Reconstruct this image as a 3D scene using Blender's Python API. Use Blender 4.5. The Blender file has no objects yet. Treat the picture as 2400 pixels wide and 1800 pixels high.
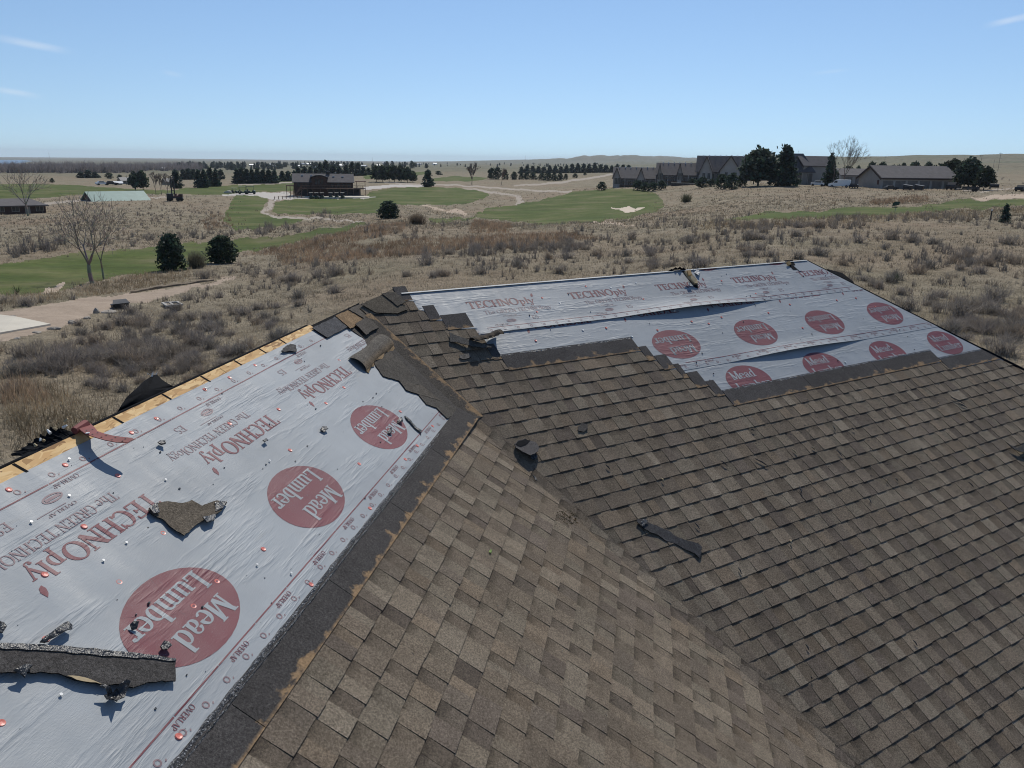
import bpy, bmesh, math, random
import numpy as np
from mathutils import Vector, Matrix
from mathutils.geometry import delaunay_2d_cdt

random.seed(7); rng = np.random.default_rng(11)
C = bpy.context.scene.collection
SC = bpy.context.scene

# ------------------------------------------------------------------ camera, sky, sun, exposure
FPX = 1830.0                                   # focal length in pixels of the 2400 px wide photograph
PIT, ROL, A1, A2 = (math.radians(a) for a in (15.885, 0.8, 9.75, 57.573))
SL = 0.638                                     # roof pitch, rise over run
F = np.array([0, math.cos(PIT), -math.sin(PIT)])
U0 = np.array([0, math.sin(PIT), math.cos(PIT)]); R0 = np.array([1.0, 0, 0])
R = R0*math.cos(ROL) + U0*math.sin(ROL); U = -R0*math.sin(ROL) + U0*math.cos(ROL)
cam = bpy.data.cameras.new('camera'); co = bpy.data.objects.new('camera', cam); C.objects.link(co)
co.matrix_world = Matrix(((R[0], U[0], -F[0], 0), (R[1], U[1], -F[1], 0), (R[2], U[2], -F[2], 0), (0, 0, 0, 1)))
cam.sensor_fit = 'HORIZONTAL'; cam.sensor_width = 36; cam.lens = FPX/2400*36
cam.clip_start = 0.05; cam.clip_end = 60000
SC.camera = co
SUN_AZ, SUN_EL = math.radians(8), math.radians(50)
SUN = np.array([math.sin(SUN_AZ)*math.cos(SUN_EL), math.cos(SUN_AZ)*math.cos(SUN_EL), math.sin(SUN_EL)])
W = bpy.data.worlds.new("World"); SC.world = W; W.use_nodes = True
wn = W.node_tree; bg = wn.nodes['Background']; bg.inputs[1].default_value = 0.092
sky = wn.nodes.new('ShaderNodeTexSky'); sky.sky_type = 'NISHITA'; sky.sun_disc = False
sky.sun_elevation = SUN_EL; sky.sun_rotation = SUN_AZ
sky.altitude = 1000; sky.air_density = 1.0; sky.dust_density = 0.12; sky.ozone_density = 4.0
def wnode(t, **k):
    n = wn.nodes.new(t)
    for a, b in k.items(): setattr(n, a, b)
    return n
def wlink(a, b): wn.links.new(a, b)
tc = wnode('ShaderNodeTexCoord'); sep = wnode('ShaderNodeSeparateXYZ'); wlink(tc.outputs['Generated'], sep.inputs[0])
m0 = wnode('ShaderNodeMath', operation='MAXIMUM'); wlink(sep.outputs[2], m0.inputs[0]); m0.inputs[1].default_value = 0.0
mx = wnode('ShaderNodeMath', operation='MULTIPLY_ADD'); wlink(m0.outputs[0], mx.inputs[0]); mx.inputs[1].default_value = 0.76; mx.inputs[2].default_value = 0.062   # clear dry air: no glow at the horizon
cmb = wnode('ShaderNodeCombineXYZ'); wlink(sep.outputs[0], cmb.inputs[0]); wlink(sep.outputs[1], cmb.inputs[1]); wlink(mx.outputs[0], cmb.inputs[2])
wlink(cmb.outputs[0], sky.inputs[0])
skycol = sky.outputs[0]
sun = bpy.data.lights.new('sun', 'SUN'); sun.energy = 3.6; sun.angle = math.radians(0.53); sun.color = (1.0, 0.95, 0.865)
so = bpy.data.objects.new('sun', sun); C.objects.link(so)
so.rotation_euler = Vector((-SUN[0], -SUN[1], -SUN[2])).to_track_quat('-Z', 'Y').to_euler(); so.location = (0, 0, 60)
SC.view_settings.view_transform = 'Standard'; SC.view_settings.look = 'None'
SC.view_settings.exposure = 0.2; SC.view_settings.gamma = 1.0; SC.view_settings.use_curve_mapping = False
SC.cycles.filter_width = 1.05

# ------------------------------------------------------------------ geometry of the view: pixel <-> place
def ray(x, y): return F*FPX + R*(x-1200) - U*(y-900)
def px_of(P):
    P = np.asarray(P, float); z = P@F; z = np.where(np.abs(z) < 1e-6, 1e-6, z)
    return 1200 + FPX*(P@R)/z, 900 - FPX*(P@U)/z, z
def hit(x, y, N, c):
    r = ray(x, y); return r*(c/(N@r))
def at(x, y, d):
    r = ray(x, y); return r*(d/math.hypot(r[0], r[1]))
def horizon(x): return 900 - FPX*math.tan(PIT) + (x-1200)*math.tan(ROL)

# thin high cirrus in the sky, three faint wisps
def wisp(px0, px1, width, amt):
    a = ray(*px0); a /= np.linalg.norm(a); b = ray(*px1); b /= np.linalg.norm(b)
    m = (a+b)/2; m /= np.linalg.norm(m); t = b-a; half = np.linalg.norm(t)/2; t /= np.linalg.norm(t); n = np.cross(m, t)
    out = []
    for vec, wid in ((t, half), (n, width)):
        d = wnode('ShaderNodeVectorMath', operation='DOT_PRODUCT'); wlink(tc.outputs['Generated'], d.inputs[0]); d.inputs[1].default_value = vec
        s = wnode('ShaderNodeMath', operation='SUBTRACT'); wlink(d.outputs['Value'], s.inputs[0]); s.inputs[1].default_value = float(m@vec)
        if wid == width: off = s
        ab = wnode('ShaderNodeMath', operation='ABSOLUTE'); wlink(s.outputs[0], ab.inputs[0])
        mr = wnode('ShaderNodeMapRange', interpolation_type='SMOOTHERSTEP'); wlink(ab.outputs[0], mr.inputs[0])
        mr.inputs[1].default_value = 0; mr.inputs[2].default_value = wid; mr.inputs[3].default_value = 1; mr.inputs[4].default_value = 0
        out.append(mr)
    p = wnode('ShaderNodeMath', operation='MULTIPLY'); wlink(out[0].outputs[0], p.inputs[0]); wlink(out[1].outputs[0], p.inputs[1])
    fr = wnode('ShaderNodeMath', operation='GREATER_THAN')
    dd = wnode('ShaderNodeVectorMath', operation='DOT_PRODUCT'); wlink(tc.outputs['Generated'], dd.inputs[0]); dd.inputs[1].default_value = m
    wlink(dd.outputs['Value'], fr.inputs[0]); fr.inputs[1].default_value = 0
    mp = wnode('ShaderNodeMapping'); wlink(tc.outputs['Generated'], mp.inputs[0]); mp.inputs['Scale'].default_value = (14, 14, 60)
    nz = wnode('ShaderNodeTexNoise'); wlink(mp.outputs[0], nz.inputs[0]); nz.inputs['Scale'].default_value = 1.6; nz.inputs['Detail'].default_value = 5
    q = wnode('ShaderNodeMath', operation='MULTIPLY'); wlink(p.outputs[0], q.inputs[0]); wlink(nz.outputs[0], q.inputs[1])
    q2 = wnode('ShaderNodeMath', operation='MULTIPLY'); wlink(q.outputs[0], q2.inputs[0]); wlink(fr.outputs[0], q2.inputs[1])
    q3 = wnode('ShaderNodeMath', operation='MULTIPLY'); wlink(q2.outputs[0], q3.inputs[0]); q3.inputs[1].default_value = amt
    return q3.outputs[0]
for args in (((-60, 78), (200, 128), 0.006, 0.55), ((-60, 200), (125, 232), 0.005, 0.42), ((2285, 66), (2480, 22), 0.005, 0.75),
             ((370, 166), (440, 180), 0.004, 0.2), ((1880, 176), (2010, 160), 0.003, 0.18)):
    mk = wisp(*args)
    mixn = wnode('ShaderNodeMix', data_type='RGBA'); wlink(mk, mixn.inputs[0]); wlink(skycol, mixn.inputs[6]); mixn.inputs[7].default_value = (8.0, 8.4, 9.0, 1)
    skycol = mixn.outputs[2]
wlink(skycol, bg.inputs[0])

# ------------------------------------------------------------------ helpers
def hash2(ix, iy, s=0):
    h = np.sin(ix*127.1 + iy*311.7 + s*74.7)*43758.5453
    return h - np.floor(h)
def vnoise(x, y, s=0):
    x = np.asarray(x, float); y = np.asarray(y, float)
    ix = np.floor(x); iy = np.floor(y); fx = x-ix; fy = y-iy
    fx = fx*fx*(3-2*fx); fy = fy*fy*(3-2*fy)
    a = hash2(ix, iy, s); b = hash2(ix+1, iy, s); c = hash2(ix, iy+1, s); d = hash2(ix+1, iy+1, s)
    return (a*(1-fx)+b*fx)*(1-fy) + (c*(1-fx)+d*fx)*fy - 0.5
def fbm(x, y, s=0, o=3):
    return sum(vnoise(np.asarray(x)*2**i, np.asarray(y)*2**i, s+i)/2**i for i in range(o))

def tag(o, label=None, cat=None, group=None, kind=None):
    if label: o['label'] = label
    if cat: o['category'] = cat
    if group: o['group'] = group
    if kind: o['kind'] = kind
    return o
def empty(name, loc, rz=0, label=None, cat=None, group=None):
    o = bpy.data.objects.new(name, None); C.objects.link(o); o.location = [float(a) for a in loc]; o.rotation_euler = (0, 0, rz)
    o.empty_display_size = 0.3
    return tag(o, label, cat, group)
class MB:
    """collects shapes, links them as one mesh object"""
    def __init__(self): self.v = []; self.f = []; self.c = []; self.uv = []; self.m = []
    def add(self, vs, fs, col=None, uv=None, mi=0):
        b = len(self.v); self.v += [tuple(map(float, p)) for p in vs]; self.f += [tuple(b+i for i in f) for f in fs]
        self.m += [mi]*len(fs)
        if col is None: col = (1, 1, 1)
        if hasattr(col[0], '__len__'): self.c += [tuple(k) for k in col]
        else: self.c += [tuple(col)]*len(vs)
        self.uv += [tuple(k) for k in uv] if uv is not None else [(0, 0)]*len(vs)
        return self
    def box(self, x0, x1, y0, y1, z0, z1, col=None, mi=0):
        vs = [(x, y, z) for z in (z0, z1) for y in (y0, y1) for x in (x0, x1)]
        return self.add(vs, [(0, 2, 3, 1), (4, 5, 7, 6), (0, 1, 5, 4), (2, 6, 7, 3), (0, 4, 6, 2), (1, 3, 7, 5)], col, mi=mi)
    def prism(self, poly, z0, z1, col=None):
        n = len(poly)
        vs = [(x, y, z0) for x, y in poly] + [(x, y, z1) for x, y in poly]
        fs = [tuple(range(n-1, -1, -1)), tuple(range(n, 2*n))] + [(i, (i+1) % n, n+(i+1) % n, n+i) for i in range(n)]
        return self.add(vs, fs, col)
    def extrude(self, pts, vec, col=None):
        n = len(pts); vec = np.asarray(vec, float); P = [np.asarray(p, float) for p in pts]
        fs = [tuple(range(n-1, -1, -1)), tuple(range(n, 2*n))] + [(i, (i+1) % n, n+(i+1) % n, n+i) for i in range(n)]
        return self.add(P+[p+vec for p in P], fs, col)
    def tube(self, p0, p1, r0, r1, n=5, col=None, cap=False):
        p0 = np.asarray(p0, float); p1 = np.asarray(p1, float); d = p1-p0; L = np.linalg.norm(d)
        if L < 1e-9: return self
        d /= L; a = np.cross(d, (0, 0, 1) if abs(d[2]) < .9 else (1, 0, 0)); a /= np.linalg.norm(a); b = np.cross(d, a)
        vs = []
        for p, r in ((p0, r0), (p1, r1)):
            for i in range(n):
                t = 2*math.pi*i/n; vs.append(p + r*(math.cos(t)*a + math.sin(t)*b))
        fs = [(i, (i+1) % n, n+(i+1) % n, n+i) for i in range(n)]
        if cap: fs += [tuple(range(n-1, -1, -1)), tuple(range(n, 2*n))]
        return self.add(vs, fs, col)
    def mesh(self, name, mats):
        me = bpy.data.meshes.new(name); me.from_pydata(self.v, [], self.f)
        for m in (mats if isinstance(mats, (list, tuple)) else [mats]): me.materials.append(m)
        if any(self.m): me.polygons.foreach_set('material_index', self.m)
        ca = me.color_attributes.new('Col', 'FLOAT_COLOR', 'POINT')
        ca.data.foreach_set('color', np.array([(*c[:3], 1.0) for c in self.c], dtype=np.float32).ravel())
        if any(u != (0, 0) for u in self.uv):
            ul = me.uv_layers.new(name='UVMap'); li = np.zeros(len(me.loops), dtype=np.int32); me.loops.foreach_get('vertex_index', li)
            ul.data.foreach_set('uv', np.array(self.uv, dtype=np.float32)[li].ravel())
        me.update(); return me
    def build(self, name, mats, parent=None, recenter=None, smooth=False):
        """parent given: vertices are in the parent's local space, unless recenter is True (world space)."""
        if recenter is None: recenter = parent is None
        loc = np.zeros(3)
        if recenter:
            V = np.array(self.v); loc = (V.min(0)+V.max(0))/2; loc[2] = V[:, 2].min()
            self.v = [tuple(p) for p in (V-loc)]
        o = bpy.data.objects.new(name, self.mesh(name, mats)); C.objects.link(o)
        if parent is not None:
            o.parent = parent
            if recenter: loc = loc - np.array(parent.location)
        o.location = loc
        if smooth: o.data.polygons.foreach_set('use_smooth', [True]*len(o.data.polygons))
        return o
def dup(root, loc, rz=0, scale=None, label=None, group=None):
    r = root.copy(); C.objects.link(r); r.location = [float(a) for a in loc]; r.rotation_euler = (0, 0, rz)
    if scale is not None: r.scale = scale if hasattr(scale, '__len__') else (scale,)*3
    if label: r['label'] = label
    if group: r['group'] = group
    for ch in list(root.children):
        c = ch.copy(); C.objects.link(c); c.parent = r
        for g in list(ch.children):
            d = g.copy(); C.objects.link(d); d.parent = c
    return r

# ------------------------------------------------------------------ materials
class NT:
    def __init__(self, name):
        self.m = bpy.data.materials.new(name); self.m.use_nodes = True; self.t = self.m.node_tree
        self.p = self.t.nodes['Principled BSDF']
    def n(self, t, **k):
        nd = self.t.nodes.new(t)
        for a, b in k.items():
            if a.startswith('i_'): nd.inputs[int(a[2:]) if a[2:].isdigit() else a[2:]].default_value = b
            else: setattr(nd, a, b)
        return nd
    def l(self, a, b): self.t.links.new(a, b)
    def coord(self, kind='Object', scale=(1, 1, 1)):
        if kind == 'World':
            tcn = self.n('ShaderNodeNewGeometry'); o = tcn.outputs['Position']
        else:
            tcn = self.n('ShaderNodeTexCoord'); o = tcn.outputs[kind]
        mp = self.n('ShaderNodeMapping'); self.l(o, mp.inputs[0]); mp.inputs['Scale'].default_value = scale
        return mp.outputs[0]
    def noise(self, vec, scale, detail=2, rough=.5):
        nz = self.n('ShaderNodeTexNoise'); self.l(vec, nz.inputs[0]); nz.inputs['Scale'].default_value = scale
        nz.inputs['Detail'].default_value = detail; nz.inputs['Roughness'].default_value = rough
        return nz.outputs[0]
    def ramp(self, fac, stops):
        r = self.n('ShaderNodeValToRGB'); self.l(fac, r.inputs[0]); e = r.color_ramp.elements
        while len(e) < len(stops): e.new(.5)
        for k, (p, c) in zip(e, stops): k.position = p; k.color = (*c, 1) if len(c) == 3 else c
        return r.outputs[0]
    def val(self, fac, stops): return self.ramp(fac, [(p, (c, c, c)) for p, c in stops])
    def mix(self, fac, a, b, mode='MIX'):
        m = self.n('ShaderNodeMix', data_type='RGBA', blend_type=mode)
        for s, i in ((fac, 0), (a, 6), (b, 7)):
            if hasattr(s, 'is_linked'): self.l(s, m.inputs[i])
            elif hasattr(s, '__len__'): m.inputs[i].default_value = (*s[:3], 1)
            else: m.inputs[i].default_value = s
        return m.outputs[2]
    def mul(self, a, b): return self.mix(1.0, a, b, 'MULTIPLY')
    def attr(self, name='Col'):
        a = self.n('ShaderNodeVertexColor'); a.layer_name = name; return a.outputs[0]
    def math(self, op, a, b=0):
        m = self.n('ShaderNodeMath', operation=op)
        for s, i in ((a, 0), (b, 1)):
            if hasattr(s, 'is_linked'): self.l(s, m.inputs[i])
            else: m.inputs[i].default_value = s
        return m.outputs[0]
    def bump(self, h, strength=.3, dist=.01):
        b = self.n('ShaderNodeBump'); b.inputs['Strength'].default_value = strength; b.inputs['Distance'].default_value = dist
        self.l(h, b.inputs['Height']); self.l(b.outputs[0], self.p.inputs['Normal'])
    def out(self, col, rough=.9, spec=.3, metal=0):
        if hasattr(col, 'is_linked'): self.l(col, self.p.inputs['Base Color'])
        else: self.p.inputs['Base Color'].default_value = (*col, 1)
        if hasattr(rough, 'is_linked'): self.l(rough, self.p.inputs['Roughness'])
        else: self.p.inputs['Roughness'].default_value = rough
        self.p.inputs['Specular IOR Level'].default_value = spec; self.p.inputs['Metallic'].default_value = metal
        return self.m
def plain(name, col, rough=.85, var=.25, scale=3.0, spec=.3, metal=0, coord='Object', bump=0):
    t = NT(name); v = t.coord(coord); nz = t.noise(v, scale, 4, .6)
    c = t.mul(col, t.val(nz, [(.3, 1-var), (.7, 1+var*.4)]))
    if bump: t.bump(nz, bump, .02)
    return t.out(c, rough, spec, metal)
def attrmat(name, rough=.9, var=.25, scale=2.0, spec=.2, trans=0):
    t = NT(name); v = t.coord('World'); nz = t.noise(v, scale, 3); c = t.mul(t.attr(), t.val(nz, [(.3, 1-var), (.7, 1+var*.5)])); m = t.out(c, rough, spec)
    if trans:
        tr = t.n('ShaderNodeBsdfTranslucent'); t.l(c, tr.inputs[0]); ms = t.n('ShaderNodeMixShader'); ms.inputs[0].default_value = trans; t.l(t.p.outputs[0], ms.inputs[1]); t.l(tr.outputs[0], ms.inputs[2])
        t.l(ms.outputs[0], t.t.nodes['Material Output'].inputs[0])
    return m

M = {}
M['foliage'] = attrmat('conifer_needles', .8, .2, 1.2, .15, .25)
M['bark'] = plain('bark', (.13, .105, .085), .95, .35, 6)
M['barkpale'] = plain('pale_bark', (.25, .215, .18), .95, .3, 5)
M['twig'] = attrmat('dry_twigs', .95, .2, 3, .1, .3)
M['dry'] = attrmat('dry_grass', .95, .25, .5, .1, .35)
M['concrete'] = plain('pale_concrete', (.50, .46, .38), .9, .12, .6, coord='World')
M['rock'] = plain('rock', (.30, .27, .23), .95, .35, 3, bump=.6)
M['darkwood'] = plain('dark_timber', (.075, .042, .032), .8, .3, 1.5)
M['deck'] = plain('deck_timber', (.14, .085, .06), .8, .3, 1.5)
M['greyroof'] = plain('grey_roof_shingle', (.115, .106, .105), .9, .2, .8)
M['taupe'] = plain('taupe_siding', (.32, .30, .275), .8, .12, .5)
M['taupedark'] = plain('taupe_stone', (.19, .175, .16), .9, .3, 1.0)
M['browntrim'] = plain('brown_trim', (.055, .038, .032), .7, .15, 2)
M['cream'] = plain('cream_trim', (.34, .32, .29), .8, .1, 1)
M['glass'] = plain('window_glass', (.025, .03, .035), .12, .1, 1, spec=.6)
M['white'] = plain('white_paint', (.72, .72, .70), .5, .06, 1, spec=.5)
M['palemetal'] = plain('pale_metal', (.55, .56, .57), .4, .1, 1, spec=.5)
M['greenmetal'] = plain('pale_green_metal_roof', (.19, .29, .25), .55, .12, .6)
M['black'] = plain('black_plastic', (.015, .016, .018), .5, .3, 4, spec=.4)
M['tyre'] = plain('tyre_rubber', (.02, .02, .02), .85, .2, 4)
M['greenpaint'] = plain('dark_green_paint', (.02, .05, .035), .45, .2, 2)
M['steel'] = plain('galvanised_steel', (.22, .22, .23), .5, .25, 3, metal=.4)
M['rust'] = plain('weathered_red_brown', (.12, .06, .05), .85, .35, 2)
M['tan'] = plain('tan_wall', (.30, .26, .21), .85, .12, 1)
M['darkstone'] = plain('dark_retaining_wall', (.06, .05, .045), .9, .3, 2)
M['pole'] = plain('weathered_pole', (.12, .10, .085), .9, .3, 2)

# ------------------------------------------------------------------ terrain: heights on lines of sight, then one height field
COLS = {
 0:   [(1100, 23), (780, 45), (735, 55), (690, 66), (612, 105), (545, 150), (500, 210), (470, 260), (445, 310), (430, 380), (412, 620), (403, 1100), (390, 2000), (385.5, 3500)],
 300: [(960, 28), (800, 45), (700, 62), (650, 82), (590, 112), (540, 150), (490, 210), (465, 262), (450, 300), (440, 360), (415, 650), (400, 1200), (387, 2400), (380, 4000)],
 600: [(830, 35), (700, 58), (640, 80), (588, 110), (545, 140), (520, 175), (500, 200), (470, 258), (455, 300), (430, 430), (412, 700), (397, 1300), (384, 3000), (376, 8000)],
 760: [(740, 45), (640, 68), (560, 105), (535, 135), (518, 168), (500, 212), (475, 262), (463, 288), (452, 312), (430, 420), (405, 800), (390, 1800), (382, 4000), (378, 8000)],
 900: [(690, 50), (600, 75), (540, 110), (515, 150), (500, 172), (470, 255), (440, 330), (424, 400), (408, 620), (395, 1100), (387, 2400), (381, 8000)],
 1200: [(665, 52), (600, 72), (530, 120), (522, 160), (500, 192), (480, 230), (450, 320), (436, 400), (410, 700), (395, 1200), (386, 3000), (383, 5000), (375, 6500)],
 1500: [(640, 58), (560, 95), (522, 130), (512, 150), (490, 200), (455, 270), (442, 292), (440, 330), (425, 420), (402, 900), (388, 3000), (384, 5000), (372, 6500), (367, 7200)],
 1800: [(600, 62), (540, 90), (506, 118), (497, 132), (470, 172), (440, 225), (432, 245), (426, 300), (405, 650), (390, 1400), (366, 3500)],
 2100: [(770, 38), (650, 58), (560, 82), (510, 115), (498, 132), (484, 152), (470, 182), (447, 235), (443, 245), (421, 400), (402, 700), (384, 1400), (369, 2100)],
 2400: [(850, 33), (700, 50), (600, 72), (520, 110), (497, 135), (470, 180), (455, 215), (440, 280), (421, 450), (402, 800), (376, 1600), (359, 2100)],
}
NZA, NZD = 241, 360
AZG = np.radians(np.linspace(-50, 50, NZA)); LDG = np.linspace(math.log(8), math.log(16000), NZD)
_az = []; _zz = []
for x in sorted(COLS):
    r = ray(x, horizon(x)); _az.append(math.atan2(r[0], r[1]))
    ds = [0.1, 20]; zs = [-9.2, -9.2]
    for y, d in COLS[x]: ds.append(d); zs.append(at(x, y, d)[2])
    ds += [ds[-1]*1.35, 16000]; zs += [zs[-1]-abs(zs[-1])*.02-1, zs[-1]-2]
    _zz.append(np.interp(LDG, np.log(ds), zs))
_az = np.array([-1.0]+_az+[1.0]); _zz = np.array([_zz[0]]+_zz+[_zz[-1]])
GZ = np.zeros((NZA, NZD))
for i, a in enumerate(AZG):
    k = int(np.clip(np.searchsorted(_az, a)-1, 0, len(_az)-2)); t = (a-_az[k])/(_az[k+1]-_az[k]); t = t*t*(3-2*t)*.6+t*.4
    GZ[i] = _zz[k]*(1-t)+_zz[k+1]*t
for _ in range(2):
    GZ = sum(np.roll(GZ, s, 1)*w for s, w in ((-2, .1), (-1, .2), (0, .4), (1, .2), (2, .1)))*1.0 if False else GZ
    P_ = np.pad(GZ, ((3, 3), (3, 3)), mode='edge')
    GZ = sum(P_[3+i:3+i+NZA, 3:3+NZD] for i in range(-3, 4))/7
    P_ = np.pad(GZ, ((3, 3), (3, 3)), mode='edge')
    GZ = sum(P_[3:3+NZA, 3+j:3+j+NZD] for j in range(-2, 3))/5
def ground_z(x, y):
    x = np.asarray(x, float); y = np.asarray(y, float)
    d = np.maximum(np.hypot(x, y), 8.01); a = np.clip(np.arctan2(x, y), AZG[0], AZG[-1])
    fa = (a-AZG[0])/(AZG[1]-AZG[0]); fd = np.clip((np.log(d)-LDG[0])/(LDG[1]-LDG[0]), 0, NZD-1.001)
    ia = np.clip(fa.astype(int), 0, NZA-2); idd = fd.astype(int); ta = fa-ia; td = fd-idd
    z = (GZ[ia, idd]*(1-td)+GZ[ia, idd+1]*td)*(1-ta) + (GZ[ia+1, idd]*(1-td)+GZ[ia+1, idd+1]*td)*ta
    near = np.clip((260-d)/160, 0, 1)*np.clip((d-24)/14, 0, 1)
    z = z + near*(0.35*fbm(x/14, y/14, 1) + 0.12*vnoise(x/2.2, y/2.2, 5))
    mid = np.clip((d-200)/200, 0, 1)*np.clip((1800-d)/800, 0, 1); z = z + mid*0.9*fbm(x/60, y/60, 3)
    far = np.clip((d-1200)/1500, 0, 1)*np.clip((a+.02)/.25+.35, .12, 1)
    rid = 1-2*np.abs(fbm(x/620, y/620, 9, 4)); mid_ = np.clip(1-np.abs(a-.13)/.2, 0, 1); z = z + far*(11+26*mid_*np.clip((d-3500)/2500, 0, 1))*(rid-.62)
    for rd, rw, am, fr_, sd in ((6300, 700, 50, 30, 61), (4300, 500, 26, 38, 62), (7600, 700, 44, 22, 63)):
        z = z + am*np.exp(-((d-rd)/rw)**2)*np.clip((a-.01)/.06, 0, 1)*np.clip((.42-a)/.1, 0, 1)*(fbm(a*fr_, d/2600, sd, 4)+.12)
    rgt = np.clip((d-600)/500, 0, 1)*np.clip((3000-d)/800, 0, 1)*np.clip((a-.2)/.2, 0, 1)
    z = z + rgt*8*(fbm(x/150, y/150, 21, 3))
    return z
_ts = np.exp(np.linspace(math.log(14), math.log(15000), 900))
def gp(x, y):
    r = ray(x, y); h = math.hypot(r[0], r[1]); P = r[None, :]/h*_ts[:, None]
    below = P[:, 2] < ground_z(P[:, 0], P[:, 1]); i = int(np.argmax(below)) if below.any() else 700
    a, b = _ts[max(i-1, 0)], _ts[i]
    for _ in range(14):
        m = (a+b)/2; q = r/h*m
        if q[2] < float(ground_z(q[0], q[1])): b = m
        else: a = m
    q = r/h*b; return np.array([q[0], q[1], float(ground_z(q[0], q[1]))])
def gd(x, y, d):
    """ground point at horizontal distance d in the direction of photo pixel (x, y)"""
    q = at(x, y, d); return np.array([q[0], q[1], float(ground_z(q[0], q[1]))])
def mpp(P): return float(np.asarray(P)@F)/FPX        # metres per photo pixel at a place

REG = {
 'fairway': [
  [(-60, 622), (0, 617), (163, 596), (298, 583), (380, 575), (434, 569), (520, 562), (600, 557), (708, 545), (790, 533), (860, 519), (871, 524), (800, 546), (681, 568), (600, 588), (561, 591), (447, 627), (330, 640), (271, 646), (200, 668), (168, 676), (95, 684), (0, 690), (-60, 694)],
  [(-60, 432), (0, 430), (106, 431), (271, 440), (407, 446), (439, 440), (600, 430), (690, 427), (692, 446), (600, 450), (515, 456), (440, 455), (300, 452), (190, 458), (108, 463), (0, 466), (-60, 468)],
  [(556, 457), (605, 456), (628, 463), (622, 485), (613, 500), (650, 505), (712, 514), (706, 519), (668, 525), (600, 535), (556, 541), (540, 530), (523, 516), (527, 495), (541, 473)],
  [(645, 472), (700, 464), (858, 465), (871, 448), (930, 441), (993, 438), (1088, 442), (1142, 454), (1145, 459), (1110, 473), (1075, 481), (980, 481), (920, 481), (887, 500), (790, 502), (681, 502), (632, 494), (638, 481)],
  [(1015, 419), (1061, 413), (1150, 417), (1115, 425), (1020, 425)],
  [(1200, 481), (1322, 457), (1363, 447), (1482, 440), (1525, 451), (1558, 470), (1561, 486), (1539, 500), (1439, 516), (1390, 520), (1308, 527), (1200, 520), (1110, 512), (1061, 523), (1010, 524), (1004, 514), (1100, 510), (1132, 490)],
  [(1683, 517), (1742, 507), (1800, 495), (1850, 495), (1908, 497), (1976, 486), (2030, 484), (2166, 483), (2234, 471), (2275, 468), (2460, 471), (2460, 484), (2400, 485), (2315, 488), (2207, 495), (2098, 502), (1908, 510), (1800, 513)],
  [(850, 410), (1000, 402), (1010, 408), (860, 420)], [(640, 412), (700, 408), (700, 424), (560, 432), (560, 426)]],
 'dirt_road': [[(-80, 742), (0, 730), (95, 713), (271, 692), (401, 673), (502, 660), (545, 643), (552, 648), (520, 664), (461, 674), (407, 688), (361, 702), (298, 712), (244, 730), (206, 747), (163, 759), (119, 770), (54, 787), (0, 803), (-80, 822)]],
 'sand_bunker': [[(1439, 489), (1460, 486), (1482, 480), (1493, 487), (1515, 488), (1504, 493), (1474, 496), (1444, 493)]],
 'sand_patch': [[(98, 685), (117, 672), (141, 661), (157, 660), (127, 685)], [(985, 481), (1023, 486), (1045, 493), (1075, 492), (1097, 497), (1094, 505), (1045, 497), (1020, 491), (985, 484)],
  [(1395, 518), (1444, 522), (1498, 525), (1498, 528), (1440, 527), (1395, 521)], [(2275, 464), (2315, 457), (2460, 457), (2460, 469), (2300, 467)]],
 'gravel_drive': [[(600, 451), (673, 449), (676, 459), (858, 461), (880, 462), (858, 466), (700, 465), (643, 468), (600, 459), (520, 458), (520, 455)], [(856, 437), (939, 433), (993, 432), (993, 438), (925, 440), (858, 445)]],
 'cart_path': [[(630, 467), (640, 469), (634, 486), (624, 498), (640, 503), (681, 506), (763, 511), (832, 518), (832, 522), (763, 516), (681, 511), (636, 507), (613, 498), (625, 486)], [(818, 528), (822, 525), (858, 518), (863, 520)],
  [(898, 426), (952, 430), (1061, 432), (1200, 442), (1342, 448), (1342, 452), (1200, 446), (1061, 436), (952, 434), (898, 430)], [(1200, 434), (1319, 425), (1434, 407), (1440, 410), (1319, 430), (1200, 437)],
  [(1086, 441), (1090, 440), (1150, 449), (1216, 458), (1225, 474), (1206, 481), (1198, 480), (1208, 472), (1202, 461), (1140, 453)], [(100, 474), (280, 466), (380, 459), (420, 457), (420, 460), (280, 469), (100, 479)],
  [(2250, 448), (2400, 440), (2460, 440), (2460, 443), (2400, 443), (2250, 451)], [(560, 432), (700, 424), (700, 427), (560, 435)]],
}
def inpoly(px, py, poly):
    ins = np.zeros(px.shape, bool); n = len(poly)
    for i in range(n):
        x0, y0 = poly[i]; x1, y1 = poly[(i+1) % n]
        if y0 == y1: continue
        c = ((y0 > py) != (y1 > py)) & (px < (x1-x0)*(py-y0)/(y1-y0)+x0); ins ^= c
    return ins
# fine fan of cells in view, coarse cells elsewhere
az_f = np.radians(np.arange(-36.5, 36.5, 0.088)); az_c = np.radians(np.arange(36.5, 323.5, 4.1))
AZ = np.concatenate([az_f, az_c]); nA = len(AZ)
dl = [9.0]
while dl[-1] < 15500: dl.append(dl[-1] + (max(.25, min(1.7e-4*dl[-1]**2, dl[-1]*.0135)) if dl[-1] > 20 else 2.0))
DL = np.array(dl); nD = len(DL)
gx = np.sin(AZ)[:, None]*DL[None, :]; gy = np.cos(AZ)[:, None]*DL[None, :]; gz = ground_z(gx, gy)
V = np.stack([gx, gy, gz], -1).reshape(-1, 3)
V = np.vstack([V, [[0, 0, -9.2]]])
I = np.arange(nA*nD).reshape(nA, nD); J = np.roll(I, -1, 0)
Q = np.stack([I[:, :-1], I[:, 1:], J[:, 1:], J[:, :-1]], -1).reshape(-1, 4)
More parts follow.
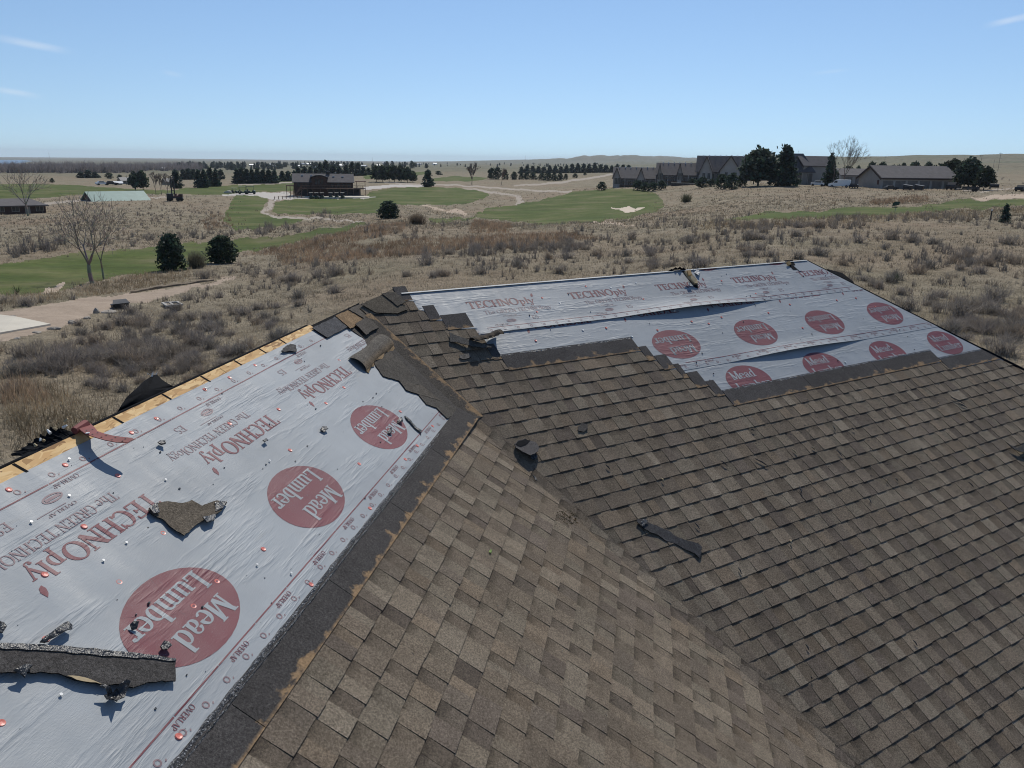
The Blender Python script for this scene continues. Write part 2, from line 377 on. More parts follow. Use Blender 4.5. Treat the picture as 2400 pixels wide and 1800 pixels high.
FC = V[Q].mean(1); fx_, fy_, fzz = px_of(FC)
dist = np.hypot(FC[:, 0], FC[:, 1])
jit = np.clip(600/dist, .4, 4.0)
sx = fx_ + jit*6.5*fbm(FC[:, 0]/(dist*.010), FC[:, 1]/(dist*.010), 31, 4); sy = fy_ + jit*2.0*fbm(FC[:, 0]/(dist*.012), FC[:, 1]/(dist*.012), 41)
front = (fzz > 0) & (np.abs(np.arctan2(FC[:, 0], FC[:, 1])) < math.radians(36))
owner = np.full(len(Q), -1); names = []
for nm in ('fairway', 'gravel_drive', 'dirt_road', 'cart_path', 'sand_patch', 'sand_bunker'):
    for poly in REG[nm]:
        hitm = front & inpoly(sx, sy, poly)
        if nm in ('fairway', 'gravel_drive'): hitm &= dist > 60
        owner[hitm] = len(names); names.append(nm)
def grid_object(name, fsel, mat, kind='structure'):
    used = np.unique(fsel); mp = np.full(len(V), -1); mp[used] = np.arange(len(used)); fq = mp[fsel]
    me = bpy.data.meshes.new(name); me.vertices.add(len(used)); me.vertices.foreach_set('co', V[used].astype(np.float32).ravel())
    k = fsel.shape[1]; me.loops.add(fq.size); me.loops.foreach_set('vertex_index', fq.astype(np.int32).ravel())
    me.polygons.add(len(fq)); me.polygons.foreach_set('loop_start', (np.arange(len(fq))*k).astype(np.int32)); me.polygons.foreach_set('loop_total', np.full(len(fq), k, np.int32))
    me.polygons.foreach_set('use_smooth', np.ones(len(fq), bool)); me.materials.append(mat); me.update(calc_edges=True); me.validate()
    o = bpy.data.objects.new(name, me); C.objects.link(o); return tag(o, kind=kind)

def ground_mat():
    t = NT('dry_prairie'); v = t.coord('World')
    big = t.noise(v, .035, 4, .6); mid = t.noise(v, .35, 4, .65); fine = t.noise(v, 5.0, 4, .7); tiny = t.noise(v, 22.0, 2, .6)
    base = t.ramp(mid, [(.28, (.152, .128, .092)), (.45, (.255, .216, .155)), (.6, (.30, .256, .185)), (.78, (.35, .30, .218))])
    warm = t.mix(t.val(big, [(.42, 0), (.62, .55)]), base, (.27, .20, .14))
    grn = t.mix(t.val(t.noise(v, .06, 3), [(.5, 0), (.75, .35)]), warm, (.17, .165, .10))
    c = t.mul(t.mul(grn, t.val(fine, [(.25, .45), (.5, .95), (.8, 1.35)])), t.val(tiny, [(.2, .75), (.8, 1.2)]))
    # far away the prairie is greyer and dotted with sage
    cd = t.n('ShaderNodeVectorMath', operation='LENGTH'); t.l(v, cd.inputs[0])
    dots = t.val(t.noise(v, .12, 3, .7), [(.5, 1), (.62, .62)])
    fm = t.n('ShaderNodeMapRange'); t.l(cd.outputs['Value'], fm.inputs[0]); fm.inputs[1].default_value = 300; fm.inputs[2].default_value = 1200
    far = t.mix(t.val(t.noise(v, .004, 5, .65), [(.35, 0), (.65, 1)]), (.19, .172, .122), (.135, .142, .095))
    c = t.mix(fm.outputs[0], c, t.mul(far, dots))
    t.bump(t.math('ADD', fine, t.math('MULTIPLY', mid, 2.0)), .9, .25)
    return t.out(c, .98, .05)
def turf_mat():
    t = NT('mown_turf'); v = t.coord('World')
    a = t.noise(v, .09, 4, .6); b = t.noise(v, 1.2, 4, .6); s = t.noise(t.coord('World', (.05, .25, .05)), 1.0, 3)
    c = t.ramp(a, [(.26, (.054, .078, .019)), (.46, (.076, .098, .026)), (.58, (.108, .116, .042)), (.8, (.17, .15, .085))])
    c = t.mul(c, t.val(b, [(.3, .78), (.7, 1.12)])); c = t.mul(c, t.val(s, [(.35, .86), (.65, 1.1)]))
    t.bump(b, .25, .08); return t.out(c, .95, .08)
def earth_mat(name, c0, c1, sc=.8):
    t = NT(name); v = t.coord('World'); a = t.noise(v, sc, 5, .65); f = t.noise(v, 9.0, 3)
    c = t.mul(t.mix(t.val(a, [(.3, 0), (.7, 1)]), c0, c1), t.val(f, [(.3, .85), (.7, 1.08)])); t.bump(f, .35, .05); return t.out(c, .97, .05)
RM = {'fairway': turf_mat(), 'dirt_road': earth_mat('packed_dirt', (.27, .215, .165), (.36, .29, .225)), 'sand_bunker': earth_mat('bunker_sand', (.50, .42, .33), (.58, .50, .40)),
      'sand_patch': earth_mat('pale_sand', (.36, .28, .21), (.44, .36, .28)), 'gravel_drive': earth_mat('pale_gravel', (.40, .37, .33), (.48, .45, .41)), 'cart_path': earth_mat('gravel_path', (.30, .262, .215), (.37, .32, .265))}
cen = len(V)-1
fan = np.stack([np.full(nA, cen), I[:, 0], J[:, 0]], -1)
grid_object('prairie_ground', Q[owner == -1], ground_mat()); grid_object('yard_ground', fan, M['concrete'])
for i, nm in enumerate(names):
    if (owner == i).sum(): grid_object(nm, Q[owner == i], RM[nm])
own_grid = owner.reshape(nA, nD-1)
def region_at(x, y):
    a = np.arctan2(x, y); d = np.hypot(x, y)
    ia = np.clip(((a-az_f[0])/(az_f[1]-az_f[0])).astype(int), 0, len(az_f)-1); di = np.clip(np.searchsorted(DL, d)-1, 0, nD-2)
    return own_grid[ia, di]

# eroded lip along the upper edge of the dirt road
b_ = MB(); bp = [gp(x, y) for x, y in ((306, 688), (330, 684), (352, 680), (378, 676), (401, 672), (425, 669), (452, 665), (478, 661), (502, 658))]; rb_ = random.Random(4)
for p, q in zip(bp, bp[1:]):
    for k_ in range(5):
        t0_, t1_ = k_/5, (k_+1)/5; u0, u1 = p+(q-p)*t0_, p+(q-p)*t1_; h_ = .13+.12*float(fbm(u0[0]/1.5, u0[1]/1.5, 4)); h2_ = .13+.12*float(fbm(u1[0]/1.5, u1[1]/1.5, 4)); dd = np.array([p[0], p[1], 0])/math.hypot(p[0], p[1])*.7
        b_.extrude([u0+np.array([0, 0, -.3]), u1+np.array([0, 0, -.3]), u1+np.array([0, 0, h2_]), u0+np.array([0, 0, h_])], dd, (1, 1, 1))
tag(b_.build('eroded_bank', earth_mat('shaded_bank_soil', (.12, .095, .07), (.22, .18, .135), 1.5)), kind='structure')  # soil colour darkened to paint the undercut's shadow line

# lake on the horizon
_l = [at(-160, 384.5, 3600), at(60, 385, 3600), at(96, 380, 5200), at(80, 374.5, 9500), at(-160, 374.5, 9500)]
t_ = NT('lake_water'); mw = t_.out((.02, .05, .10), .25, .5)
mb = MB(); lz = -52.0
def on_level(x, y, z): r = ray(x, y); return r*(z/r[2])
zl = at(30, 385, 3600)[2]
mb.extrude([on_level(-160, 385.5, zl), on_level(70, 386, zl), on_level(98, 379, zl), on_level(88, 374.8, zl), on_level(-160, 374.2, zl)], (0, 0, -.5))
lk = mb.build('lake_water', mw); tag(lk, kind='structure')

# concrete slab beside the dirt road
pts = [gp(*q) for q in ((-70, 738), (0, 741), (38, 745.5), (119, 763), (0, 784), (-70, 800))]
mb = MB(); mb.extrude([(p[0], p[1], p[2]+.10) for p in pts], (0, 0, -.6)); s_ = mb.build('concrete_slab', M['concrete']); tag(s_, kind='structure')

# ------------------------------------------------------------------ grass: tufts of dry blades
def tuft_cloud(name, n, dmin, dmax, hmin, hmax, cols, nb, wid, polys=None, seed=1, spread=.18, dens=None):
    r = np.random.default_rng(seed)
    a = r.uniform(math.radians(-35), math.radians(35), n); u = r.random(n); d = np.exp(np.log(dmin)+(np.log(dmax)-np.log(dmin))*u)
    x = np.sin(a)*d; y = np.cos(a)*d; z = ground_z(x, y)
    px, py, _ = px_of(np.stack([x, y, z], -1)); ok = (region_at(x+r.normal(0, 1, n)*.011*d, y+r.normal(0, 1, n)*.011*d) == -1) & ((region_at(x, y) == -1) | (d > 70)) & (px > -80) & (px < 2480)
    if polys is not None:
        m = np.zeros(n, bool)
        for p in polys: m |= inpoly(px, py, p)
        ok &= m
    if dens is not None: ok &= r.random(n) < dens(x, y, px, py)
    ok &= ~((px > -80) & (px < 125) & (py > 735) & (py < 805))
    x, y, z, d = x[ok], y[ok], z[ok], d[ok]; k = len(x)
    if not k: return
    bx = x[:, None]+r.normal(0, spread, (k, nb)); by = y[:, None]+r.normal(0, spread, (k, nb)); bz = np.repeat(z[:, None], nb, 1)-.03
    hs = r.uniform(hmin, hmax, (k, 1))*r.uniform(.55, 1.1, (k, nb)); an = r.uniform(0, 2*math.pi, (k, nb)); ln = r.uniform(.1, .7, (k, nb))*hs
    ww = wid*np.clip(d/55, .7, 3)[:, None]*r.uniform(.6, 1.3, (k, nb)); pa = r.uniform(0, math.pi, (k, nb))
    v = np.stack([np.stack([bx-ww*np.cos(pa), by-ww*np.sin(pa), bz], -1), np.stack([bx+ww*np.cos(pa), by+ww*np.sin(pa), bz], -1),
                  np.stack([bx+ln*np.cos(an), by+ln*np.sin(an), bz+hs], -1)], 2).reshape(-1, 3)
    cols = np.array(cols); ci = cols[r.integers(0, len(cols), k)]*r.uniform(.75, 1.2, (k, 1))*np.clip(1+.75*fbm(x/4.5, y/4.5, seed+50, 3), .55, 1.35)[:, None]
    col = np.repeat(ci, nb*3, 0)
    me = bpy.data.meshes.new(name); nt = k*nb; me.vertices.add(nt*3); me.vertices.foreach_set('co', v.astype(np.float32).ravel())
    me.loops.add(nt*3); me.loops.foreach_set('vertex_index', np.arange(nt*3, dtype=np.int32)); me.polygons.add(nt)
    me.polygons.foreach_set('loop_start', (np.arange(nt)*3).astype(np.int32)); me.polygons.foreach_set('loop_total', np.full(nt, 3, np.int32))
    ca = me.color_attributes.new('Col', 'FLOAT_COLOR', 'POINT'); ca.data.foreach_set('color', np.concatenate([col, np.ones((nt*3, 1))], 1).astype(np.float32).ravel())
    me.materials.append(M['dry']); me.update(calc_edges=True)
    o = bpy.data.objects.new(name, me); C.objects.link(o); tag(o, kind='stuff')
tan = [(.36, .295, .20), (.335, .285, .205), (.285, .24, .175), (.375, .32, .23), (.245, .208, .155), (.225, .197, .15), (.295, .225, .152)]
tuft_cloud('dry_grass', 34000, 24, 190, .12, .32, tan, 7, .016, seed=3)
tuft_cloud('dry_grass', 9000, 110, 330, .25, .5, tan, 5, .03, seed=4, spread=.4)
BAND = [[(640, 585), (700, 572), (860, 575), (1000, 560), (1130, 552), (1330, 545), (1400, 560), (1200, 585), (1100, 580), (1050, 592), (900, 605), (800, 612), (660, 622)], [(560, 600), (680, 572), (860, 530), (960, 522), (940, 545), (800, 575), (640, 600)],
        [(0, 905), (60, 900), (110, 930), (80, 965), (0, 960)], [(1110, 515), (1200, 525), (1190, 548), (1100, 548)], [(500, 500), (540, 500), (545, 535), (480, 540), (470, 520)], [(2040, 470), (2170, 455), (2180, 475), (2040, 482)]]
tuft_cloud('tall_red_grass', 60000, 30, 240, .4, .75, [(.33, .225, .145), (.29, .20, .13), (.37, .27, .18), (.26, .19, .135)], 6, .018, BAND, seed=5)
ROUGH = [[(1640, 520), (1800, 512), (2400, 488), (2400, 505), (1800, 535), (1640, 540)], [(0, 690), (100, 688), (270, 650), (450, 630), (440, 660), (260, 690), (90, 712), (0, 728)], [(560, 1200), (0, 1000), (0, 880), (120, 900), (200, 960)]]
tuft_cloud('tall_tan_grass', 40000, 24, 240, .35, .6, [(.36, .30, .20), (.32, .25, .16), (.29, .21, .13)], 6, .016, ROUGH, seed=6)

# ------------------------------------------------------------------ leafless shrubs
def shrub_mesh(name, seed, nt, tone, hgt=1.0, wide=.62, w=.011):
    r = random.Random(seed); mb = MB()
    for i in range(nt):
        a = r.uniform(0, 2*math.pi); lean = min(1.35, abs(r.gauss(.25, .55))); L = hgt*r.uniform(.6, 1.05)*(1-.18*lean)
        bx, by = r.gauss(0, .22)*wide, r.gauss(0, .22)*wide; p = np.array([bx, by, -.05]); dvec = np.array([math.cos(a)*math.sin(lean), math.sin(a)*math.sin(lean), math.cos(lean)])
        k = r.uniform(.65, 1.25); c = tuple(t*k for t in tone)
        segs = 3; ww = w*r.uniform(.8, 1.5); side = np.array([math.sin(a+r.uniform(-1, 1)), -math.cos(a+r.uniform(-1, 1)), r.uniform(-.2, .2)])
        for s in range(segs):
            q = p + dvec*L/segs; dvec = dvec + np.array([r.gauss(0, .24), r.gauss(0, .24), r.gauss(.10, .14)]); dvec /= np.linalg.norm(dvec)
            w0 = ww*(1-s/segs); w1 = ww*(1-(s+1)/segs)+.003
            mb.add([p-side*w0, p+side*w0, q+side*w1, q-side*w1], [(0, 1, 2, 3)], c)
            if s > 0:
                for _ in range(3):
                    tdir = dvec + np.array([r.gauss(0, .75), r.gauss(0, .75), r.gauss(.1, .4)]); tl = L*r.uniform(.12, .30); e = p+(q-p)*r.random()
                    mb.add([e-side*w0*.7, e+side*w0*.7, e+tdir*tl], [(0, 1, 2)], c)
            p = q
    return mb
SH_T = [(.245, .215, .19), (.265, .232, .198), (.28, .24, .195), (.22, .20, .175), (.295, .24, .185)]
SH_MESH = [shrub_mesh('shrub', 100+i, 110, SH_T[i % 5], w=.011).mesh('shrub_twigs', M['twig']) for i in range(7)]
def shrub_density(px, py, x, y):
    cl = fbm(np.asarray(x)/9, np.asarray(y)/9, 77, 3)
    d = np.clip(.25+cl*1.6, .03, 1.0)
    bands = [([(1100, 560), (1650, 520), (2400, 500), (2400, 560), (1900, 575), (1650, 570), (1100, 600)], 3.2), ([(620, 660), (760, 610), (1000, 590), (1400, 570), (1200, 640), (900, 660), (760, 700), (640, 720)], 2.0),
             ([(0, 820), (180, 800), (340, 790), (480, 780), (460, 860), (300, 880), (0, 900)], 1.7), ([(340, 690), (620, 650), (640, 720), (420, 800), (330, 780)], 1.2), ([(2150, 600), (2400, 560), (2400, 860), (2250, 800)], 1.5)]
    for p, k in bands: d = np.where(inpoly(np.asarray(px, float), np.asarray(py, float), p), d*k, d)
    return d
r_ = np.random.default_rng(21); n_ = 34000
a_ = r_.uniform(math.radians(-34.5), math.radians(34.5), n_); d_ = np.exp(r_.uniform(math.log(24), math.log(175), n_))
x_ = np.sin(a_)*d_; y_ = np.cos(a_)*d_; z_ = ground_z(x_, y_); px_, py_, _ = px_of(np.stack([x_, y_, z_], -1))
ok = (region_at(x_, y_) == -1) & (r_.random(n_) < .19*shrub_density(px_, py_, x_, y_)) & (py_ > 505) & ~((px_ < 130) & (py_ > 730) & (py_ < 810)) & ~((px_ < 460) & (py_ < 700) & (py_ > 560))
HIDE = [(0, 1130), (735, 775), (893, 690), (1890, 612), (2400, 868), (2400, 1800), (0, 1800)]
ok &= ~inpoly(px_, py_, HIDE)
sc_ = np.clip(r_.lognormal(math.log(.62), .38, n_), .28, 1.5)
SHR = [(x_[i], y_[i], z_[i], sc_[i], d_[i]) for i in np.nonzero(ok)[0]]
for (x, y, s) in ((2330, 705, 1.5), (2275, 722, 1.0), (2310, 780, 1.1), (2345, 830, 1.2), (2380, 790, 1.0), (2240, 770, 1.1), (2110, 690, .9), (2050, 672, .8), (2295, 640, 1.0), (2195, 590, .9), (40, 880, 1.3), (160, 860, 1.4), (215, 850, 1.3), (270, 830, 1.2), (300, 868, 1.1), (90, 872, 1.0),
                  (660, 790, 1.0), (680, 830, .8), (620, 745, .9), (1480, 560, 1.6), (1525, 600, 1.1), (1260, 570, 1.2), (860, 545, 1.4), (1000, 620, 1.4), (700, 700, 1.1), (2080, 610, .9), (1745, 590, 1.0)):
    P = gp(x, y); SHR.append((P[0], P[1], P[2], s, math.hypot(P[0], P[1])))
SHR.sort(key=lambda s: -s[3]/s[4]); rs = random.Random(5)
for x, y, z, s, d in SHR[:300]:
    o = bpy.data.objects.new('leafless_shrub', rs.choice(SH_MESH)); C.objects.link(o); o.location = (x, y, z); o.rotation_euler = (0, 0, rs.uniform(0, 6.28))
    o.scale = (s*rs.uniform(1.0, 1.5), s*rs.uniform(1.0, 1.5), s*rs.uniform(.52, .78))
    tag(o, 'grey leafless shrub growing in the dry prairie grass', 'shrub', 'leafless shrubs dotted over the prairie')
# the rest, smaller and farther, as one mass
def merged(name, meshes, places, kind='stuff', mat=None):
    vs = []; fs = []; cs = []; b = 0
    cache = []
    for me in meshes:
        v = np.zeros(len(me.vertices)*3, np.float32); me.vertices.foreach_get('co', v); c = np.zeros(len(me.vertices)*4, np.float32); me.color_attributes['Col'].data.foreach_get('color', c)
        cache.append((v.reshape(-1, 3), c.reshape(-1, 4), [tuple(p.vertices) for p in me.polygons]))
    for (x, y, z, s, rz, k) in places:
        v, c, f = cache[k]; co_, si_ = math.cos(rz), math.sin(rz)
        vs.append(np.stack([x+s*(v[:, 0]*co_-v[:, 1]*si_), y+s*(v[:, 0]*si_+v[:, 1]*co_), z+s*v[:, 2]], -1)); cs.append(c); fs += [tuple(b+i for i in q) for q in f]; b += len(v)
    if not vs: return
    vs = np.vstack(vs); cs = np.vstack(cs); me = bpy.data.meshes.new(name); me.from_pydata(vs.tolist(), [], fs); me.materials.append(mat or M['twig'])
    ca = me.color_attributes.new('Col', 'FLOAT_COLOR', 'POINT'); ca.data.foreach_set('color', cs.astype(np.float32).ravel()); me.update()
    o = bpy.data.objects.new(name, me); C.objects.link(o); return tag(o, kind=kind)
LOW = [shrub_mesh('shrub', 200+i, 22, SH_T[i % 5], w=.028).mesh('low_shrub', M['twig']) for i in range(5)]
merged('shrub_mass', LOW, [(x, y, z, s*.88, rs.uniform(0, 6.28), rs.randrange(5)) for x, y, z, s, d in SHR[300:4200]])
# brush along the creek bank and beyond
bank = []
rb = np.random.default_rng(9)
for poly, n, s0, s1 in (([(20, 575), (120, 560), (170, 575), (110, 595), (20, 605)], 40, .9, 1.9), ([(180, 570), (330, 545), (470, 540), (560, 535), (570, 555), (380, 572), (200, 588)], 70, .6, 1.5),
                        ([(60, 560), (540, 505), (540, 540), (60, 600)], 60, .4, 1.0), ([(330, 480), (450, 475), (520, 500), (400, 525), (300, 515)], 90, .4, .9), ([(605, 535), (700, 520), (705, 545), (610, 558)], 26, .8, 1.7),
                        ([(900, 525), (1000, 530), (1000, 560), (860, 570)], 40, .5, 1.1), ([(720, 500), (775, 500), (775, 512), (720, 512)], 8, 1.2, 1.8), ([(2100, 395), (2400, 420), (2400, 440), (2330, 440), (2100, 405)], 70, .8, 1.8),
                        ([(1560, 440), (2000, 450), (1900, 480), (1600, 470)], 14, .3, .6), ([(0, 470), (500, 465), (520, 520), (0, 560)], 80, .3, .8)):
    xs = [p[0] for p in poly]; ys = [p[1] for p in poly]
    for _ in range(n):
        x, y = rb.uniform(min(xs), max(xs)), rb.uniform(min(ys), max(ys))
        if inpoly(np.array([x]), np.array([y]), poly)[0]:
            P = gp(x, y); bank.append((P[0], P[1], P[2], rb.uniform(s0, s1), rb.uniform(0, 6.28), int(rb.integers(0, 5))))
merged('creek_brush', LOW, bank)
# bare woodland that reads as one grey mass in front of the lake
wood = []
for _ in range(900):
    x = rb.uniform(-60, 470); y = rb.uniform(391, 406) if x < 330 else rb.uniform(388, 401)
    if x < 100 and y < 398 and rb.random() < .5: continue
    P = gp(x, y); wood.append((P[0], P[1], P[2], rb.uniform(7, 13), rb.uniform(0, 6.28), int(rb.integers(0, 5))))
WOODM = [shrub_mesh('wood', 300+i, 22, (.24, .21, .20), w=.03, wide=.5).mesh('wood', M['twig']) for i in range(5)]
merged('bare_woodland', WOODM, wood)

# yuccas
def yucca(P, s, label):
    mb = MB(); r = random.Random(int(P[0]*10))
    for i in range(46):
        a = r.uniform(0, 6.28); e = r.uniform(.25, 1.4); L = s*r.uniform(.7, 1); d = np.array([math.cos(a)*math.cos(e), math.sin(a)*math.cos(e), math.sin(e)]); sd = np.array([-math.sin(a), math.cos(a), 0])*.03*s
        k = r.uniform(.7, 1.2); mb.add([P-sd, P+sd, P+d*L], [(0, 1, 2)], (.07*k, .085*k, .045*k))
    o = mb.build('yucca', M['foliage']); tag(o, label, 'yucca')
yucca(gp(2100, 660), .75, 'spiky green yucca growing beyond the stripped roof slope')
yucca(gp(40, 690), .9, 'spiky dark yucca between the fairway and the dirt road')

# ------------------------------------------------------------------ trees
def conifer_meshes(seed, kind, n=420, tint=(.030, .048, .030), qs=1.0):
    """unit-height evergreen: returns (trunk, crown) meshes"""
    r = random.Random(seed); t = MB(); t.tube((0, 0, -.08), (0, 0, .55), .025, .012, 6, (1, 1, 1)); t.tube((0, 0, .55), (0, 0, .93), .012, .004, 5)
    c = MB(); base = {'cone': .04, 'round': .03, 'pine': .20}[kind]
    def rad(z):
        u = (z-base)/(1-base)
        if kind == 'cone': return .34*(1-u)**.8*min(1, u*9+.45)
        if kind == 'round': return .46*math.sqrt(max(0, 1-(2*max(u, .02)-.86)**2/1.35))*(1-.25*u)
        return .40*math.sqrt(max(0.0, 1-(1.55*u-.55)**2))
    nb = n//9
    for b in range(nb):
        z = base+(1-base)*(r.random()**(1.25 if kind == 'cone' else .9)); a = r.uniform(0, 6.28); rr = rad(z)*r.uniform(.45, 1.24)
        if r.random() < .15: rr *= .4
        cx, cy = rr*math.cos(a), rr*math.sin(a); k = r.uniform(.55, 1.5); col = tuple(min(1, x*k*r.uniform(.85, 1.15)) for x in tint)
        s = r.uniform(.035, .075)*(1.25 if kind == 'pine' else 1)
        if kind == 'pine' and b % 4 == 0: t.tube((0, 0, z*.92), (cx*.9, cy*.9, z), .008, .003, 3)
        for _ in range(9):
            p = np.array([cx+r.gauss(0, s*.8), cy+r.gauss(0, s*.8), z+r.gauss(0, s*.55)]); d1_ = np.array([r.gauss(0, 1), r.gauss(0, 1), r.gauss(.3, .6)]); d1_ /= np.linalg.norm(d1_)
            d2_ = np.cross(d1_, [r.gauss(0, 1), r.gauss(0, 1), r.gauss(0, 1)]); d2_ /= (np.linalg.norm(d2_)+1e-6); q = s*r.uniform(.6, 1.25)*qs
            c.add([p-d2_*q*.55, p+d1_*q, p+d2_*q*.55, p-d1_*q*.6], [(0, 1, 2, 3)], col)
    cv = np.array(c.v); zt = np.percentile(cv[:, 2], 99.3); rt = np.percentile(np.hypot(cv[:, 0], cv[:, 1]), 97); rw = {'cone': .28, 'round': .42, 'pine': .39}[kind]
    c.v = [(x*rw/rt, y*rw/rt, z/zt) for x, y, z in c.v]
    return t.mesh('trunk', M['bark']), c.mesh('crown', M['foliage'])
CON = {k: [conifer_meshes(500+i*7+len(k), k, n, ti, 1.25) for i in range(4)] for k, n, ti in (('cone', 1300, (.055, .080, .062)), ('round', 1400, (.060, .084, .058)), ('pine', 1300, (.070, .092, .064)))}
BIG = {'juniper': conifer_meshes(901, 'round', 4200, (.050, .074, .050)), 'juniper2': conifer_meshes(902, 'round', 4200, (.052, .076, .048)), 'pine': conifer_meshes(903, 'pine', 3600, (.062, .084, .060)), 'cone': conifer_meshes(904, 'cone', 3600, (.055, .078, .060)), 'pine2': conifer_meshes(905, 'pine', 3000, (.045, .058, .036))}
def conifer(x, yb, yt, w, kind, label, group=None, name='conifer_tree', meshes=None, dist=None, rnd=random.Random(3)):
    P = gd(x, yb, dist) if dist else gp(x, yb); m = mpp(P); h = (yb-yt)*m*1.02; wid = w*m
    if dist: h = (at(x, yt, dist)[2]-P[2])*1.03
    t, c = meshes or rnd.choice(CON[kind]); nat = {'cone': .45, 'round': .80, 'pine': .70}.get(kind, .8)
    o = empty(name, P, rnd.uniform(0, 6.28), label, 'tree', group); o.scale = (wid/nat, wid/nat, h)
    for nm, me in (('trunk', t), ('crown', c)):
        k = bpy.data.objects.new(nm, me); C.objects.link(k); k.parent = o
    return o
def bare_tree(P, h, spread, seed, label, depth=6, rmin=.012, group=None, tone=(.20, .175, .15), name='bare_tree', r0=None, fork=.22, nk=3, lift=.10):
    r = random.Random(seed); tr = MB(); cr = MB(); r0 = r0 or h*.016
    def grow(p, d, L, rad, lev):
        segs = 3 if lev < 3 else 2; q = p; rd = rad
        for s in range(segs):
            d = d+np.array([r.gauss(0, .07), r.gauss(0, .07), r.gauss(.02, .04)]); d /= np.linalg.norm(d); e = q+d*L/segs; r2 = max(rmin*.6, rd*(.86 if lev else .9))
            (tr if lev < 2 else cr).tube(q, e, rd, r2, 6 if lev < 2 else (4 if lev < 4 else 3), tuple(t*r.uniform(.8, 1.15) for t in tone))
            if lev >= 1 and lev < depth-1 and r.random() < .55: kids.append((e, d, L*.6, r2*.55, lev+2))
            q = e; rd = r2
        if lev < depth-1:
            n = nk if lev == 0 else r.choice((2, 2, 3)); a0 = r.uniform(0, 6.28)
            for i in range(n):
                a = a0+6.28*i/n+r.uniform(-.4, .4); sp = spread*r.uniform(.7, 1.3)
                pd = np.cross(d, [math.cos(a), math.sin(a), .01]); pd /= np.linalg.norm(pd); nd = d*math.cos(sp)+pd*math.sin(sp)+np.array([0, 0, lift]); nd /= np.linalg.norm(nd)
                kids.append((q, nd, L*r.uniform(.72, .92), rd*(.74 if n == 2 else .64), lev+1))
    kids = [(np.array([0, 0, -.3]), np.array([r.gauss(0, .04), r.gauss(0, .04), 1.0]), h*fork, r0, 0)]
    while kids:
        k = kids.pop()
        if k[4] < depth and k[3] > rmin*.2: grow(k[0], k[1], k[2], max(k[3], rmin), k[4])
    zt = max(v[2] for v in cr.v); s = h/zt
    for b in (tr, cr): b.v = [(v[0]*s, v[1]*s, v[2]*s) for v in b.v]
    o = empty(name, P, 0, label, 'tree', group); tr.build('trunk', M['twig'], o); cr.build('crown', M['twig'], o); return o

# near junipers and cottonwoods on the fairway edge
conifer(404, 634, 553, 62, 'round', 'dark rounded juniper casting a shadow beside the fairway band', name='juniper_tree', meshes=BIG['juniper'])
conifer(522, 617, 556, 66, 'round', 'dark squat juniper with ragged top at the fairway edge, uphill of its twin', name='juniper_tree', meshes=BIG['juniper2'])
conifer(911, 512, 474, 46, 'round', 'lone dark globe shaped juniper in front of the clubhouse lawn', name='juniper_tree', meshes=BIG['juniper'])
conifer(2354, 522, 482, 20, 'cone', 'small dark spiky cedar standing above the sagebrush near the stake', name='juniper_tree')
P = gp(217, 664); bare_tree(P, 212*mpp(P), .52, 12, 'tall bare cottonwood with wide spread limbs by the dirt road', 7, .009, r0=.12, fork=.17, nk=4, tone=(.30, .265, .23), lift=.02)
P = gp(244, 655); bare_tree(P, 205*mpp(P), .34, 16, 'slender bare cottonwood growing close behind the wide spread one', 6, .011, r0=.10, fork=.26, nk=2, tone=(.30, .265, .23), lift=.03)
P = gp(66, 506); bare_tree(P, 116*mpp(P), .46, 31, 'wide bare tree in front of the dark hip roofed house', 6, .025, fork=.2, nk=4, tone=(.30, .265, .23), lift=.03)
P = gp(1975, 438); bare_tree(P, 116*mpp(P), .34, 44, 'tallest bare tree rising over the white van', 7, .03, fork=.26, nk=3, tone=(.22, .19, .165), lift=.06)
P = gp(1951, 438); bare_tree(P, 102*mpp(P), .30, 52, 'thin bare tree with a sparse top beside the white van', 6, .03, fork=.42, nk=2, tone=(.20, .17, .15))
P = gp(1106, 433); bare_tree(P, 52*mpp(P), .30, 61, 'solitary bare tree fanning out beside the gravel road', 6, .07, fork=.2, nk=5, tone=(.25, .22, .19))
P = gp(1175, 433); bare_tree(P, 38*mpp(P), .30, 67, 'small reddish bare tree next to the pair of cedars', 5, .06, tone=(.24, .17, .14), fork=.3)
for i, (x, yt, h_) in enumerate(((366, 404, 0), (378, 402, 0), (392, 406, 0))):
    P = gp(x, 456); bare_tree(P, (456-yt)*mpp(P), .3, 70+i, 'bare tree in the clump beside the drilling rig', 6, .05, 'bare trees clumped by the drilling rig', fork=.3, tone=(.24, .21, .175))
for x, yb, w, h, s in ((983, 526, 46, 26, 1), (1618, 0, 0, 0, 0)):
    if w:
        P = gp(x, yb); o = tag(shrub_mesh('bush', 410, 420, (.22, .17, .12), 1.0, 1.0, .02).build('willow_bush', M['twig']), 'rounded brown willow bush beside the globe shaped juniper', 'bush')
        o.location = P; m = mpp(P); o.scale = (w*m*.7, w*m*.7, h*m)
P = gp(463, 628); m = mpp(P); o = tag(shrub_mesh('bush', 411, 420, (.18, .17, .12), 1.0, .9, .016).build('willow_bush', M['twig']), 'grey green twiggy bush between the two dark junipers', 'bush'); o.location = P; o.scale = (52*m*.7, 52*m*.7, 38*m)
P = gp(1608, 474); m = mpp(P); o = tag(shrub_mesh('bush', 412, 220, (.13, .13, .08), 1.0, .9, .02).build('willow_bush', M['twig']), 'wispy green bush on the tan slope below the lodge', 'bush'); o.location = P; o.scale = (40*m*.6, 40*m*.6, 22*m)

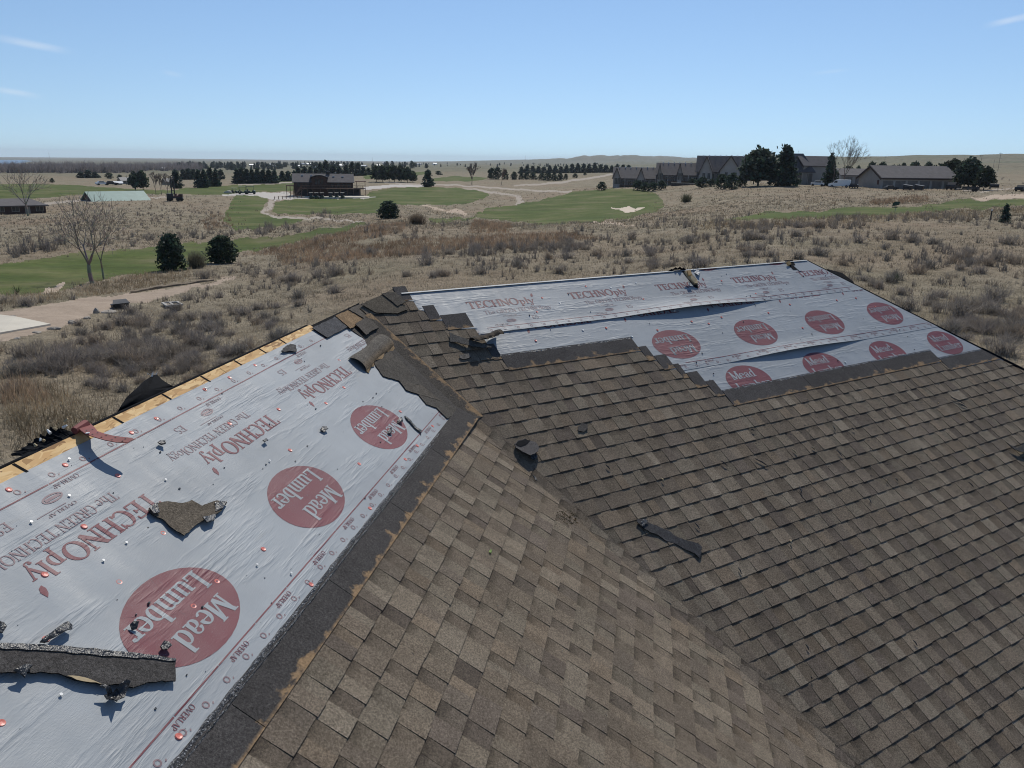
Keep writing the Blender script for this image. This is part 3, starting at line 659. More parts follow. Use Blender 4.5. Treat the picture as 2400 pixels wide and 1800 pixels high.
ROWS = [
 ('cone', '{o} juniper from the lake end of the dark trio past the upper fairway', 'junipers past the upper fairway', [(190, 417, 404, 17), (207, 417, 400, 20), (224, 417, 404, 18)]),
 ('round', 'small brown cedar alone on the far tan slope', None, [(256, 419, 406, 18)]), ('round', 'small dark cedar next to the pale farm roof', None, [(281, 421, 410, 12)]), ('round', 'tiny dark cedar at the corner of the upper fairway', None, [(123, 428, 418, 10)]),
 ('pine', '{o} dense evergreen from the tan farmhouse beside the bare tree clump', 'evergreens by the bare tree clump', [(318, 446, 406, 26), (336, 446, 404, 26)]),
 ('cone', 'evergreen straight behind the rig mast', None, [(415, 442, 402, 24)]),
 ('cone', '{o} evergreen from the drilling rig in the first grove past it', 'evergreens in the first grove', [(431, 421, 399, 18), (443, 421, 397, 18), (455, 421, 398, 18), (468, 440, 402, 24), (480, 440, 401, 20), (494, 437, 396, 24), (508, 437, 399, 20), (519, 420, 399, 16)]),
 ('cone', '{o} evergreen from the rig end of the long dark windbreak', 'evergreens in the windbreak', [(556, 430, 399, 20), (568, 430, 397, 20), (580, 430, 398, 20), (592, 430, 400, 20), (605, 430, 398, 20), (618, 430, 399, 20), (631, 430, 400, 20), (644, 430, 401, 20)]),
 ('cone', '{o} small evergreen from the windbreak at the clubhouse corner', 'evergreens at the clubhouse corner', [(662, 425, 402, 16), (676, 425, 403, 18), (690, 424, 402, 18)]),
 ('cone', '{o} evergreen from the stair end behind the clubhouse roof', 'evergreens behind the clubhouse roof', [(700, 421, 394, 20), (714, 421, 392, 20), (728, 421, 393, 18), (741, 420, 395, 18), (752, 418, 385, 20), (766, 416, 380, 22), (782, 416, 389, 20), (796, 416, 392, 20), (812, 416, 388, 18), (826, 412, 381, 20), (840, 412, 384, 18), (852, 412, 392, 16), (864, 410, 394, 14)]),
 ('pine', '{o} pine from the clubhouse in the grove by the white drive', 'pines in the grove by the white drive', [(882, 426, 391, 24), (897, 427, 390, 24), (912, 426, 391, 22), (925, 427, 390, 24), (940, 427, 391, 24), (955, 428, 394, 22), (968, 428, 403, 20)]),
 ('cone', 'single dark conical spruce on the lawn beside the gravel road', None, [(1003, 438, 402, 24)]), ('round', 'low dark cedar on the plain behind the single spruce', None, [(1028, 410, 401, 16)]),
 ('round', '{o} cedar from the solitary bare tree, near the small reddish tree', 'cedars near the reddish tree', [(1152, 420, 395, 20), (1166, 420, 394, 20), (1184, 421, 399, 16)]),
 ('round', '{o} cedar from the reddish tree in the broken row before the shelterbelt', 'cedars before the shelterbelt', [(1205, 421, 404, 16), (1222, 421, 405, 14), (1235, 421, 405, 14), (1250, 421, 405, 18), (1270, 423, 407, 18), (1284, 424, 406, 18), (1298, 424, 407, 18), (1313, 423, 407, 16), (1326, 421, 408, 10), (1348, 417, 407, 12), (1371, 411, 404, 8)]),
 ('cone', '{o} cedar from the open end of the long shelterbelt leading to the lodge', 'cedars in the long shelterbelt', [(1222+13.2*i, 407-.15*i, 394-(8 if 9 < i < 14 else 5 if i > 7 else 2)-(i*3 % 4), 15) for i in range(20)]),
 ('round', '{o} dark bush from the downhill end of the lodge wall', 'bushes against the lodge', [(1410, 446, 427, 22), (1494, 446, 424, 24), (1512, 448, 428, 22), (1530, 448, 428, 24), (1550, 445, 424, 22), (1588, 433, 420, 18), (1604, 432, 419, 20), (1622, 432, 419, 18), (1646, 440, 416, 32), (1668, 438, 420, 20), (1690, 444, 410, 30), (1714, 444, 408, 34), (1736, 438, 412, 26)]),
 ('pine', '{o} pale pine from the van end of those over the garage roof', 'pines behind the garages', [(2012, 402, 390, 12), (2043, 402, 381, 20), (2068, 402, 382, 22), (2092, 402, 388, 16), (2106, 402, 388, 14), (2117, 402, 383, 14), (2142, 402, 381, 24), (2174, 402, 382, 22)]),
]
LABELS_FAR = 0
ORD = 'first second third fourth fifth sixth seventh eighth ninth tenth eleventh twelfth thirteenth fourteenth fifteenth sixteenth seventeenth eighteenth nineteenth twentieth'.split()
for kind, lab0, grp, lst in ROWS:
    for n_th, (x, yb, yt, w) in enumerate(lst):
        lab = lab0.format(o=ORD[n_th])
        if 'garages' in (grp or ''): conifer(x, 402, yt, w, kind, lab, grp, dist=420)
        else: conifer(x, yb, yt, w, kind, lab, grp)
conifer(1776, 436, 357, 74, 'pine', 'broad dark pine hiding part of the lodge', name='pine_tree', meshes=BIG['pine'])
conifer(1836, 436, 350, 52, 'cone', 'tall tapering pine next to the broad one by the lodge', name='pine_tree', meshes=BIG['cone'])
conifer(1942, 436, 368, 32, 'cone', 'dark spruce standing behind the white van', name='spruce_tree')
conifer(1985, 424, 392, 30, 'pine', 'small pine between the van and the garages', name='pine_tree')
conifer(2225, 440, 380, 62, 'pine', 'wide pine touching the end of the garage', name='pine_tree', meshes=BIG['pine2'])
conifer(2268, 444, 378, 58, 'pine', 'tallest pine beyond the garage, over the flatbed trailer', name='pine_tree', meshes=BIG['pine'])
conifer(2305, 446, 396, 38, 'pine', 'lower pine at the end of the garage grove', name='pine_tree', meshes=BIG['pine2'])
# scattered far trees among the distant houses: one mass
FARM = []
for me_t, me_c in CON['cone'][:3]+CON['round'][:2]: FARM.append(me_c)
fr = np.random.default_rng(5); fp = []
for _ in range(260):
    x = fr.uniform(420, 1000); y = fr.uniform(384, 399) - (x > 800)*4
    if fr.random() < .35 and x > 820: continue
    P = gp(x, y); fp.append((P[0], P[1], P[2], fr.uniform(5, 11), fr.uniform(0, 6.28), int(fr.integers(0, 5))))
for _ in range(60):
    x = fr.uniform(1000, 1420); y = fr.uniform(383, 392); P = gp(x, y); fp.append((P[0], P[1], P[2], fr.uniform(3, 7), fr.uniform(0, 6.28), int(fr.integers(0, 5))))
merged('distant_trees', FARM, fp, mat=M['foliage'])

# ------------------------------------------------------------------ buildings
def facing(P, turn=0.0): return -math.atan2(P[0], P[1])+turn        # local +y points away from the camera
def part(name, mat, parent, fn):
    b = MB(); fn(b); return b.build(name, mat, parent)
def slab_roof(b, x0, x1, y0, y1, ze, zr, along='x', ov=.4, th=.22):
    """gable roof as two thick slabs; ridge along x or y"""
    if along == 'x':
        ym = (y0+y1)/2; sl = (zr-ze)/((y1-y0)/2); e = ov*sl
        for ya, s in ((y0-ov, 1), (y1+ov, -1)):
            pr = [(x0-ov, ya, ze-e), (x1+ov, ya, ze-e), (x1+ov, ym, zr), (x0-ov, ym, zr)]
            b.extrude(pr if s > 0 else pr[::-1], (0, 0, th))
    else:
        xm = (x0+x1)/2; sl = (zr-ze)/((x1-x0)/2); e = ov*sl
        for xa, s in ((x0-ov, 1), (x1+ov, -1)):
            pr = [(xa, y0-ov, ze-e), (xm, y0-ov, zr), (xm, y1+ov, zr), (xa, y1+ov, ze-e)]
            b.extrude(pr[::-1] if s > 0 else pr, (0, 0, th))
def gable_wall(b, x0, x1, y0, y1, zb, ze, zr, along='x'):
    if along == 'x': b.extrude([(x0, y0, zb), (x0, y1, zb), (x0, y1, ze), (x0, (y0+y1)/2, zr), (x0, y0, ze)], (x1-x0, 0, 0))
    else: b.extrude([(x0, y0, zb), (x1, y0, zb), (x1, y0, ze), ((x0+x1)/2, y0, zr), (x0, y0, ze)], (0, y1-y0, 0))
def trim_gable(b, x0, x1, y, ze, zr, w=.3, ov=.45, th=.12):
    xm = (x0+x1)/2; sl = (zr-ze)/((x1-x0)/2)
    for s in (-1, 1):
        xa = xm+s*((x1-x0)/2+ov); za = ze-ov*sl
        b.extrude([(xa, y, za-w), (xa, y, za), (xm, y, zr+.02), (xm, y, zr-w*1.2)], (0, -th, 0))
def window(parent, x0, x1, z0, z1, y, mat='cream', name='window'):
    f = part(name, M[mat], parent, lambda b: (b.box(x0-.09, x0, y-.07, y+.03, z0-.09, z1+.09), b.box(x1, x1+.09, y-.07, y+.03, z0-.09, z1+.09), b.box(x0, x1, y-.07, y+.03, z0-.09, z0), b.box(x0, x1, y-.07, y+.03, z1, z1+.09), b.box((x0+x1)/2-.03, (x0+x1)/2+.03, y-.05, y+.03, z0, z1)))
    part('pane', M['glass'], f, lambda b: (b.box(x0, (x0+x1)/2-.03, y-.03, y-.01, z0, z1), b.box((x0+x1)/2+.03, x1, y-.03, y-.01, z0, z1)))
    return f

# clubhouse with deck -------------------------------------------------
P = gp(760, 463); P[2] = at(760, 463, math.hypot(P[0], P[1]))[2]; k = mpp(P); cx = lambda px: (px-760)*k; cz = lambda py: (463-py)*k
club = empty('clubhouse', P, facing(P), 'two storey dark log clubhouse with a wraparound deck above the lawn', 'clubhouse')
zd, ze, zr = cz(442), cz(428), cz(411); x0, x1 = cx(692), cx(828); Y0 = 2.6; Y1 = 11.5
part('wall', M['darkwood'], club, lambda b: (gable_wall(b, x0, x1, Y0, Y1, -1.2, ze, zr-.1, 'x'),))
part('roof', M['greyroof'], club, lambda b: slab_roof(b, x0, x1, Y0, Y1, ze, zr, 'x', .5, .2))
gx0, gx1 = cx(733), cx(768); gy = 1.4
part('front_gable', M['darkwood'], club, lambda b: gable_wall(b, gx0, gx1, gy, Y0+3, -1.2, cz(418.5), cz(413.4), 'y'))
def arch(b):
    n = 8; pts = []
    for i in range(n+1):
        u = -1+2*i/n; pts.append(((gx0+gx1)/2+u*((gx1-gx0)/2+.5), cz(413)-(u*u)*(cz(413)-cz(418.6))))
    for (xa, za), (xb, zb) in zip(pts, pts[1:]): b.extrude([(xa, gy-.6, za), (xb, gy-.6, zb), (xb, Y0+4.5, zb), (xa, Y0+4.5, za)], (0, 0, .2))
part('arched_roof', M['greyroof'], club, arch)
for px in (741, 748, 755): window(club, cx(px), cx(px+4), cz(433), cz(421), gy, 'browntrim')
for px in (700, 712, 722): window(club, cx(px), cx(px+6), cz(439), cz(432), Y0, 'browntrim')
for px in (777, 790, 803, 815): window(club, cx(px), cx(px+7), cz(440), cz(432), Y0, 'browntrim')
for px in (705, 722, 738, 752, 775, 790, 806): window(club, cx(px), cx(px+6), .4, 2.2, Y0-.0, 'browntrim')
for px, py in ((712, 415.2), (733, 415.4), (784, 417.2), (805, 417.6)):
    zz = cz(py); yy = Y0+(zz-ze)/((zr-ze)/((Y1-Y0)/2)); part('skylight', M['palemetal'], club, lambda b: b.box(cx(px)-.35, cx(px)+.35, yy-.3, yy+.3, zz+.15, zz+.42))
ch = part('chimney', M['darkstone'], club, lambda b: b.box(cx(769), cx(775), 6.2, 7.4, zr-2.5, cz(404.5))); part('chimney_cap', M['steel'], ch, lambda b: b.box(cx(768.3), cx(775.7), 6.0, 7.6, cz(404.5), cz(403.4)))
dx0, dx1 = cx(675), cx(857)
def deckf(b): b.box(cx(709), cx(730), 0, Y0, zd-.25, zd); b.box(cx(730), cx(830), -.6, Y0, zd-.25, zd-.003); b.prism([(cx(830), -.6), (cx(857), .8), (cx(857), 6), (cx(830), 6)], zd-.25, zd-.006); b.box(cx(675), cx(692), 0, 4, zd-.25+1.0, zd+1.0)
part('deck_floor', M['deck'], club, deckf)
for px in (709, 722, 735, 752, 769, 783, 798, 813, 828, 842, 856): part('deck_post', M['deck'], club, lambda b: b.box(cx(px)-.1, cx(px)+.1, -.5, -.3, -1, zd-.26))
for px in (676, 684, 691): part('deck_post', M['deck'], club, lambda b: b.box(cx(px)-.1, cx(px)+.1, .1, .3, -1, zd+1.0))
rl = part('railing', M['deck'], club, lambda b: (b.box(cx(709), cx(856), -.62, -.52, zd+.9, zd+1.0), b.box(cx(709), cx(856), -.62, -.56, zd+.15, zd+.22)))
for i in range(26): part('baluster', M['deck'], rl, lambda b: b.box(cx(710+5.8*i)-.05, cx(710+5.8*i)+.05, -.61, -.55, zd+.22, zd+.9))
part('pergola', M['rust'], club, lambda b: (b.box(cx(833), cx(858), 0, 5, zd+2.3, zd+2.5), b.box(cx(835), cx(836), .2, .4, zd, zd+2.3), b.box(cx(855), cx(856), .8, 1.0, zd, zd+2.3)))
def stair(b):
    for i in range(10): b.box(cx(693)+i*.36, cx(693)+i*.36+.4, -.2, 1.2, i*zd/10, i*zd/10+.12)
    b.extrude([(cx(693), -.25, 0), (cx(709), -.25, zd), (cx(709), -.25, zd+.9), (cx(693), -.25, .9)], (0, .05, 0))
part('stair', M['deck'], club, stair)
part('black_underdeck_panel', M['black'], club, lambda b: b.box(cx(709), cx(845), Y0-.35, Y0-.3, -1, zd-.3))  # flat black panel set ahead of the lower wall, below the deck
# apron in front of the clubhouse
b = MB(); q = [gp(*p) for p in ((676, 462), (864, 463.5), (866, 460), (676, 457))]; b.extrude([(p[0], p[1], p[2]+.12) for p in q], (0, 0, -.5)); tag(b.build('clubhouse_apron', M['concrete']), kind='structure')
# low rail fence along the approach
ff = empty('rail_fence', gp(663, 466), 0, 'low dark post and rail fence along the clubhouse approach', 'fence'); L0 = np.array(ff.location); pv = None
for i in range(8):
    q = gp(644+9*i, 468-.6*i)-L0; part('fence_post', M['deck'], ff, lambda b: b.box(q[0]-.09, q[0]+.09, q[1]-.09, q[1]+.09, q[2]-.3, q[2]+1.0))
    if pv is not None: part('fence_rail', M['deck'], ff, lambda b: b.tube(pv+np.array([0, 0, .8]), q+np.array([0, 0, .8]), .05, .05, 5))
    pv = q
# golf carts
def cart_proto(P, rz, label, group, body='white', roofm='cream'):
    o = empty('golf_cart', P, rz, label, 'golf cart', group)
    part('cart_body', M[body], o, lambda b: (b.box(-.58, .58, -1.1, -.35, .3, .75), b.box(-.58, .58, -.35, .95, .25, .5), b.extrude([(-.55, -1.1, .75), (-.55, -.6, .95), (-.55, -.35, .75)], (1.1, 0, 0)), b.box(-.55, .55, .9, 1.2, .3, .85)))
    part('roof', M[roofm], o, lambda b: b.prism([(-.62, -.85), (.62, -.85), (.66, -.7), (.66, .9), (.6, 1.05), (-.6, 1.05), (-.66, .9), (-.66, -.7)], 1.78, 1.88))
    for x in (-.55, .55):
        for y, yt in ((-.62, -.75), (.9, .85)): part('roof_post', M['black'], o, lambda b: b.tube((x, y, .7), (x, yt, 1.79), .025, .025, 5))
        for y in (-.8, .8): part('wheel', M['tyre'], o, lambda b: b.tube((x-.1, y, .23), (x+.1, y, .23), .23, .23, 12, cap=True))
    part('seat', M['black'], o, lambda b: (b.box(-.5, .5, .15, .65, .5, .72), b.box(-.5, .5, .6, .75, .72, 1.15)))
    return o
g0 = None
for n_th, px in enumerate((730, 742, 754.8, 775.5, 789.4, 803)):
    P = gp(px, 464)*(1-3.2/290); P[2] = float(ground_z(P[0], P[1]))+.06
    if g0 is None: g0 = cart_proto(P, facing(P, .1), 'first golf cart from the stair end of the row under the clubhouse deck', 'golf carts below the clubhouse deck', 'greenpaint')
    else: dup(g0, P, facing(P, .1), None, ORD[n_th]+' golf cart from the stair end of the row under the clubhouse deck')
P = gp(550, 453); dup(g0, P, facing(P, 1.2), 1.0, 'pale golf cart parked on the track beside the dark utility carts', None); 
for px, sc, lab in ((569.5, 1.35, 'dark green utility cart parked ahead of its mate on the track'), (588, 1.5, 'larger dark green utility cart parked nearest the clubhouse drive')):
    P = gp(px, 455); o = cart_proto(P, facing(P, 1.45), lab, None, 'greenpaint', 'greenpaint'); o.name = 'utility_cart'; o['category'] = 'utility cart'; o.scale = (sc, sc, sc)
def rock(P, s, seed, label, group=None, mat='rock', name='boulder'):
    r = random.Random(seed); bm = bmesh.new(); bmesh.ops.create_icosphere(bm, subdivisions=2, radius=1)
    for v in bm.verts:
        d = 1+.22*math.sin(v.co.x*3+seed)+.18*math.sin(v.co.y*4+seed*2)+r.uniform(-.1, .1); v.co = Vector((v.co.x*d*s[0], v.co.y*d*s[1], v.co.z*d*s[2]))
    me = bpy.data.meshes.new(name); bm.to_mesh(me); bm.free(); me.materials.append(M[mat]); o = bpy.data.objects.new(name, me); C.objects.link(o); o.location = (P[0], P[1], P[2]+s[2]*.35); o.rotation_euler = (0, 0, r.uniform(0, 6))
    return tag(o, label, 'rock', group)
rock(gp(533, 453), (1.4, .9, .7), 3, 'pale boulder lying beside the track before the carts', mat='concrete')

# small houses ---------------------------------------------------------
def small_house(x, y, w, h, wall, roof, label, turn=0, dist=None, rf=.45, group=None, depth=None, name='farmhouse', win=2):
    P = gd(x, y, dist) if dist else gp(x, y); m = mpp(P); w *= m; h *= m; d = depth or w*.6; o = empty(name, P, facing(P, turn), label, 'house', group); ze = h*(1-rf)
    part('wall', M[wall], o, lambda b: gable_wall(b, -w/2, w/2, 0, d, -2, ze, h-.05, 'x')); part('roof', M[roof], o, lambda b: slab_roof(b, -w/2, w/2, 0, d, ze, h, 'x', .4, .2))
    for i in range(win):
        xa = -w/2+w*(i+.7)/(win+.4); window(o, xa-.5, xa+.5, ze*.35, ze*.8, 0, 'cream')
    return o
for i, (x, y, w, h, wall, roof) in enumerate(((708, 386.5, 10, 4, 'tan', 'palemetal'), (731, 387.5, 22, 4.5, 'tan', 'white'), (699, 391, 8, 4, 'tan', 'white'), (742, 394.5, 7, 4, 'tan', 'white'), (781, 387, 10, 4, 'tan', 'palemetal'),
    (803, 390.5, 18, 5, 'tan', 'white'), (851, 391, 14, 4, 'tan', 'white'), (838, 402, 10, 4.5, 'tan', 'palemetal'), (887, 390, 9, 4, 'tan', 'palemetal'), (900, 384, 9, 3, 'tan', 'white'), (820, 402.5, 8, 4, 'tan', 'white'), (1020, 386, 9, 4, 'white', 'white'), (980, 386.5, 12, 3, 'tan', 'palemetal'),
    (565, 391, 14, 5, 'tan', 'palemetal'), (590, 389, 10, 4, 'tan', 'white'), (632, 388, 16, 4, 'tan', 'palemetal'), (645, 391.5, 14, 4, 'white', 'palemetal'), (537, 392, 8, 4, 'white', 'palemetal'), (790, 411, 10, 7, 'white', 'palemetal'), (803, 411.5, 6, 4, 'white', 'white'))):
    small_house(x, y, w, h, wall, roof, 'pale roofed house far off among the dark trees', turn=(.4 if i % 3 else -.5), group='distant houses among the trees', win=1)
small_house(388, 398.5, 16, 6.5, 'tan', 'palemetal', 'pale metal roofed barn in front of the bare woodland', .25, name='barn', win=2)
small_house(303, 431, 34, 14, 'tan', 'cream', 'tan farmhouse with pale roof beside the dark evergreens', .35, win=3)
small_house(278, 433, 16, 7, 'tan', 'white', 'low white roofed shed beside the tan farmhouse', .2, name='shed', win=1)
small_house(398, 433, 22, 14, 'tan', 'cream', 'small tan house half hidden behind the bare tree clump', .6, win=1)
# building with pale green roof
P = gp(288, 471); m = mpp(P); P[2] -= 1.7; o = empty('green_roofed_building', P, facing(P, .32), 'long low building with a pale green metal roof behind the cottonwoods', 'building')
Lg, Wd, hb = 14.5, 11.0, 2.2
part('wall', M['rust'], o, lambda b: gable_wall(b, -Lg/2, Lg/2, 0, Wd, -3, 1.2, 3.9, 'x')); part('roof', M['greenmetal'], o, lambda b: slab_roof(b, -Lg/2, Lg/2, 0, Wd, 1.25, 4.0, 'x', .6, .18))
window(o, -2, 0, .2, 1.0, 0)
# dark hip roofed house by the wide bare tree
P = gp(45, 501); m = mpp(P); o = empty('dark_house', P, facing(P, .12), 'dark timber house with a grey hip roof under the wide bare tree', 'house')
hw, hd, e_, t_ = 56*m, 9.0, 19*m, 33*m
part('wall', M['darkwood'], o, lambda b: b.box(-hw, hw, 0, hd, -1.5, e_))
def hip(b): 
    a = .6; b.add([(-hw-a, -a, e_), (hw+a, -a, e_), (hw+a, hd+a, e_), (-hw-a, hd+a, e_), (-hw*.55, hd/2, t_), (hw*.55, hd/2, t_), (-hw-a, -a, e_-.2), (hw+a, -a, e_-.2), (hw+a, hd+a, e_-.2), (-hw-a, hd+a, e_-.2)],
    [(0, 1, 5, 4), (1, 2, 5), (2, 3, 4, 5), (3, 0, 4), (0, 6, 7, 1), (1, 7, 8, 2), (2, 8, 9, 3), (3, 9, 6, 0), (6, 9, 8, 7)])
part('roof', M['greyroof'], o, hip)
for xx in (-4, -1.2, 3.4): window(o, xx, xx+1.3, e_*.3, e_*.85, 0, 'tan')
part('door', M['tan'], o, lambda b: b.box(1.2, 2.2, -.06, 0, 0, e_*.85))
# drilling rig truck
P = gp(411, 471.5); m = mpp(P); o = empty('drilling_rig', P, facing(P, -.12), 'dark drilling rig truck with a tall twin mast on the dry slope', 'drill rig')
w2 = 17*m
part('truck_bed', M['black'], o, lambda b: (b.box(-w2, w2, -1.1, 1.1, .8, 1.2), b.box(-w2, -w2*.2, -1, 1, 1.2, 2.1)))
part('load', M['rust'], o, lambda b: [b.box(-w2*.15+i*w2*.14, -w2*.15+i*w2*.14+.3, -.9, .9, 1.2, 1.5+.3*(i % 3)) for i in range(5)])
part('cab', M['darkwood'], o, lambda b: (b.box(w2*.55, w2, -1, 1, 1.2, 2.0),)); part('mast', M['black'], o, lambda b: ([b.box(x-.14, x+.14, -.15, .15, 1, 57*m) for x in (-6*m, 0)], [b.box(-6*m, 0, -.05, .05, z, z+.12) for z in np.arange(2, 55*m, .9)]))
for xx in (-w2*.8, -w2*.55, w2*.4, w2*.8):
    for yy in (-1.0, .8): part('wheel', M['tyre'], o, lambda b: b.tube((xx, yy, .5), (xx, yy+.25, .5), .5, .5, 12, cap=True))
# cars far by the farmhouse
def car(P, rz, s, body, label, cat='car', name='parked_car'):
    o = empty(name, P, rz, label, cat); o.scale = (s, s, s)
    part('car_body', M[body], o, lambda b: (b.extrude([(-2.2, -.85, .35), (2.2, -.85, .35), (2.25, -.85, .8), (1.3, -.85, .95), (-2.1, -.85, 1.0), (-2.25, -.85, .7)], (0, 1.7, 0)), b.extrude([(-1.6, -.75, .98), (.9, -.75, .93), (.4, -.75, 1.45), (-1.2, -.75, 1.47)], (0, 1.5, 0))))
    part('side_window', M['glass'], o, lambda b: b.extrude([(-1.35, -.77, 1.02), (.65, -.77, 1.0), (.3, -.77, 1.38), (-1.1, -.77, 1.4)], (0, 1.54, 0)))
    for x in (-1.4, 1.4):
        for y in (-.88, .66): part('wheel', M['tyre'], o, lambda b: b.tube((x, y, .33), (x, y+.22, .33), .33, .33, 12, cap=True))
    return o
P = gp(240, 434); car(P, facing(P, .3), 1.25, 'white', 'white car parked on the dirt yard before the farmhouse')
P = gp(262, 434); car(P, facing(P, .1), 1.25, 'black', 'black car parked next to the white one by the farmhouse')

# lodge --------------------------------------------------------------------
D_L = 322.0
def lodge_unit(x0, x1, yb, ye, yr, label, gables, deck=True, depth=13, wallm='taupedark'):
    xm = (x0+x1)/2; q = at(xm, yb, D_L); P = np.array(q); m = mpp(P); fx = lambda x: (x-xm)*m; fz = lambda y: (yb-y)*m
    o = empty('lodge_wing', P, facing(P), label, 'lodge', 'wings of the lodge row'); del o['group']
    part('wall', M[wallm], o, lambda b: gable_wall(b, fx(x0), fx(x1), 2, depth, -3, fz(ye), fz(yr)-.1, 'x')); part('roof', M['greyroof'], o, lambda b: slab_roof(b, fx(x0), fx(x1), 2, depth, fz(ye), fz(yr), 'x', .5, .2))
    for i, (ga, gb, gt, ge) in enumerate(gables):
        g = part('gable', M['taupe'], o, lambda b: gable_wall(b, fx(ga)+.4, fx(gb)-.4, -.4-.15*i, 6, -3, fz(ge), fz(gt)-.15, 'y'))
        part('gable_roof', M['greyroof'], g, lambda b: slab_roof(b, fx(ga)+.4, fx(gb)-.4, -.4-.15*i, 7.4, fz(ge), fz(gt)+.1, 'y', .5, .18)); part('bargeboard', M['browntrim'], g, lambda b: trim_gable(b, fx(ga)+.4, fx(gb)-.4, -.95-.15*i, fz(ge), fz(gt)+.1, .35))
        wg = fx(gb)-fx(ga); c_ = (fx(ga)+fx(gb))/2
        for k_ in (-.22, .12): window(o, c_+wg*k_, c_+wg*k_+1.0, fz(ge)*.42, fz(ge)*.85, -.42-.15*i, 'cream')
    nn = int((x1-x0)/13)
    for k_ in range(nn):
        xx = fx(x0+8+k_*13); window(o, xx, xx+1.2, fz(ye)*.35, fz(ye)*.8, 2, 'cream')
        part('roof_vent', M['white'], o, lambda b: b.tube((xx+.8, 7.2, fz(yr)-.1), (xx+.8, 7.2, fz(yr)+.42), .17, .17, 8, cap=True))
    if deck:
        part('balcony', M['deck'], o, lambda b: (b.box(fx(x0), fx(x1)-1, -.2, 1.9, fz(ye)*.42-.2, fz(ye)*.42), b.box(fx(x0), fx(x1)-1, -.22, -.12, fz(ye)*.42+.9, fz(ye)*.42+1.0)))
        for k_ in range(5): part('porch_post', M['cream'], o, lambda b: b.box(fx(x0+3+k_*(x1-x0-8)/4)-.1, fx(x0+3+k_*(x1-x0-8)/4)+.1, -.15, .05, -2, fz(ye)))
    return o
lodge_unit(1437, 1540, 446, 418.5, 395.5, 'lowest lodge wing with twin gables and a balcony over the green hill', [(1434, 1454, 395.5, 414), (1489, 1511, 396, 419)])
lodge_unit(1538, 1640, 436, 410.5, 385, 'middle lodge wing with two narrow gables behind the bushes', [(1539, 1551, 385.5, 403), (1584, 1598, 385.5, 402)])
lodge_unit(1632, 1800, 434, 403, 369, 'tallest lodge wing with two big pale gables beside the broad pine', [(1637, 1671, 370, 403), (1683, 1734, 368.5, 400)], deck=False)
# retaining wall under the lodge
q0_, q1_, q2_ = at(1573, 436, 308), at(1640, 438, 306), at(1680, 444, 300)
o = empty('retaining_wall', q1_, 0, 'dark retaining wall under the lodge shrubs above the tan slope', 'wall'); 
def rw(b):
    for a_, c_ in ((q0_, q1_), (q1_, q2_)): b.extrude([a_-q1_+np.array([0, 0, -2]), c_-q1_+np.array([0, 0, -2]), c_-q1_+np.array([0, 0, 1.1]), a_-q1_+np.array([0, 0, 1.1])], (0, .6, 0))
part('wall_face', M['darkstone'], o, rw); part('coping', M['concrete'], o, lambda b: b.extrude([q0_-q1_+np.array([0, -.05, 1.12]), q1_-q1_+np.array([0, -.05, 1.12]), q1_-q1_+np.array([0, .7, 1.12]), q0_-q1_+np.array([0, .7, 1.12])], (0, 0, .15)))
# house beyond the pines
q = at(1900, 436, 262); m = mpp(q); o = empty('tall_house', q, facing(q, .62), 'tall taupe house with a steep gable between the pines and the van', 'house'); fz = lambda y: (436-y)*m
gw = 6.2; gl = 10.5
part('wall', M['taupe'], o, lambda b: gable_wall(b, -gl/2, gl/2, -gw/2, gw/2, -2, fz(389), fz(370), 'x')); part('roof', M['greyroof'], o, lambda b: slab_roof(b, -gl/2, gl/2, -gw/2, gw/2, fz(389), fz(370), 'x', .45, .2))
part('bargeboard', M['browntrim'], o, lambda b: [b.extrude([(-gl/2-.46, s*(gw/2+.45), fz(389)-.75), (-gl/2-.46, s*(gw/2+.45), fz(389)-.3), (-gl/2-.46, 0, fz(370)+.05), (-gl/2-.46, 0, fz(370)-.4)], (-.1, 0, 0)) for s in (-1, 1)])
f_ = part('window', M['black'], o, lambda b: [b.box(-gl/2-.06, -gl/2, y, y+.7, fz(402), fz(388)) for y in (-1.2, .3)]); part('pane', M['glass'], f_, lambda b: [b.box(-gl/2-.08, -gl/2-.06, y+.1, y+.6, fz(401), fz(389)) for y in (-1.2, .3)])
window(o, 2.2, 3.2, fz(424), fz(417), -gw/2, 'browntrim')
q = at(1868, 436, 256); m2 = mpp(q); o2 = empty('low_wing', q, facing(q, .1), 'low shed roofed porch wing in front of the tall taupe house', 'porch')
part('wall', M['taupedark'], o2, lambda b: b.box(-2.2, 4.2, 1.0, 4, -2, 3.6)); part('roof', M['greyroof'], o2, lambda b: b.extrude([(-3, -.2, 3.9), (4.8, -.2, 3.9), (1.2, 4, 9.2), (-3, 4, 9.2)], (0, 0, .2)))
for x in (1.2, 2.8, 4.1): part('porch_post', M['cream'], o2, lambda b: b.box(x-.08, x+.08, -.1, .08, -1, 3.8))
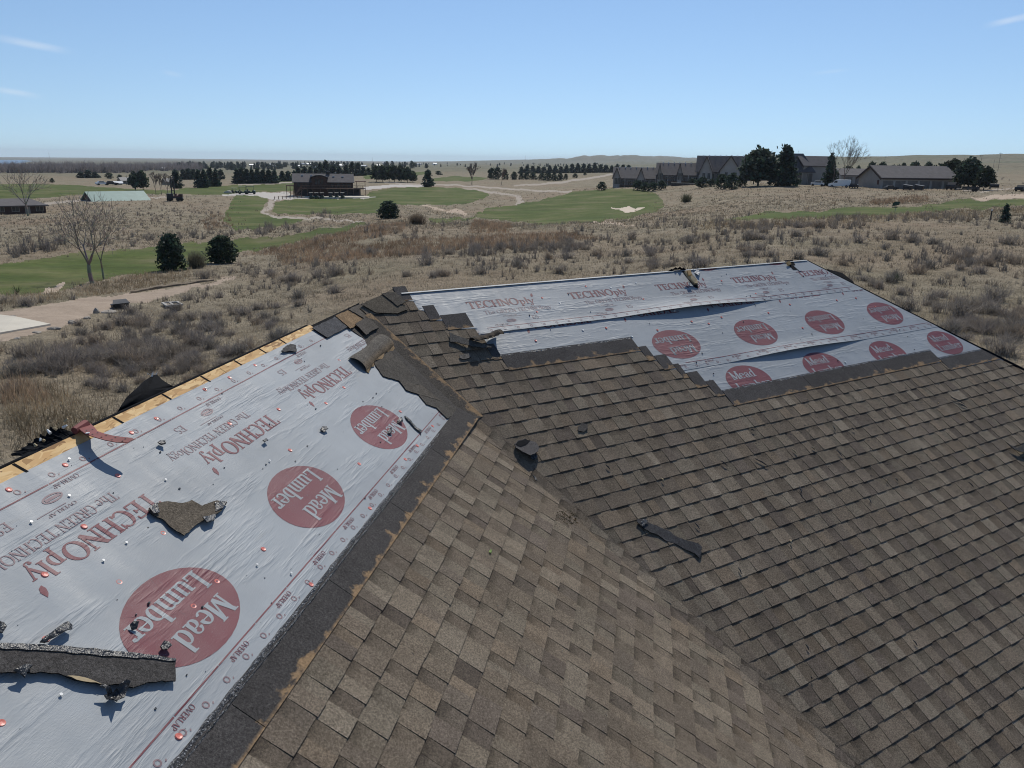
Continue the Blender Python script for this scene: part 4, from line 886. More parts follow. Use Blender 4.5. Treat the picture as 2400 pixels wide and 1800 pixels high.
# long garage with six doors
q = at(2064, 441.5, 246); m = mpp(q); o = empty('garage_block', q, facing(q, .56), 'long taupe garage block with six roll doors on the hilltop', 'garage')
GLn = 162*m/math.cos(.56); GW = 11.5; zE = (441.5-416.5)*m; zR = zE+3.0
part('wall', M['taupe'], o, lambda b: gable_wall(b, 0, GLn, 0, GW, -2, zE, zR-.1, 'x')); part('roof', M['greyroof'], o, lambda b: slab_roof(b, 0, GLn, 0, GW, zE, zR, 'x', .5, .2))
part('bargeboard', M['browntrim'], o, lambda b: ([b.extrude([(-.52, GW/2-s*(GW/2+.5), zE-.75), (-.52, GW/2-s*(GW/2+.5), zE-.2), (-.52, GW/2, zR+.1), (-.52, GW/2, zR-.4)], (-.08, 0, 0)) for s in (-1, 1)], b.box(-.5, GLn+.5, -.58, -.52, zE-.5, zE-.18)))
for i in range(6):
    xa = .5+i*(GLn-.6)/6; xb = xa+(GLn-.6)/6-.75
    d_ = part('roll_door', M['taupedark'], o, lambda b: [b.box(xa, xb, -.06+.012*(j % 2), .02, j*(zE-.9)/6, (j+1)*(zE-.9)/6-.02) for j in range(6)]); part('door_pillar', M['cream'], o, lambda b: b.box(xb+.03, xb+.69, -.1, .02, -.5, zE-.55))
part('fascia', M['cream'], o, lambda b: b.box(0, GLn, -.03, .01, zE-.86, zE-.56)); part('meter_box', M['rust'], o, lambda b: b.box(-.2, 0, 1.2, 1.8, 1.0, 2.2))
q = at(1984, 433, 285); m = mpp(q); o = empty('rear_garage', q, facing(q, .35), 'second taupe garage showing behind the long one', 'garage')
part('wall', M['taupe'], o, lambda b: gable_wall(b, -2, 12, 0, 9, -2, (433-411)*m, (433-397.5)*m-.1, 'x')); part('roof', M['greyroof'], o, lambda b: slab_roof(b, -2, 12, 0, 9, (433-411)*m, (433-397.5)*m, 'x', .5, .2))
for i in range(2): part('roll_door', M['taupedark'], o, lambda b: b.box(-1+i*3.6, 1.6+i*3.6, -.06, .02, -1, (433-415)*m))
# things in front of the garages
def skip(x, y, wpx, hpx, label, d=238, mat='black', name='dumpster', cat='dumpster'):
    q = gd(x, y, d); m = mpp(q); w, h = wpx*m, hpx*m; o = empty(name, q, facing(q, -.3), label, cat)
    part('bin', M[mat], o, lambda b: b.extrude([(-w/2, 0, .15), (w/2*.9, 0, .15), (w/2, 0, h*.8), (-w/2*1.05, 0, h)], (0, 1.5, 0))); part('lid', M[mat], o, lambda b: b.extrude([(-w/2*1.1, -.05, h+.02), (w/2*1.04, -.05, h*.8+.02), (w/2*1.04, 1.6, h*.8+.1), (-w/2*1.1, 1.6, h+.1)], (0, 0, .07)))
    for xx in (-w/2*.8, w/2*.7): part('wheel', M['tyre'], o, lambda b: b.tube((xx, .1, .1), (xx, .25, .1), .12, .12, 8, cap=True))
    return o
skip(2125, 445, 18, 12, 'dark dumpster in front of the third garage door'); skip(2152, 445, 18, 12, 'dark dumpster in front of the fourth garage door')
q = gd(2088, 443, 238); car(q, facing(q, .4), .8, 'black', 'low dark car nosing out beside the first garage door')
q = gd(2234, 444, 246); o = car(q, facing(q, 1.3), 1.35, 'black', 'black pickup parked at the garage end under the wide pine', 'pickup', 'parked_pickup')
q = gd(2274, 450, 232); m = mpp(q); o = empty('flatbed_trailer', q, facing(q), 'black flatbed trailer parked below the tallest garage pine', 'trailer'); w = 18*m
part('trailer_bed', M['black'], o, lambda b: (b.box(-w, w, 0, 2, .6, .75), b.box(-w, w, -.02, .05, .76, 1.25), b.box(-w, -w+.15, .05, 2, .76, 1.25)))
for xx in (.3*w, .62*w): part('wheel', M['tyre'], o, lambda b: b.tube((xx, -.3, .4), (xx, -.05, .4), .4, .4, 12, cap=True))
part('hitch', M['steel'], o, lambda b: b.tube((-w, 1, .6), (-w-1.3, 1, .5), .06, .06, 5))
q = gd(2329, 448, 240); m = mpp(q); o = empty('stock_tank', q, facing(q), 'dark round fuel tank raised on thin legs past the trailer', 'tank')
part('tank_barrel', M['black'], o, lambda b: b.tube((-1.0, 0, 1.3), (1.0, 0, 1.3), .5, .5, 14, cap=True))
for xx in (-.8, .8):
    for yy in (-.35, .35): part('leg', M['steel'], o, lambda b: b.tube((xx, yy, .95), (xx*1.1, yy*1.3, 0), .05, .05, 5))
q = gd(2396, 448, 240); o = car(q, facing(q, 1.2), 1.1, 'black', 'dark vehicle at the edge of the dirt lot')
# white van and trailer behind it
q = gd(1967, 437, 242); m = mpp(q); o = empty('cargo_van', q, facing(q, math.pi-.06), 'white cargo van parked behind the bare tree trunks', 'van'); s = 48*m/5.8; o.scale = (s, s, s*.95)
part('van_body', M['white'], o, lambda b: (b.extrude([(-2.9, -1, .4), (2.9, -1, .4), (2.95, -1, 1.0), (2.3, -1, 1.22), (1.75, -1, 1.3), (1.25, -1, 2.1), (.9, -1, 2.25), (-2.7, -1, 2.3), (-2.9, -1, 2.0)], (0, 2, 0)),))
for y0_, y1_ in ((-1.02, -1.0), (1.0, 1.02)): part('side_window', M['glass'], o, lambda b: b.extrude([(.55, y0_, 1.35), (1.55, y0_, 1.35), (1.2, y0_, 1.95), (.55, y0_, 1.95)], (0, y1_-y0_, 0)))
part('windscreen', M['glass'], o, lambda b: b.extrude([(1.73, -.85, 1.4), (1.73, .85, 1.4), (1.34, .85, 2.02), (1.34, -.85, 2.02)], (.06, 0, .04)))
for x in (-1.9, 1.9):
    for y in (-1.03, .8): w_ = part('wheel', M['tyre'], o, lambda b: b.tube((x, y, .36), (x, y+.23, .36), .36, .36, 14, cap=True)); part('rim', M['steel'], w_, lambda b: b.tube((x, y-.01, .36), (x, y+.24, .36), .2, .2, 10, cap=True))
part('bumper', M['black'], o, lambda b: (b.box(2.9, 3.02, -1, 1, .35, .6), b.box(-3.0, -2.9, -1, 1, .35, .55)))
q = gd(2001, 437, 240); car(q, facing(q, 1.3), .9, 'black', 'dark car parked behind the tail of the white van')
q = gd(1915, 438, 244); m = mpp(q); o = empty('pale_pickup', q, facing(q, math.pi), 'pale vehicle parked low in front of the tall taupe house', 'car')
part('car_body', M['palemetal'], o, lambda b: (b.box(-1.8, 1.8, -.8, .8, .4, .95), b.box(-1.2, .8, -.7, .7, .95, 1.5))); part('side_window', M['glass'], o, lambda b: b.box(-1.0, .6, -.72, .72, 1.05, 1.4))
for x in (-1.2, 1.2):
    for y in (-.85, .65): part('wheel', M['tyre'], o, lambda b: b.tube((x, y, .33), (x, y+.2, .33), .33, .33, 10, cap=True))
for px in (2003.5, 2009.5): q = gd(px, 440, 243); b = MB(); b.tube(q, q+np.array([0, 0, 1.1]), .13, .13, 8, cap=True); tag(b.build('bollard', M['white']), 'white bollard guarding the garage corner', 'bollard', 'bollards at the garage corner')
# sign post on the strip of turf, stake, poles
q = gp(2097, 500); m = mpp(q); o = empty('tee_sign', q, facing(q), 'dark green tee sign on a thin post over the turf strip', 'sign')
part('post', M['steel'], o, lambda b: b.tube((0, 0, -.2), (0, 0, 14*m), .035, .035, 6)); part('sign_panel', M['greenpaint'], o, lambda b: b.extrude([(-8*m, -.04, 16*m), (6*m, -.04, 19*m), (8.5*m, -.04, 27*m), (-2*m, -.04, 26.5*m), (-6.5*m, -.04, 24*m)], (0, .06, 0))); part('lower_panel', M['greenpaint'], o, lambda b: b.box(-8*m, 4*m, -.05, .02, 13*m, 15.2*m))
q = gp(2321, 516); m = mpp(q); o = empty('marker_stake', q, 0, 'dark marker stake with a white tip in the sagebrush', 'stake'); part('stake', M['black'], o, lambda b: b.box(-.05, .05, -.05, .05, -.2, 22*m)); part('tip', M['white'], o, lambda b: b.box(-.055, .055, -.055, .055, 22*m, 24.5*m))
def pole(x, yb, yt, d, label, arm=True, w=.16):
    q = at(x, yb, d); q[2] = min(q[2], float(ground_z(q[0], q[1]))); top = at(x, yt, d)[2]; h = top-q[2]; o = empty('utility_pole', q, facing(q), label, 'utility pole'); part('pole', M['pole'], o, lambda b: b.tube((0, 0, -1), (0, 0, h), w, w*.7, 6))
    if arm: part('crossarm', M['pole'], o, lambda b: b.box(-1.3, 1.3, -.08, .08, h-1.0, h-.8))
pole(2073, 382, 366, 900, 'utility pole rising behind the garage pines'); pole(2299, 382, 362.5, 900, 'utility pole on the bare brown hill past the grove'); pole(2341, 386, 357, 800, 'tallest utility pole on the bare brown hill'); pole(2329, 386, 374, 900, 'short post on the brown hillside beside the tallest pole', False); pole(1866, 400, 353, 500, 'thin mast standing behind the tall taupe house', False, .1); pole(1983+107, 388, 386, 900, 'low feeder rail on the hillside', False) if False else None
pole(117, 378, 357, 8000, 'radio mast on the skyline over the lake', False, 1.2); pole(873, 382, 369, 6000, 'faint radio mast on the plain skyline', False, .9); pole(1232, 380, 364, 6500, 'faint radio mast on the far hills', False, .9)
# roadside things
for i, (x, y, w, h, lab) in enumerate(((225, 728, 16, 15, 'upright pale boulder at the roadside'), (205, 744, 16, 8, 'flat pale boulder next to the upright one'), (170, 754, 18, 13, 'dark angular boulder along the dirt road'), (127, 768, 24, 10, 'flat dark slab of rock at the concrete corner'), (257, 729, 36, 10, 'long flat rock under the dark box'), (88, 778, 22, 6, 'low rock at the lower edge of the concrete slab'), (40, 792, 20, 5, 'half buried rock below the concrete slab'), (30, 740, 14, 4, 'small dark rock on the road above the slab'))):
    q = gp(x, y+h*.4); m = mpp(q); rock(q, (w*m*.5, w*m*.4, h*m*.5), 20+i, lab, name='rock')
q = gp(286, 724); m = mpp(q); o = empty('dark_crate', q, facing(q, .25), 'dark boxy crate with a sloped lid at the roadside', 'crate'); w, h = 38*m, 15*m
part('crate_body', M['black'], o, lambda b: b.extrude([(-w/2*.9, 0, 0), (w/2*.8, 0, 0), (w/2*.85, 0, h*.75), (-w/2, 0, h*.7)], (0, w*.55, 0))); part('lid', M['black'], o, lambda b: b.extrude([(-w/2*1.05, -.05, h*.72), (w/2*.95, -.05, h*.78), (w/2*.9, w*.6, h*1.15), (-w/2*.6, w*.6, h*1.15)], (0, 0, .06)))
q = gp(410, 722); m = mpp(q); o = empty('white_board', q, facing(q, .2), 'white framed board lying flat in the grass', 'board'); w = 38*m; 
part('frame', M['cream'], o, lambda b: (b.box(-w/2, w/2, 0, .15, .12, .22), b.box(-w/2, w/2, 1.3, 1.45, .12, .22), b.box(-w/2, -w/2+.15, .15, 1.3, .12, .22), b.box(w/2-.15, w/2, .15, 1.3, .12, .22), b.box(-.1, .05, .15, 1.3, .12, .2))); part('panel', M['tan'], o, lambda b: b.box(-w/2+.15, -.1, .15, 1.3, .12, .16))
# low eroded bank along the road: undercut shade painted into its soil

# ================================================================== the house: two stripped and shingled roof slopes meeting in a valley
K = math.sqrt(1+SL*SL); Zv = np.array([0, 0, 1.0])
D1 = np.array([math.sin(A1), math.cos(A1), 0]); D2 = np.array([math.sin(A2), math.cos(A2), 0])
H1 = np.array([math.cos(A1), -math.sin(A1), 0]); H2 = np.array([math.cos(A2), -math.sin(A2), 0])
N1 = H1*SL+Zv; N2 = H2*SL+Zv; NL = N1/np.linalg.norm(N1); NM = N2/np.linalg.norm(N2)
CM = -5.3784; Q0 = hit(888, 763, N2, CM); QA = Q0-D2*.1; CL = float(N1@QA)
def LP(v, w, h=0.0): p = D1*v+H1*(w/K); return p+Zv*(CL-SL*w/K)+NL*h
def MP(u, w, h=0.0): p = D2*u+H2*(w/K); return p+Zv*(CM-SL*w/K)+NM*h
def Lxy(x, y): P = hit(x, y, N1, CL); return float(P@D1), float(P@H1)*K
def Mxy(x, y): P = hit(x, y, N2, CM); return float(P@D2), float(P@H2)*K
def Lh(x, y, h): return hit(x, y, N1, CL+h*np.linalg.norm(N1))          # point h above the slope on the line of sight
def Mh(x, y, h): return hit(x, y, N2, CM+h*np.linalg.norm(N2))
G3 = H1+H2; G3 = G3/np.linalg.norm(G3); G3 = G3-Zv*SL*float(G3@H1); G3 /= np.linalg.norm(G3)
EL = np.cross(G3, NL); EL *= np.sign(EL@D1); EM = np.cross(G3, NM); EM *= np.sign(EM@D2)
def eL(v, w): return float((LP(v, w)-QA)@EL)
def eM(u, w): return float((MP(u, w)-QA)@EM)
ECUT = float((Q0-QA)@EM)
def fold(v, w, h):
    P = LP(v, w); e = float((P-QA)@EL)
    if e <= 0: return P+NL*h
    return QA+G3*float((P-QA)@G3)+EM*e+NM*(h*(1-.94*min(1, e/max(.02, ECUT))))
def aff(fn):                                   # affine coefficients a*x+b*y+c of fn
    c = fn(0, 0); return fn(1, 0)-c, fn(0, 1)-c, c
ELA, EMA = aff(eL), aff(eM)
def clip(poly, a, b, c):                       # keep a*x+b*y+c <= 0
    out = []; n = len(poly)
    for i in range(n):
        p, q = poly[i], poly[(i+1) % n]; fp = a*p[0]+b*p[1]+c; fq = a*q[0]+b*q[1]+c
        if fp <= 0: out.append(p)
        if (fp < 0 < fq) or (fq < 0 < fp): t = fp/(fp-fq); out.append((p[0]+t*(q[0]-p[0]), p[1]+t*(q[1]-p[1])))
    return out
def area(poly): return .5*abs(sum(poly[i][0]*poly[(i+1) % len(poly)][1]-poly[(i+1) % len(poly)][0]*poly[i][1] for i in range(len(poly))))
WRL, WRM = -3.05, -7.80                          # the two ridges
HIPA = (1.0, -.81, -(8.67+.81*7.79)); hipu = lambda w: 8.67+.81*(w+7.79)

# ---- materials of the roof
def shingle_mat(name, tanscuff=0, gloss=.95):
    t = NT(name); v = t.coord('World'); g = t.noise(v, 260, 2, .8); g2 = t.noise(v, 95, 2, .7); st = t.noise(v, 2.2, 4, .6); st2 = t.noise(v, 14, 3, .6)
    c = t.mul(t.attr(), t.val(g, [(.28, .42), (.5, .98), (.72, 1.7)])); c = t.mul(c, t.val(g2, [(.3, .58), (.7, 1.40)])); c = t.mul(c, t.val(st, [(.3, .86), (.7, 1.12)])); c = t.mul(c, t.val(st2, [(.25, .85), (.75, 1.1)]))
    c = t.mix(t.val(t.noise(v, 330, 1), [(.70, 0), (.76, .5)]), c, (.36, .31, .25))
    if tanscuff:
        uv = t.n('ShaderNodeUVMap'); uv.uv_map = 'UVMap'; sp = t.n('ShaderNodeSeparateXYZ'); t.l(uv.outputs[0], sp.inputs[0])
        mp = t.n('ShaderNodeMapping'); t.l(uv.outputs[0], mp.inputs[0]); mp.inputs['Scale'].default_value = (7, 1.6, 1)
        n1_ = t.noise(mp.outputs[0], 1.0, 4, .65)
        lo = t.math('SUBTRACT', t.math('MULTIPLY', sp.outputs[1], 1.0), 0.0)      # uv.y: 0 at the lower edge, 1 at the top
        f1 = t.math('SUBTRACT', n1_, t.math('MULTIPLY', lo, .55)); f = t.val(f1, [(.53-.06*tanscuff, 0), (.62-.06*tanscuff, .8)])
        edge = t.val(lo, [(.02, .85), (.085, 0)]); f = t.math('MAXIMUM', f, t.math('MULTIPLY', edge, t.val(t.noise(v, 30, 3), [(.35, .2), (.6, 1)])))
        c = t.mix(f, c, t.mul((.30, .20, .11), t.val(g2, [(.3, .7), (.7, 1.2)])))
    t.bump(t.math('ADD', g, t.math('MULTIPLY', g2, .8)), .55, .004)
    return t.out(c, gloss, .12)
M['shingle'] = shingle_mat('asphalt_shingle'); M['headlap'] = shingle_mat('fresh_dark_headlap', 1.5); M['valleylap'] = shingle_mat('scuffed_valley_lap', 2)
M['tar'] = (lambda t: (t.bump(t.noise(t.coord('World', (1, 1, 1)), 60, 4, .7), 1.0, .02), t.out(t.mix(t.val(t.noise(t.coord('World'), 120, 3, .8), [(.55, 0), (.62, .9)]), (.012, .013, .016), (.48, .49, .50)), .28, .6))[1])(NT('black_sealant'))  # pale specks in the colour paint glints on the black sealant
M['tarscrap'] = (lambda t: (t.bump(t.noise(t.coord('World'), 45, 3, .6), .8, .015), t.out(t.mix(t.val(t.noise(t.coord('World'), 90, 3, .7), [(.62, 0), (.70, .5)]), (.016, .017, .019), (.26, .26, .27)), .38, .5))[1])(NT('black_sealant_scrap'))  # fewer, duller painted glint specks for the loose scraps
M['felt'] = plain('black_felt', (.010, .011, .013), .9, .3, 25, spec=.06, coord='World', bump=.3)
def sheet_mat(name, base, worn=False):
    t = NT(name); uv = t.n('ShaderNodeUVMap'); uv.uv_map = 'UVMap'
    def mp(s, rot=0):
        m = t.n('ShaderNodeMapping'); t.l(uv.outputs[0], m.inputs[0]); m.inputs['Scale'].default_value = (*s, 1); m.inputs['Rotation'].default_value = (0, 0, rot); return m.outputs[0]
    weave = t.noise(mp((50, 230)), 1.0, 2, .6); cross = t.noise(mp((230, 90)), 1.0, 1, .5); wr = t.noise(mp((1.5, 15), .14), 1.0, 4, .6); wr2 = t.noise(mp((1.3, 6), -.25), 1.0, 4, .6); dirt = t.noise(mp((1.2, 1.8)), 1.0, 5, .65); dirt2 = t.noise(mp((9, 3)), 1.0, 4, .6)
    rdg = t.math('POWER', t.math('SUBTRACT', 1.0, t.math('MULTIPLY', t.math('ABSOLUTE', t.math('SUBTRACT', wr, .5)), 5.0)), 3.0)
    zone = t.val(wr2, [(.48, 0), (.66, 1)])
    hgt = t.math('ADD', t.math('ADD', t.math('MULTIPLY', weave, .10), t.math('MULTIPLY', cross, .05)), t.math('ADD', t.math('MULTIPLY', t.math('MULTIPLY', t.math('MAXIMUM', rdg, 0.0), zone), .42), t.math('MULTIPLY', wr2, .28)))
    t.bump(hgt, .45, .020)
    c = t.mul(base, t.val(dirt, [(.3, .84), (.62, 1.04)])); c = t.mul(c, t.val(dirt2, [(.3, .93), (.7, 1.03)]))
    if worn: c = t.mix(t.val(t.noise(mp((150, 260)), 1.0, 2, .7), [(.60, 0), (.70, .55)]), c, (.26, .27, .29))
    else: c = t.mix(t.val(t.noise(mp((2, 14)), 1.0, 4, .7), [(.62, 0), (.72, .22)]), c, (.22, .20, .165))
    return t.out(c, t.val(dirt2, [(.3, .50), (.7, .68)]), .35)
M['sheet'] = sheet_mat('silver_underlayment', (.272, .294, .309)); M['print'] = sheet_mat('red_print', (.155, .040, .050), True); M['greyprint'] = sheet_mat('faded_print', (.205, .135, .145), True); M['knock'] = sheet_mat('silver_lettering', (.276, .298, .312))
def osb():
    t = NT('osb_sheathing'); uv = t.n('ShaderNodeUVMap'); uv.uv_map = 'UVMap'; cols = []
    nz = t.n('ShaderNodeTexNoise'); t.l(uv.outputs[0], nz.inputs[0]); nz.inputs['Scale'].default_value = 9
    mxv = t.n('ShaderNodeMix', data_type='VECTOR'); mxv.inputs[0].default_value = .06; t.l(uv.outputs[0], mxv.inputs[4]); t.l(nz.outputs[1], mxv.inputs[5])
    for rot, sc in ((.4, (13, 52)), (1.35, (16, 60)), (-.5, (11, 44))):
        m = t.n('ShaderNodeMapping'); t.l(mxv.outputs[1], m.inputs[0]); m.inputs['Scale'].default_value = (*sc, 1); m.inputs['Rotation'].default_value = (0, 0, rot)
        v = t.n('ShaderNodeTexVoronoi'); t.l(m.outputs[0], v.inputs[0]); v.inputs['Scale'].default_value = 1; s = t.n('ShaderNodeSeparateXYZ'); t.l(v.outputs['Color'], s.inputs[0]); cols.append(s.outputs[0])
    a = t.mix(t.val(cols[1], [(.5, 0), (.52, 1)]), cols[0], cols[2])
    c = t.ramp(a, [(0, (.20, .105, .04)), (.2, (.42, .25, .10)), (.55, (.55, .36, .16)), (.8, (.62, .44, .22)), (1, (.46, .26, .10))])
    t.bump(a, .4, .004); return t.out(c, .75, .25)
M['osb'] = osb()
M['cap'] = plain('red_plastic_cap', (.62, .17, .13), .4, .15, 40, spec=.45, coord='World'); M['nail'] = plain('galvanised_nail', (.62, .62, .60), .35, .1, 20, spec=.5, coord='World')
M['wood'] = plain('splintered_wood', (.42, .33, .20), .85, .35, 18, coord='World'); M['redflap'] = plain('red_brown_backing', (.20, .055, .05), .7, .3, 14, coord='World')
M['siding'] = plain('house_siding', (.32, .29, .25), .8, .1, 1)

house = empty('house', (0, 0, -9.2), 0, 'house whose storm stripped roof shows silver underlayment and brown shingles', 'house')
HL = np.array(house.location)
def hpart(b, name, mats, smooth=False, parent=None):
    par = parent or house; o = b.build(name, mats, None, True, smooth); o.parent = par
    base = HL if par is house else HL+np.array(par.location); o.location = np.array(o.location)-base; return o

# ---- body of the house: decking, back slopes, walls
def solid(poly, fn, h0, h1, mb=None, col=(1, 1, 1)):
    mb = mb or MB(); n = len(poly); mb.add([fn(x, w, h0) for x, w in poly]+[fn(x, w, h1) for x, w in poly], [tuple(range(n-1, -1, -1)), tuple(range(n, 2*n))]+[(i, (i+1) % n, n+(i+1) % n, n+i) for i in range(n)], col); return mb
vv = lambda w: -(ELA[1]*w+ELA[2])/ELA[0]; uv_ = lambda w: -(EMA[1]*w+EMA[2])/EMA[0]
hpart(solid([(-2.5, WRL+.005), (vv(WRL), WRL+.005), (vv(2.6), 2.6), (-2.5, 2.6)], LP, -.06, -.004), 'roof_deck', M['felt'])
MLT = Mxy(832, 728)
hpart(solid([(2.756, WRM+.005), (hipu(WRM), WRM+.005), (hipu(-1.0), -1.0), (uv_(-1.0), -1.0), MLT], MP, -.06, -.004), 'roof_deck', M['felt'])
b = MB(); rl0, rl1 = LP(-2.5, WRL, -.01), LP(vv(WRL)+.3, WRL, -.01); out_ = -H1*4.2-Zv*4.2*SL
b.extrude([rl0, rl0+out_, rl1+out_, rl1], Zv*-.05, (.10, .085, .07)); hpart(b, 'back_slope', M['shingle'])
b = MB(); rm0, rm1 = MP(2.756, WRM, -.01), MP(hipu(WRM), WRM, -.01); ob = -H2*3.6-Zv*3.6*SL
b.extrude([rm0, rm0+ob-D2*1.0, rm1+ob+D2*3.4, rm1], Zv*-.05, (.10, .085, .07)); he = MP(hipu(-1.0), -1.0, -.012); b.extrude([rm1, rm1+ob+D2*3.4, he+D2*.02], Zv*-.05, (.10, .085, .07)); hpart(b, 'back_slope', M['shingle'])
wl = MB(); cw = [LP(-2.4, -1.2)-H1*3.6, LP(6.0, -1.2)-H1*3.6, MP(8.6, WRM)-H2*2.6, MP(11.5, -4.2), MP(6.5, -1.2), LP(3.4, 1.6), LP(-2.4, 1.6)]
wl.prism([(p[0], p[1]) for p in cw], -9.6, -5.4, (1, 1, 1)); hpart(wl, 'wall', M['siding'])

# ---- silver underlayment sheets, draped, with lifted edges
def lift(u, a, b_): return np.where((u > a) & (u < b_), np.sin(np.clip((u-a)/(b_-a), 0, 1)*math.pi)**1.3, 0)
def hS1(u, w): return .010 + .052*float(lift(np.float64(u), 4.95, 7.45))*max(0, 1-(-7.165-w)/.26)**2*1.0 + .012*max(0, 1-(-7.165-w)/.10)*float(lift(np.float64(u), 3.2, 5.6))
def hS2(u, w): return .007 + .042*float(lift(np.float64(u), 6.0, 8.35))*max(0, 1-(-6.365-w)/.24)**2
def hS3(u, w): return .004
def hSL(v, w): return .005+.004*float(fbm(np.float64(v*2.2), np.float64(w*5), 3, 2))+.012*max(0, 1-abs(w+2.6)/.5)*max(0, float(fbm(np.float64(v*1.1+w*2.5), np.float64(w*3.5-v*.5), 8, 2)))
def umin(w):
    j = math.ceil((w+7.4218)/.143-1e-6); return LIM.get(max(j, -2), 99)
def bare(u, w):                                 # is the silver sheet of the second slope uncovered here?
    if u < umin(w): return False
    if u < 3.56: return True
    J = min([j for j, l in LIM.items() if l >= u] or [13]); return w < -7.4218+.143*J-.335
LIM = {-2: 2.90, -1: 3.03, 0: 3.08, 1: 3.20, 2: 3.47, 3: 3.50, 4: 3.53, 5: 3.55, 6: 5.08, 7: 5.18, 8: 5.33, 9: 5.40, 10: 5.55, 11: 5.66, 12: 9.22}
def sheet(name, fn, hf, x0, x1, w0, w1, dx, dw, hip=False, th=.0015):
    nx = int((x1-x0)/dx)+1; nw = int((w1-w0)/dw)+1; b = MB(); vs = []; uvs = []
    for j in range(nw+1):
        w = w0+(w1-w0)*j/nw; xe = min(x1, hipu(w)) if hip else x1; xs_ = max(x0, min(umin(w), 9.3)-.05) if hip else x0
        for i in range(nx+1): x = xs_+(xe-xs_)*i/nx; vs.append(fn(x, w, hf(x, w) if not hip or i > 1 else .001)); uvs.append((x, w))
    fs = [(j*(nx+1)+i, (j+1)*(nx+1)+i, (j+1)*(nx+1)+i+1, j*(nx+1)+i+1) for j in range(nw) for i in range(nx)]
    b.add(vs, fs, None, uvs); o = hpart(b, name, M['sheet'], True); return o
shL = sheet('underlayment_sheet', LP, hSL, -.6, 6.45, -2.992, -1.735, .05, .03)
sh1 = sheet('underlayment_sheet', MP, hS1, 2.80, 12, WRM+.002, -7.165, .06, .03, True)
sh2 = sheet('underlayment_sheet', MP, hS2, 2.95, 12, -7.585, -6.365, .06, .03, True)
sh3 = sheet('underlayment_sheet', MP, hS3, 4.9, 12, -6.45, -5.66, .12, .06, True)
# folded-over strip along the second ridge, thin drip line along the hip
b = MB()
for i in range(40):
    u0_ = 2.95+i*.143; b.add([MP(u0_, WRM-.004, .011), MP(u0_+.143, WRM-.004, .011), MP(u0_+.143, WRM+.02, .02), MP(u0_, WRM+.02, .02)], [(0, 3, 2, 1)], None, [(u0_, 0), (u0_+.143, 0), (u0_+.143, .03), (u0_, .03)])
hpart(b, 'ridge_fold', M['sheet'])
b = MB(); b.tube(MP(hipu(-5.9)+.02, -5.9, .0), MP(hipu(-4.0)+.02, -4.0, .0), .022, .022, 6); hpart(b, 'hip_edge', M['felt'])
b = MB(); b.tube(MP(hipu(WRM)+.02, WRM, .0), MP(hipu(-5.9)+.02, -5.9, .0), .014, .014, 6); hpart(b, 'hip_edge', M['felt'])

# ---- OSB showing along the first ridge
b = MB()
for i in range(6):
    va = -.6+i*1.22; vb = va+1.215
    if vb > 6.0: vb = 5.62
    if va > vb: continue
    b = MB(); q = [(va, WRL-.002), (vb, WRL-.002), (vb, -2.95), (va, -2.95)]
    b.add([LP(x, w, .003) for x, w in q]+[LP(x, w, -.003) for x, w in q], [(0, 3, 2, 1), (0, 1, 5, 4), (4, 5, 6, 7)], None, q+q); hpart(b, 'sheathing_board', M['osb'])
for x, y in ((65, 1112), (275, 986), (389, 931), (481, 890), (556, 851), (614, 823), (660, 800)):
    v, w = Lxy(x, y); b = solid([(v-.008, WRL), (v+.006, WRL), (v+.014, -2.985), (v, -2.985)], LP, .0035, .0048); hpart(b, 'rafter_slot', M['felt'])
b = MB(); b.tube(LP(-.6, WRL-.018, -.022), LP(5.62, WRL-.018, -.022), .012, .012, 6); hpart(b, 'ridge_edge', M['felt'])

# ---- print on the sheets: serif lettering drawn with a pen of varying width
def S(x0, y0, x1, y1, w, w2=None):
    dx, dy = x1-x0, y1-y0; L = math.hypot(dx, dy); nx_, ny_ = -dy/L, dx/L; w2 = w2 or w
    return [[(x0+nx_*w/2, y0+ny_*w/2), (x0-nx_*w/2, y0-ny_*w/2), (x1-nx_*w2/2, y1-ny_*w2/2), (x1+nx_*w2/2, y1+ny_*w2/2)]]
def A(cx, cy, rx, ry, a0, a1, wx, wy, n=12):
    out = []
    for i in range(n):
        q = []
        for a, s in ((a0+(a1-a0)*i/n, 1), (a0+(a1-a0)*i/n, 0), (a0+(a1-a0)*(i+1)/n, 0), (a0+(a1-a0)*(i+1)/n, 1)):
            t = math.radians(a); q.append((cx+math.cos(t)*(rx-(0 if s else wx)), cy+math.sin(t)*(ry-(0 if s else wy))))
        out.append(q)
    return out
def Hb(x, y, l): return S(x-l/2, y, x+l/2, y, .055)
V_ = lambda x, y0=0, y1=1, w=.15: S(x, y0, x, y1, w)
X = .66
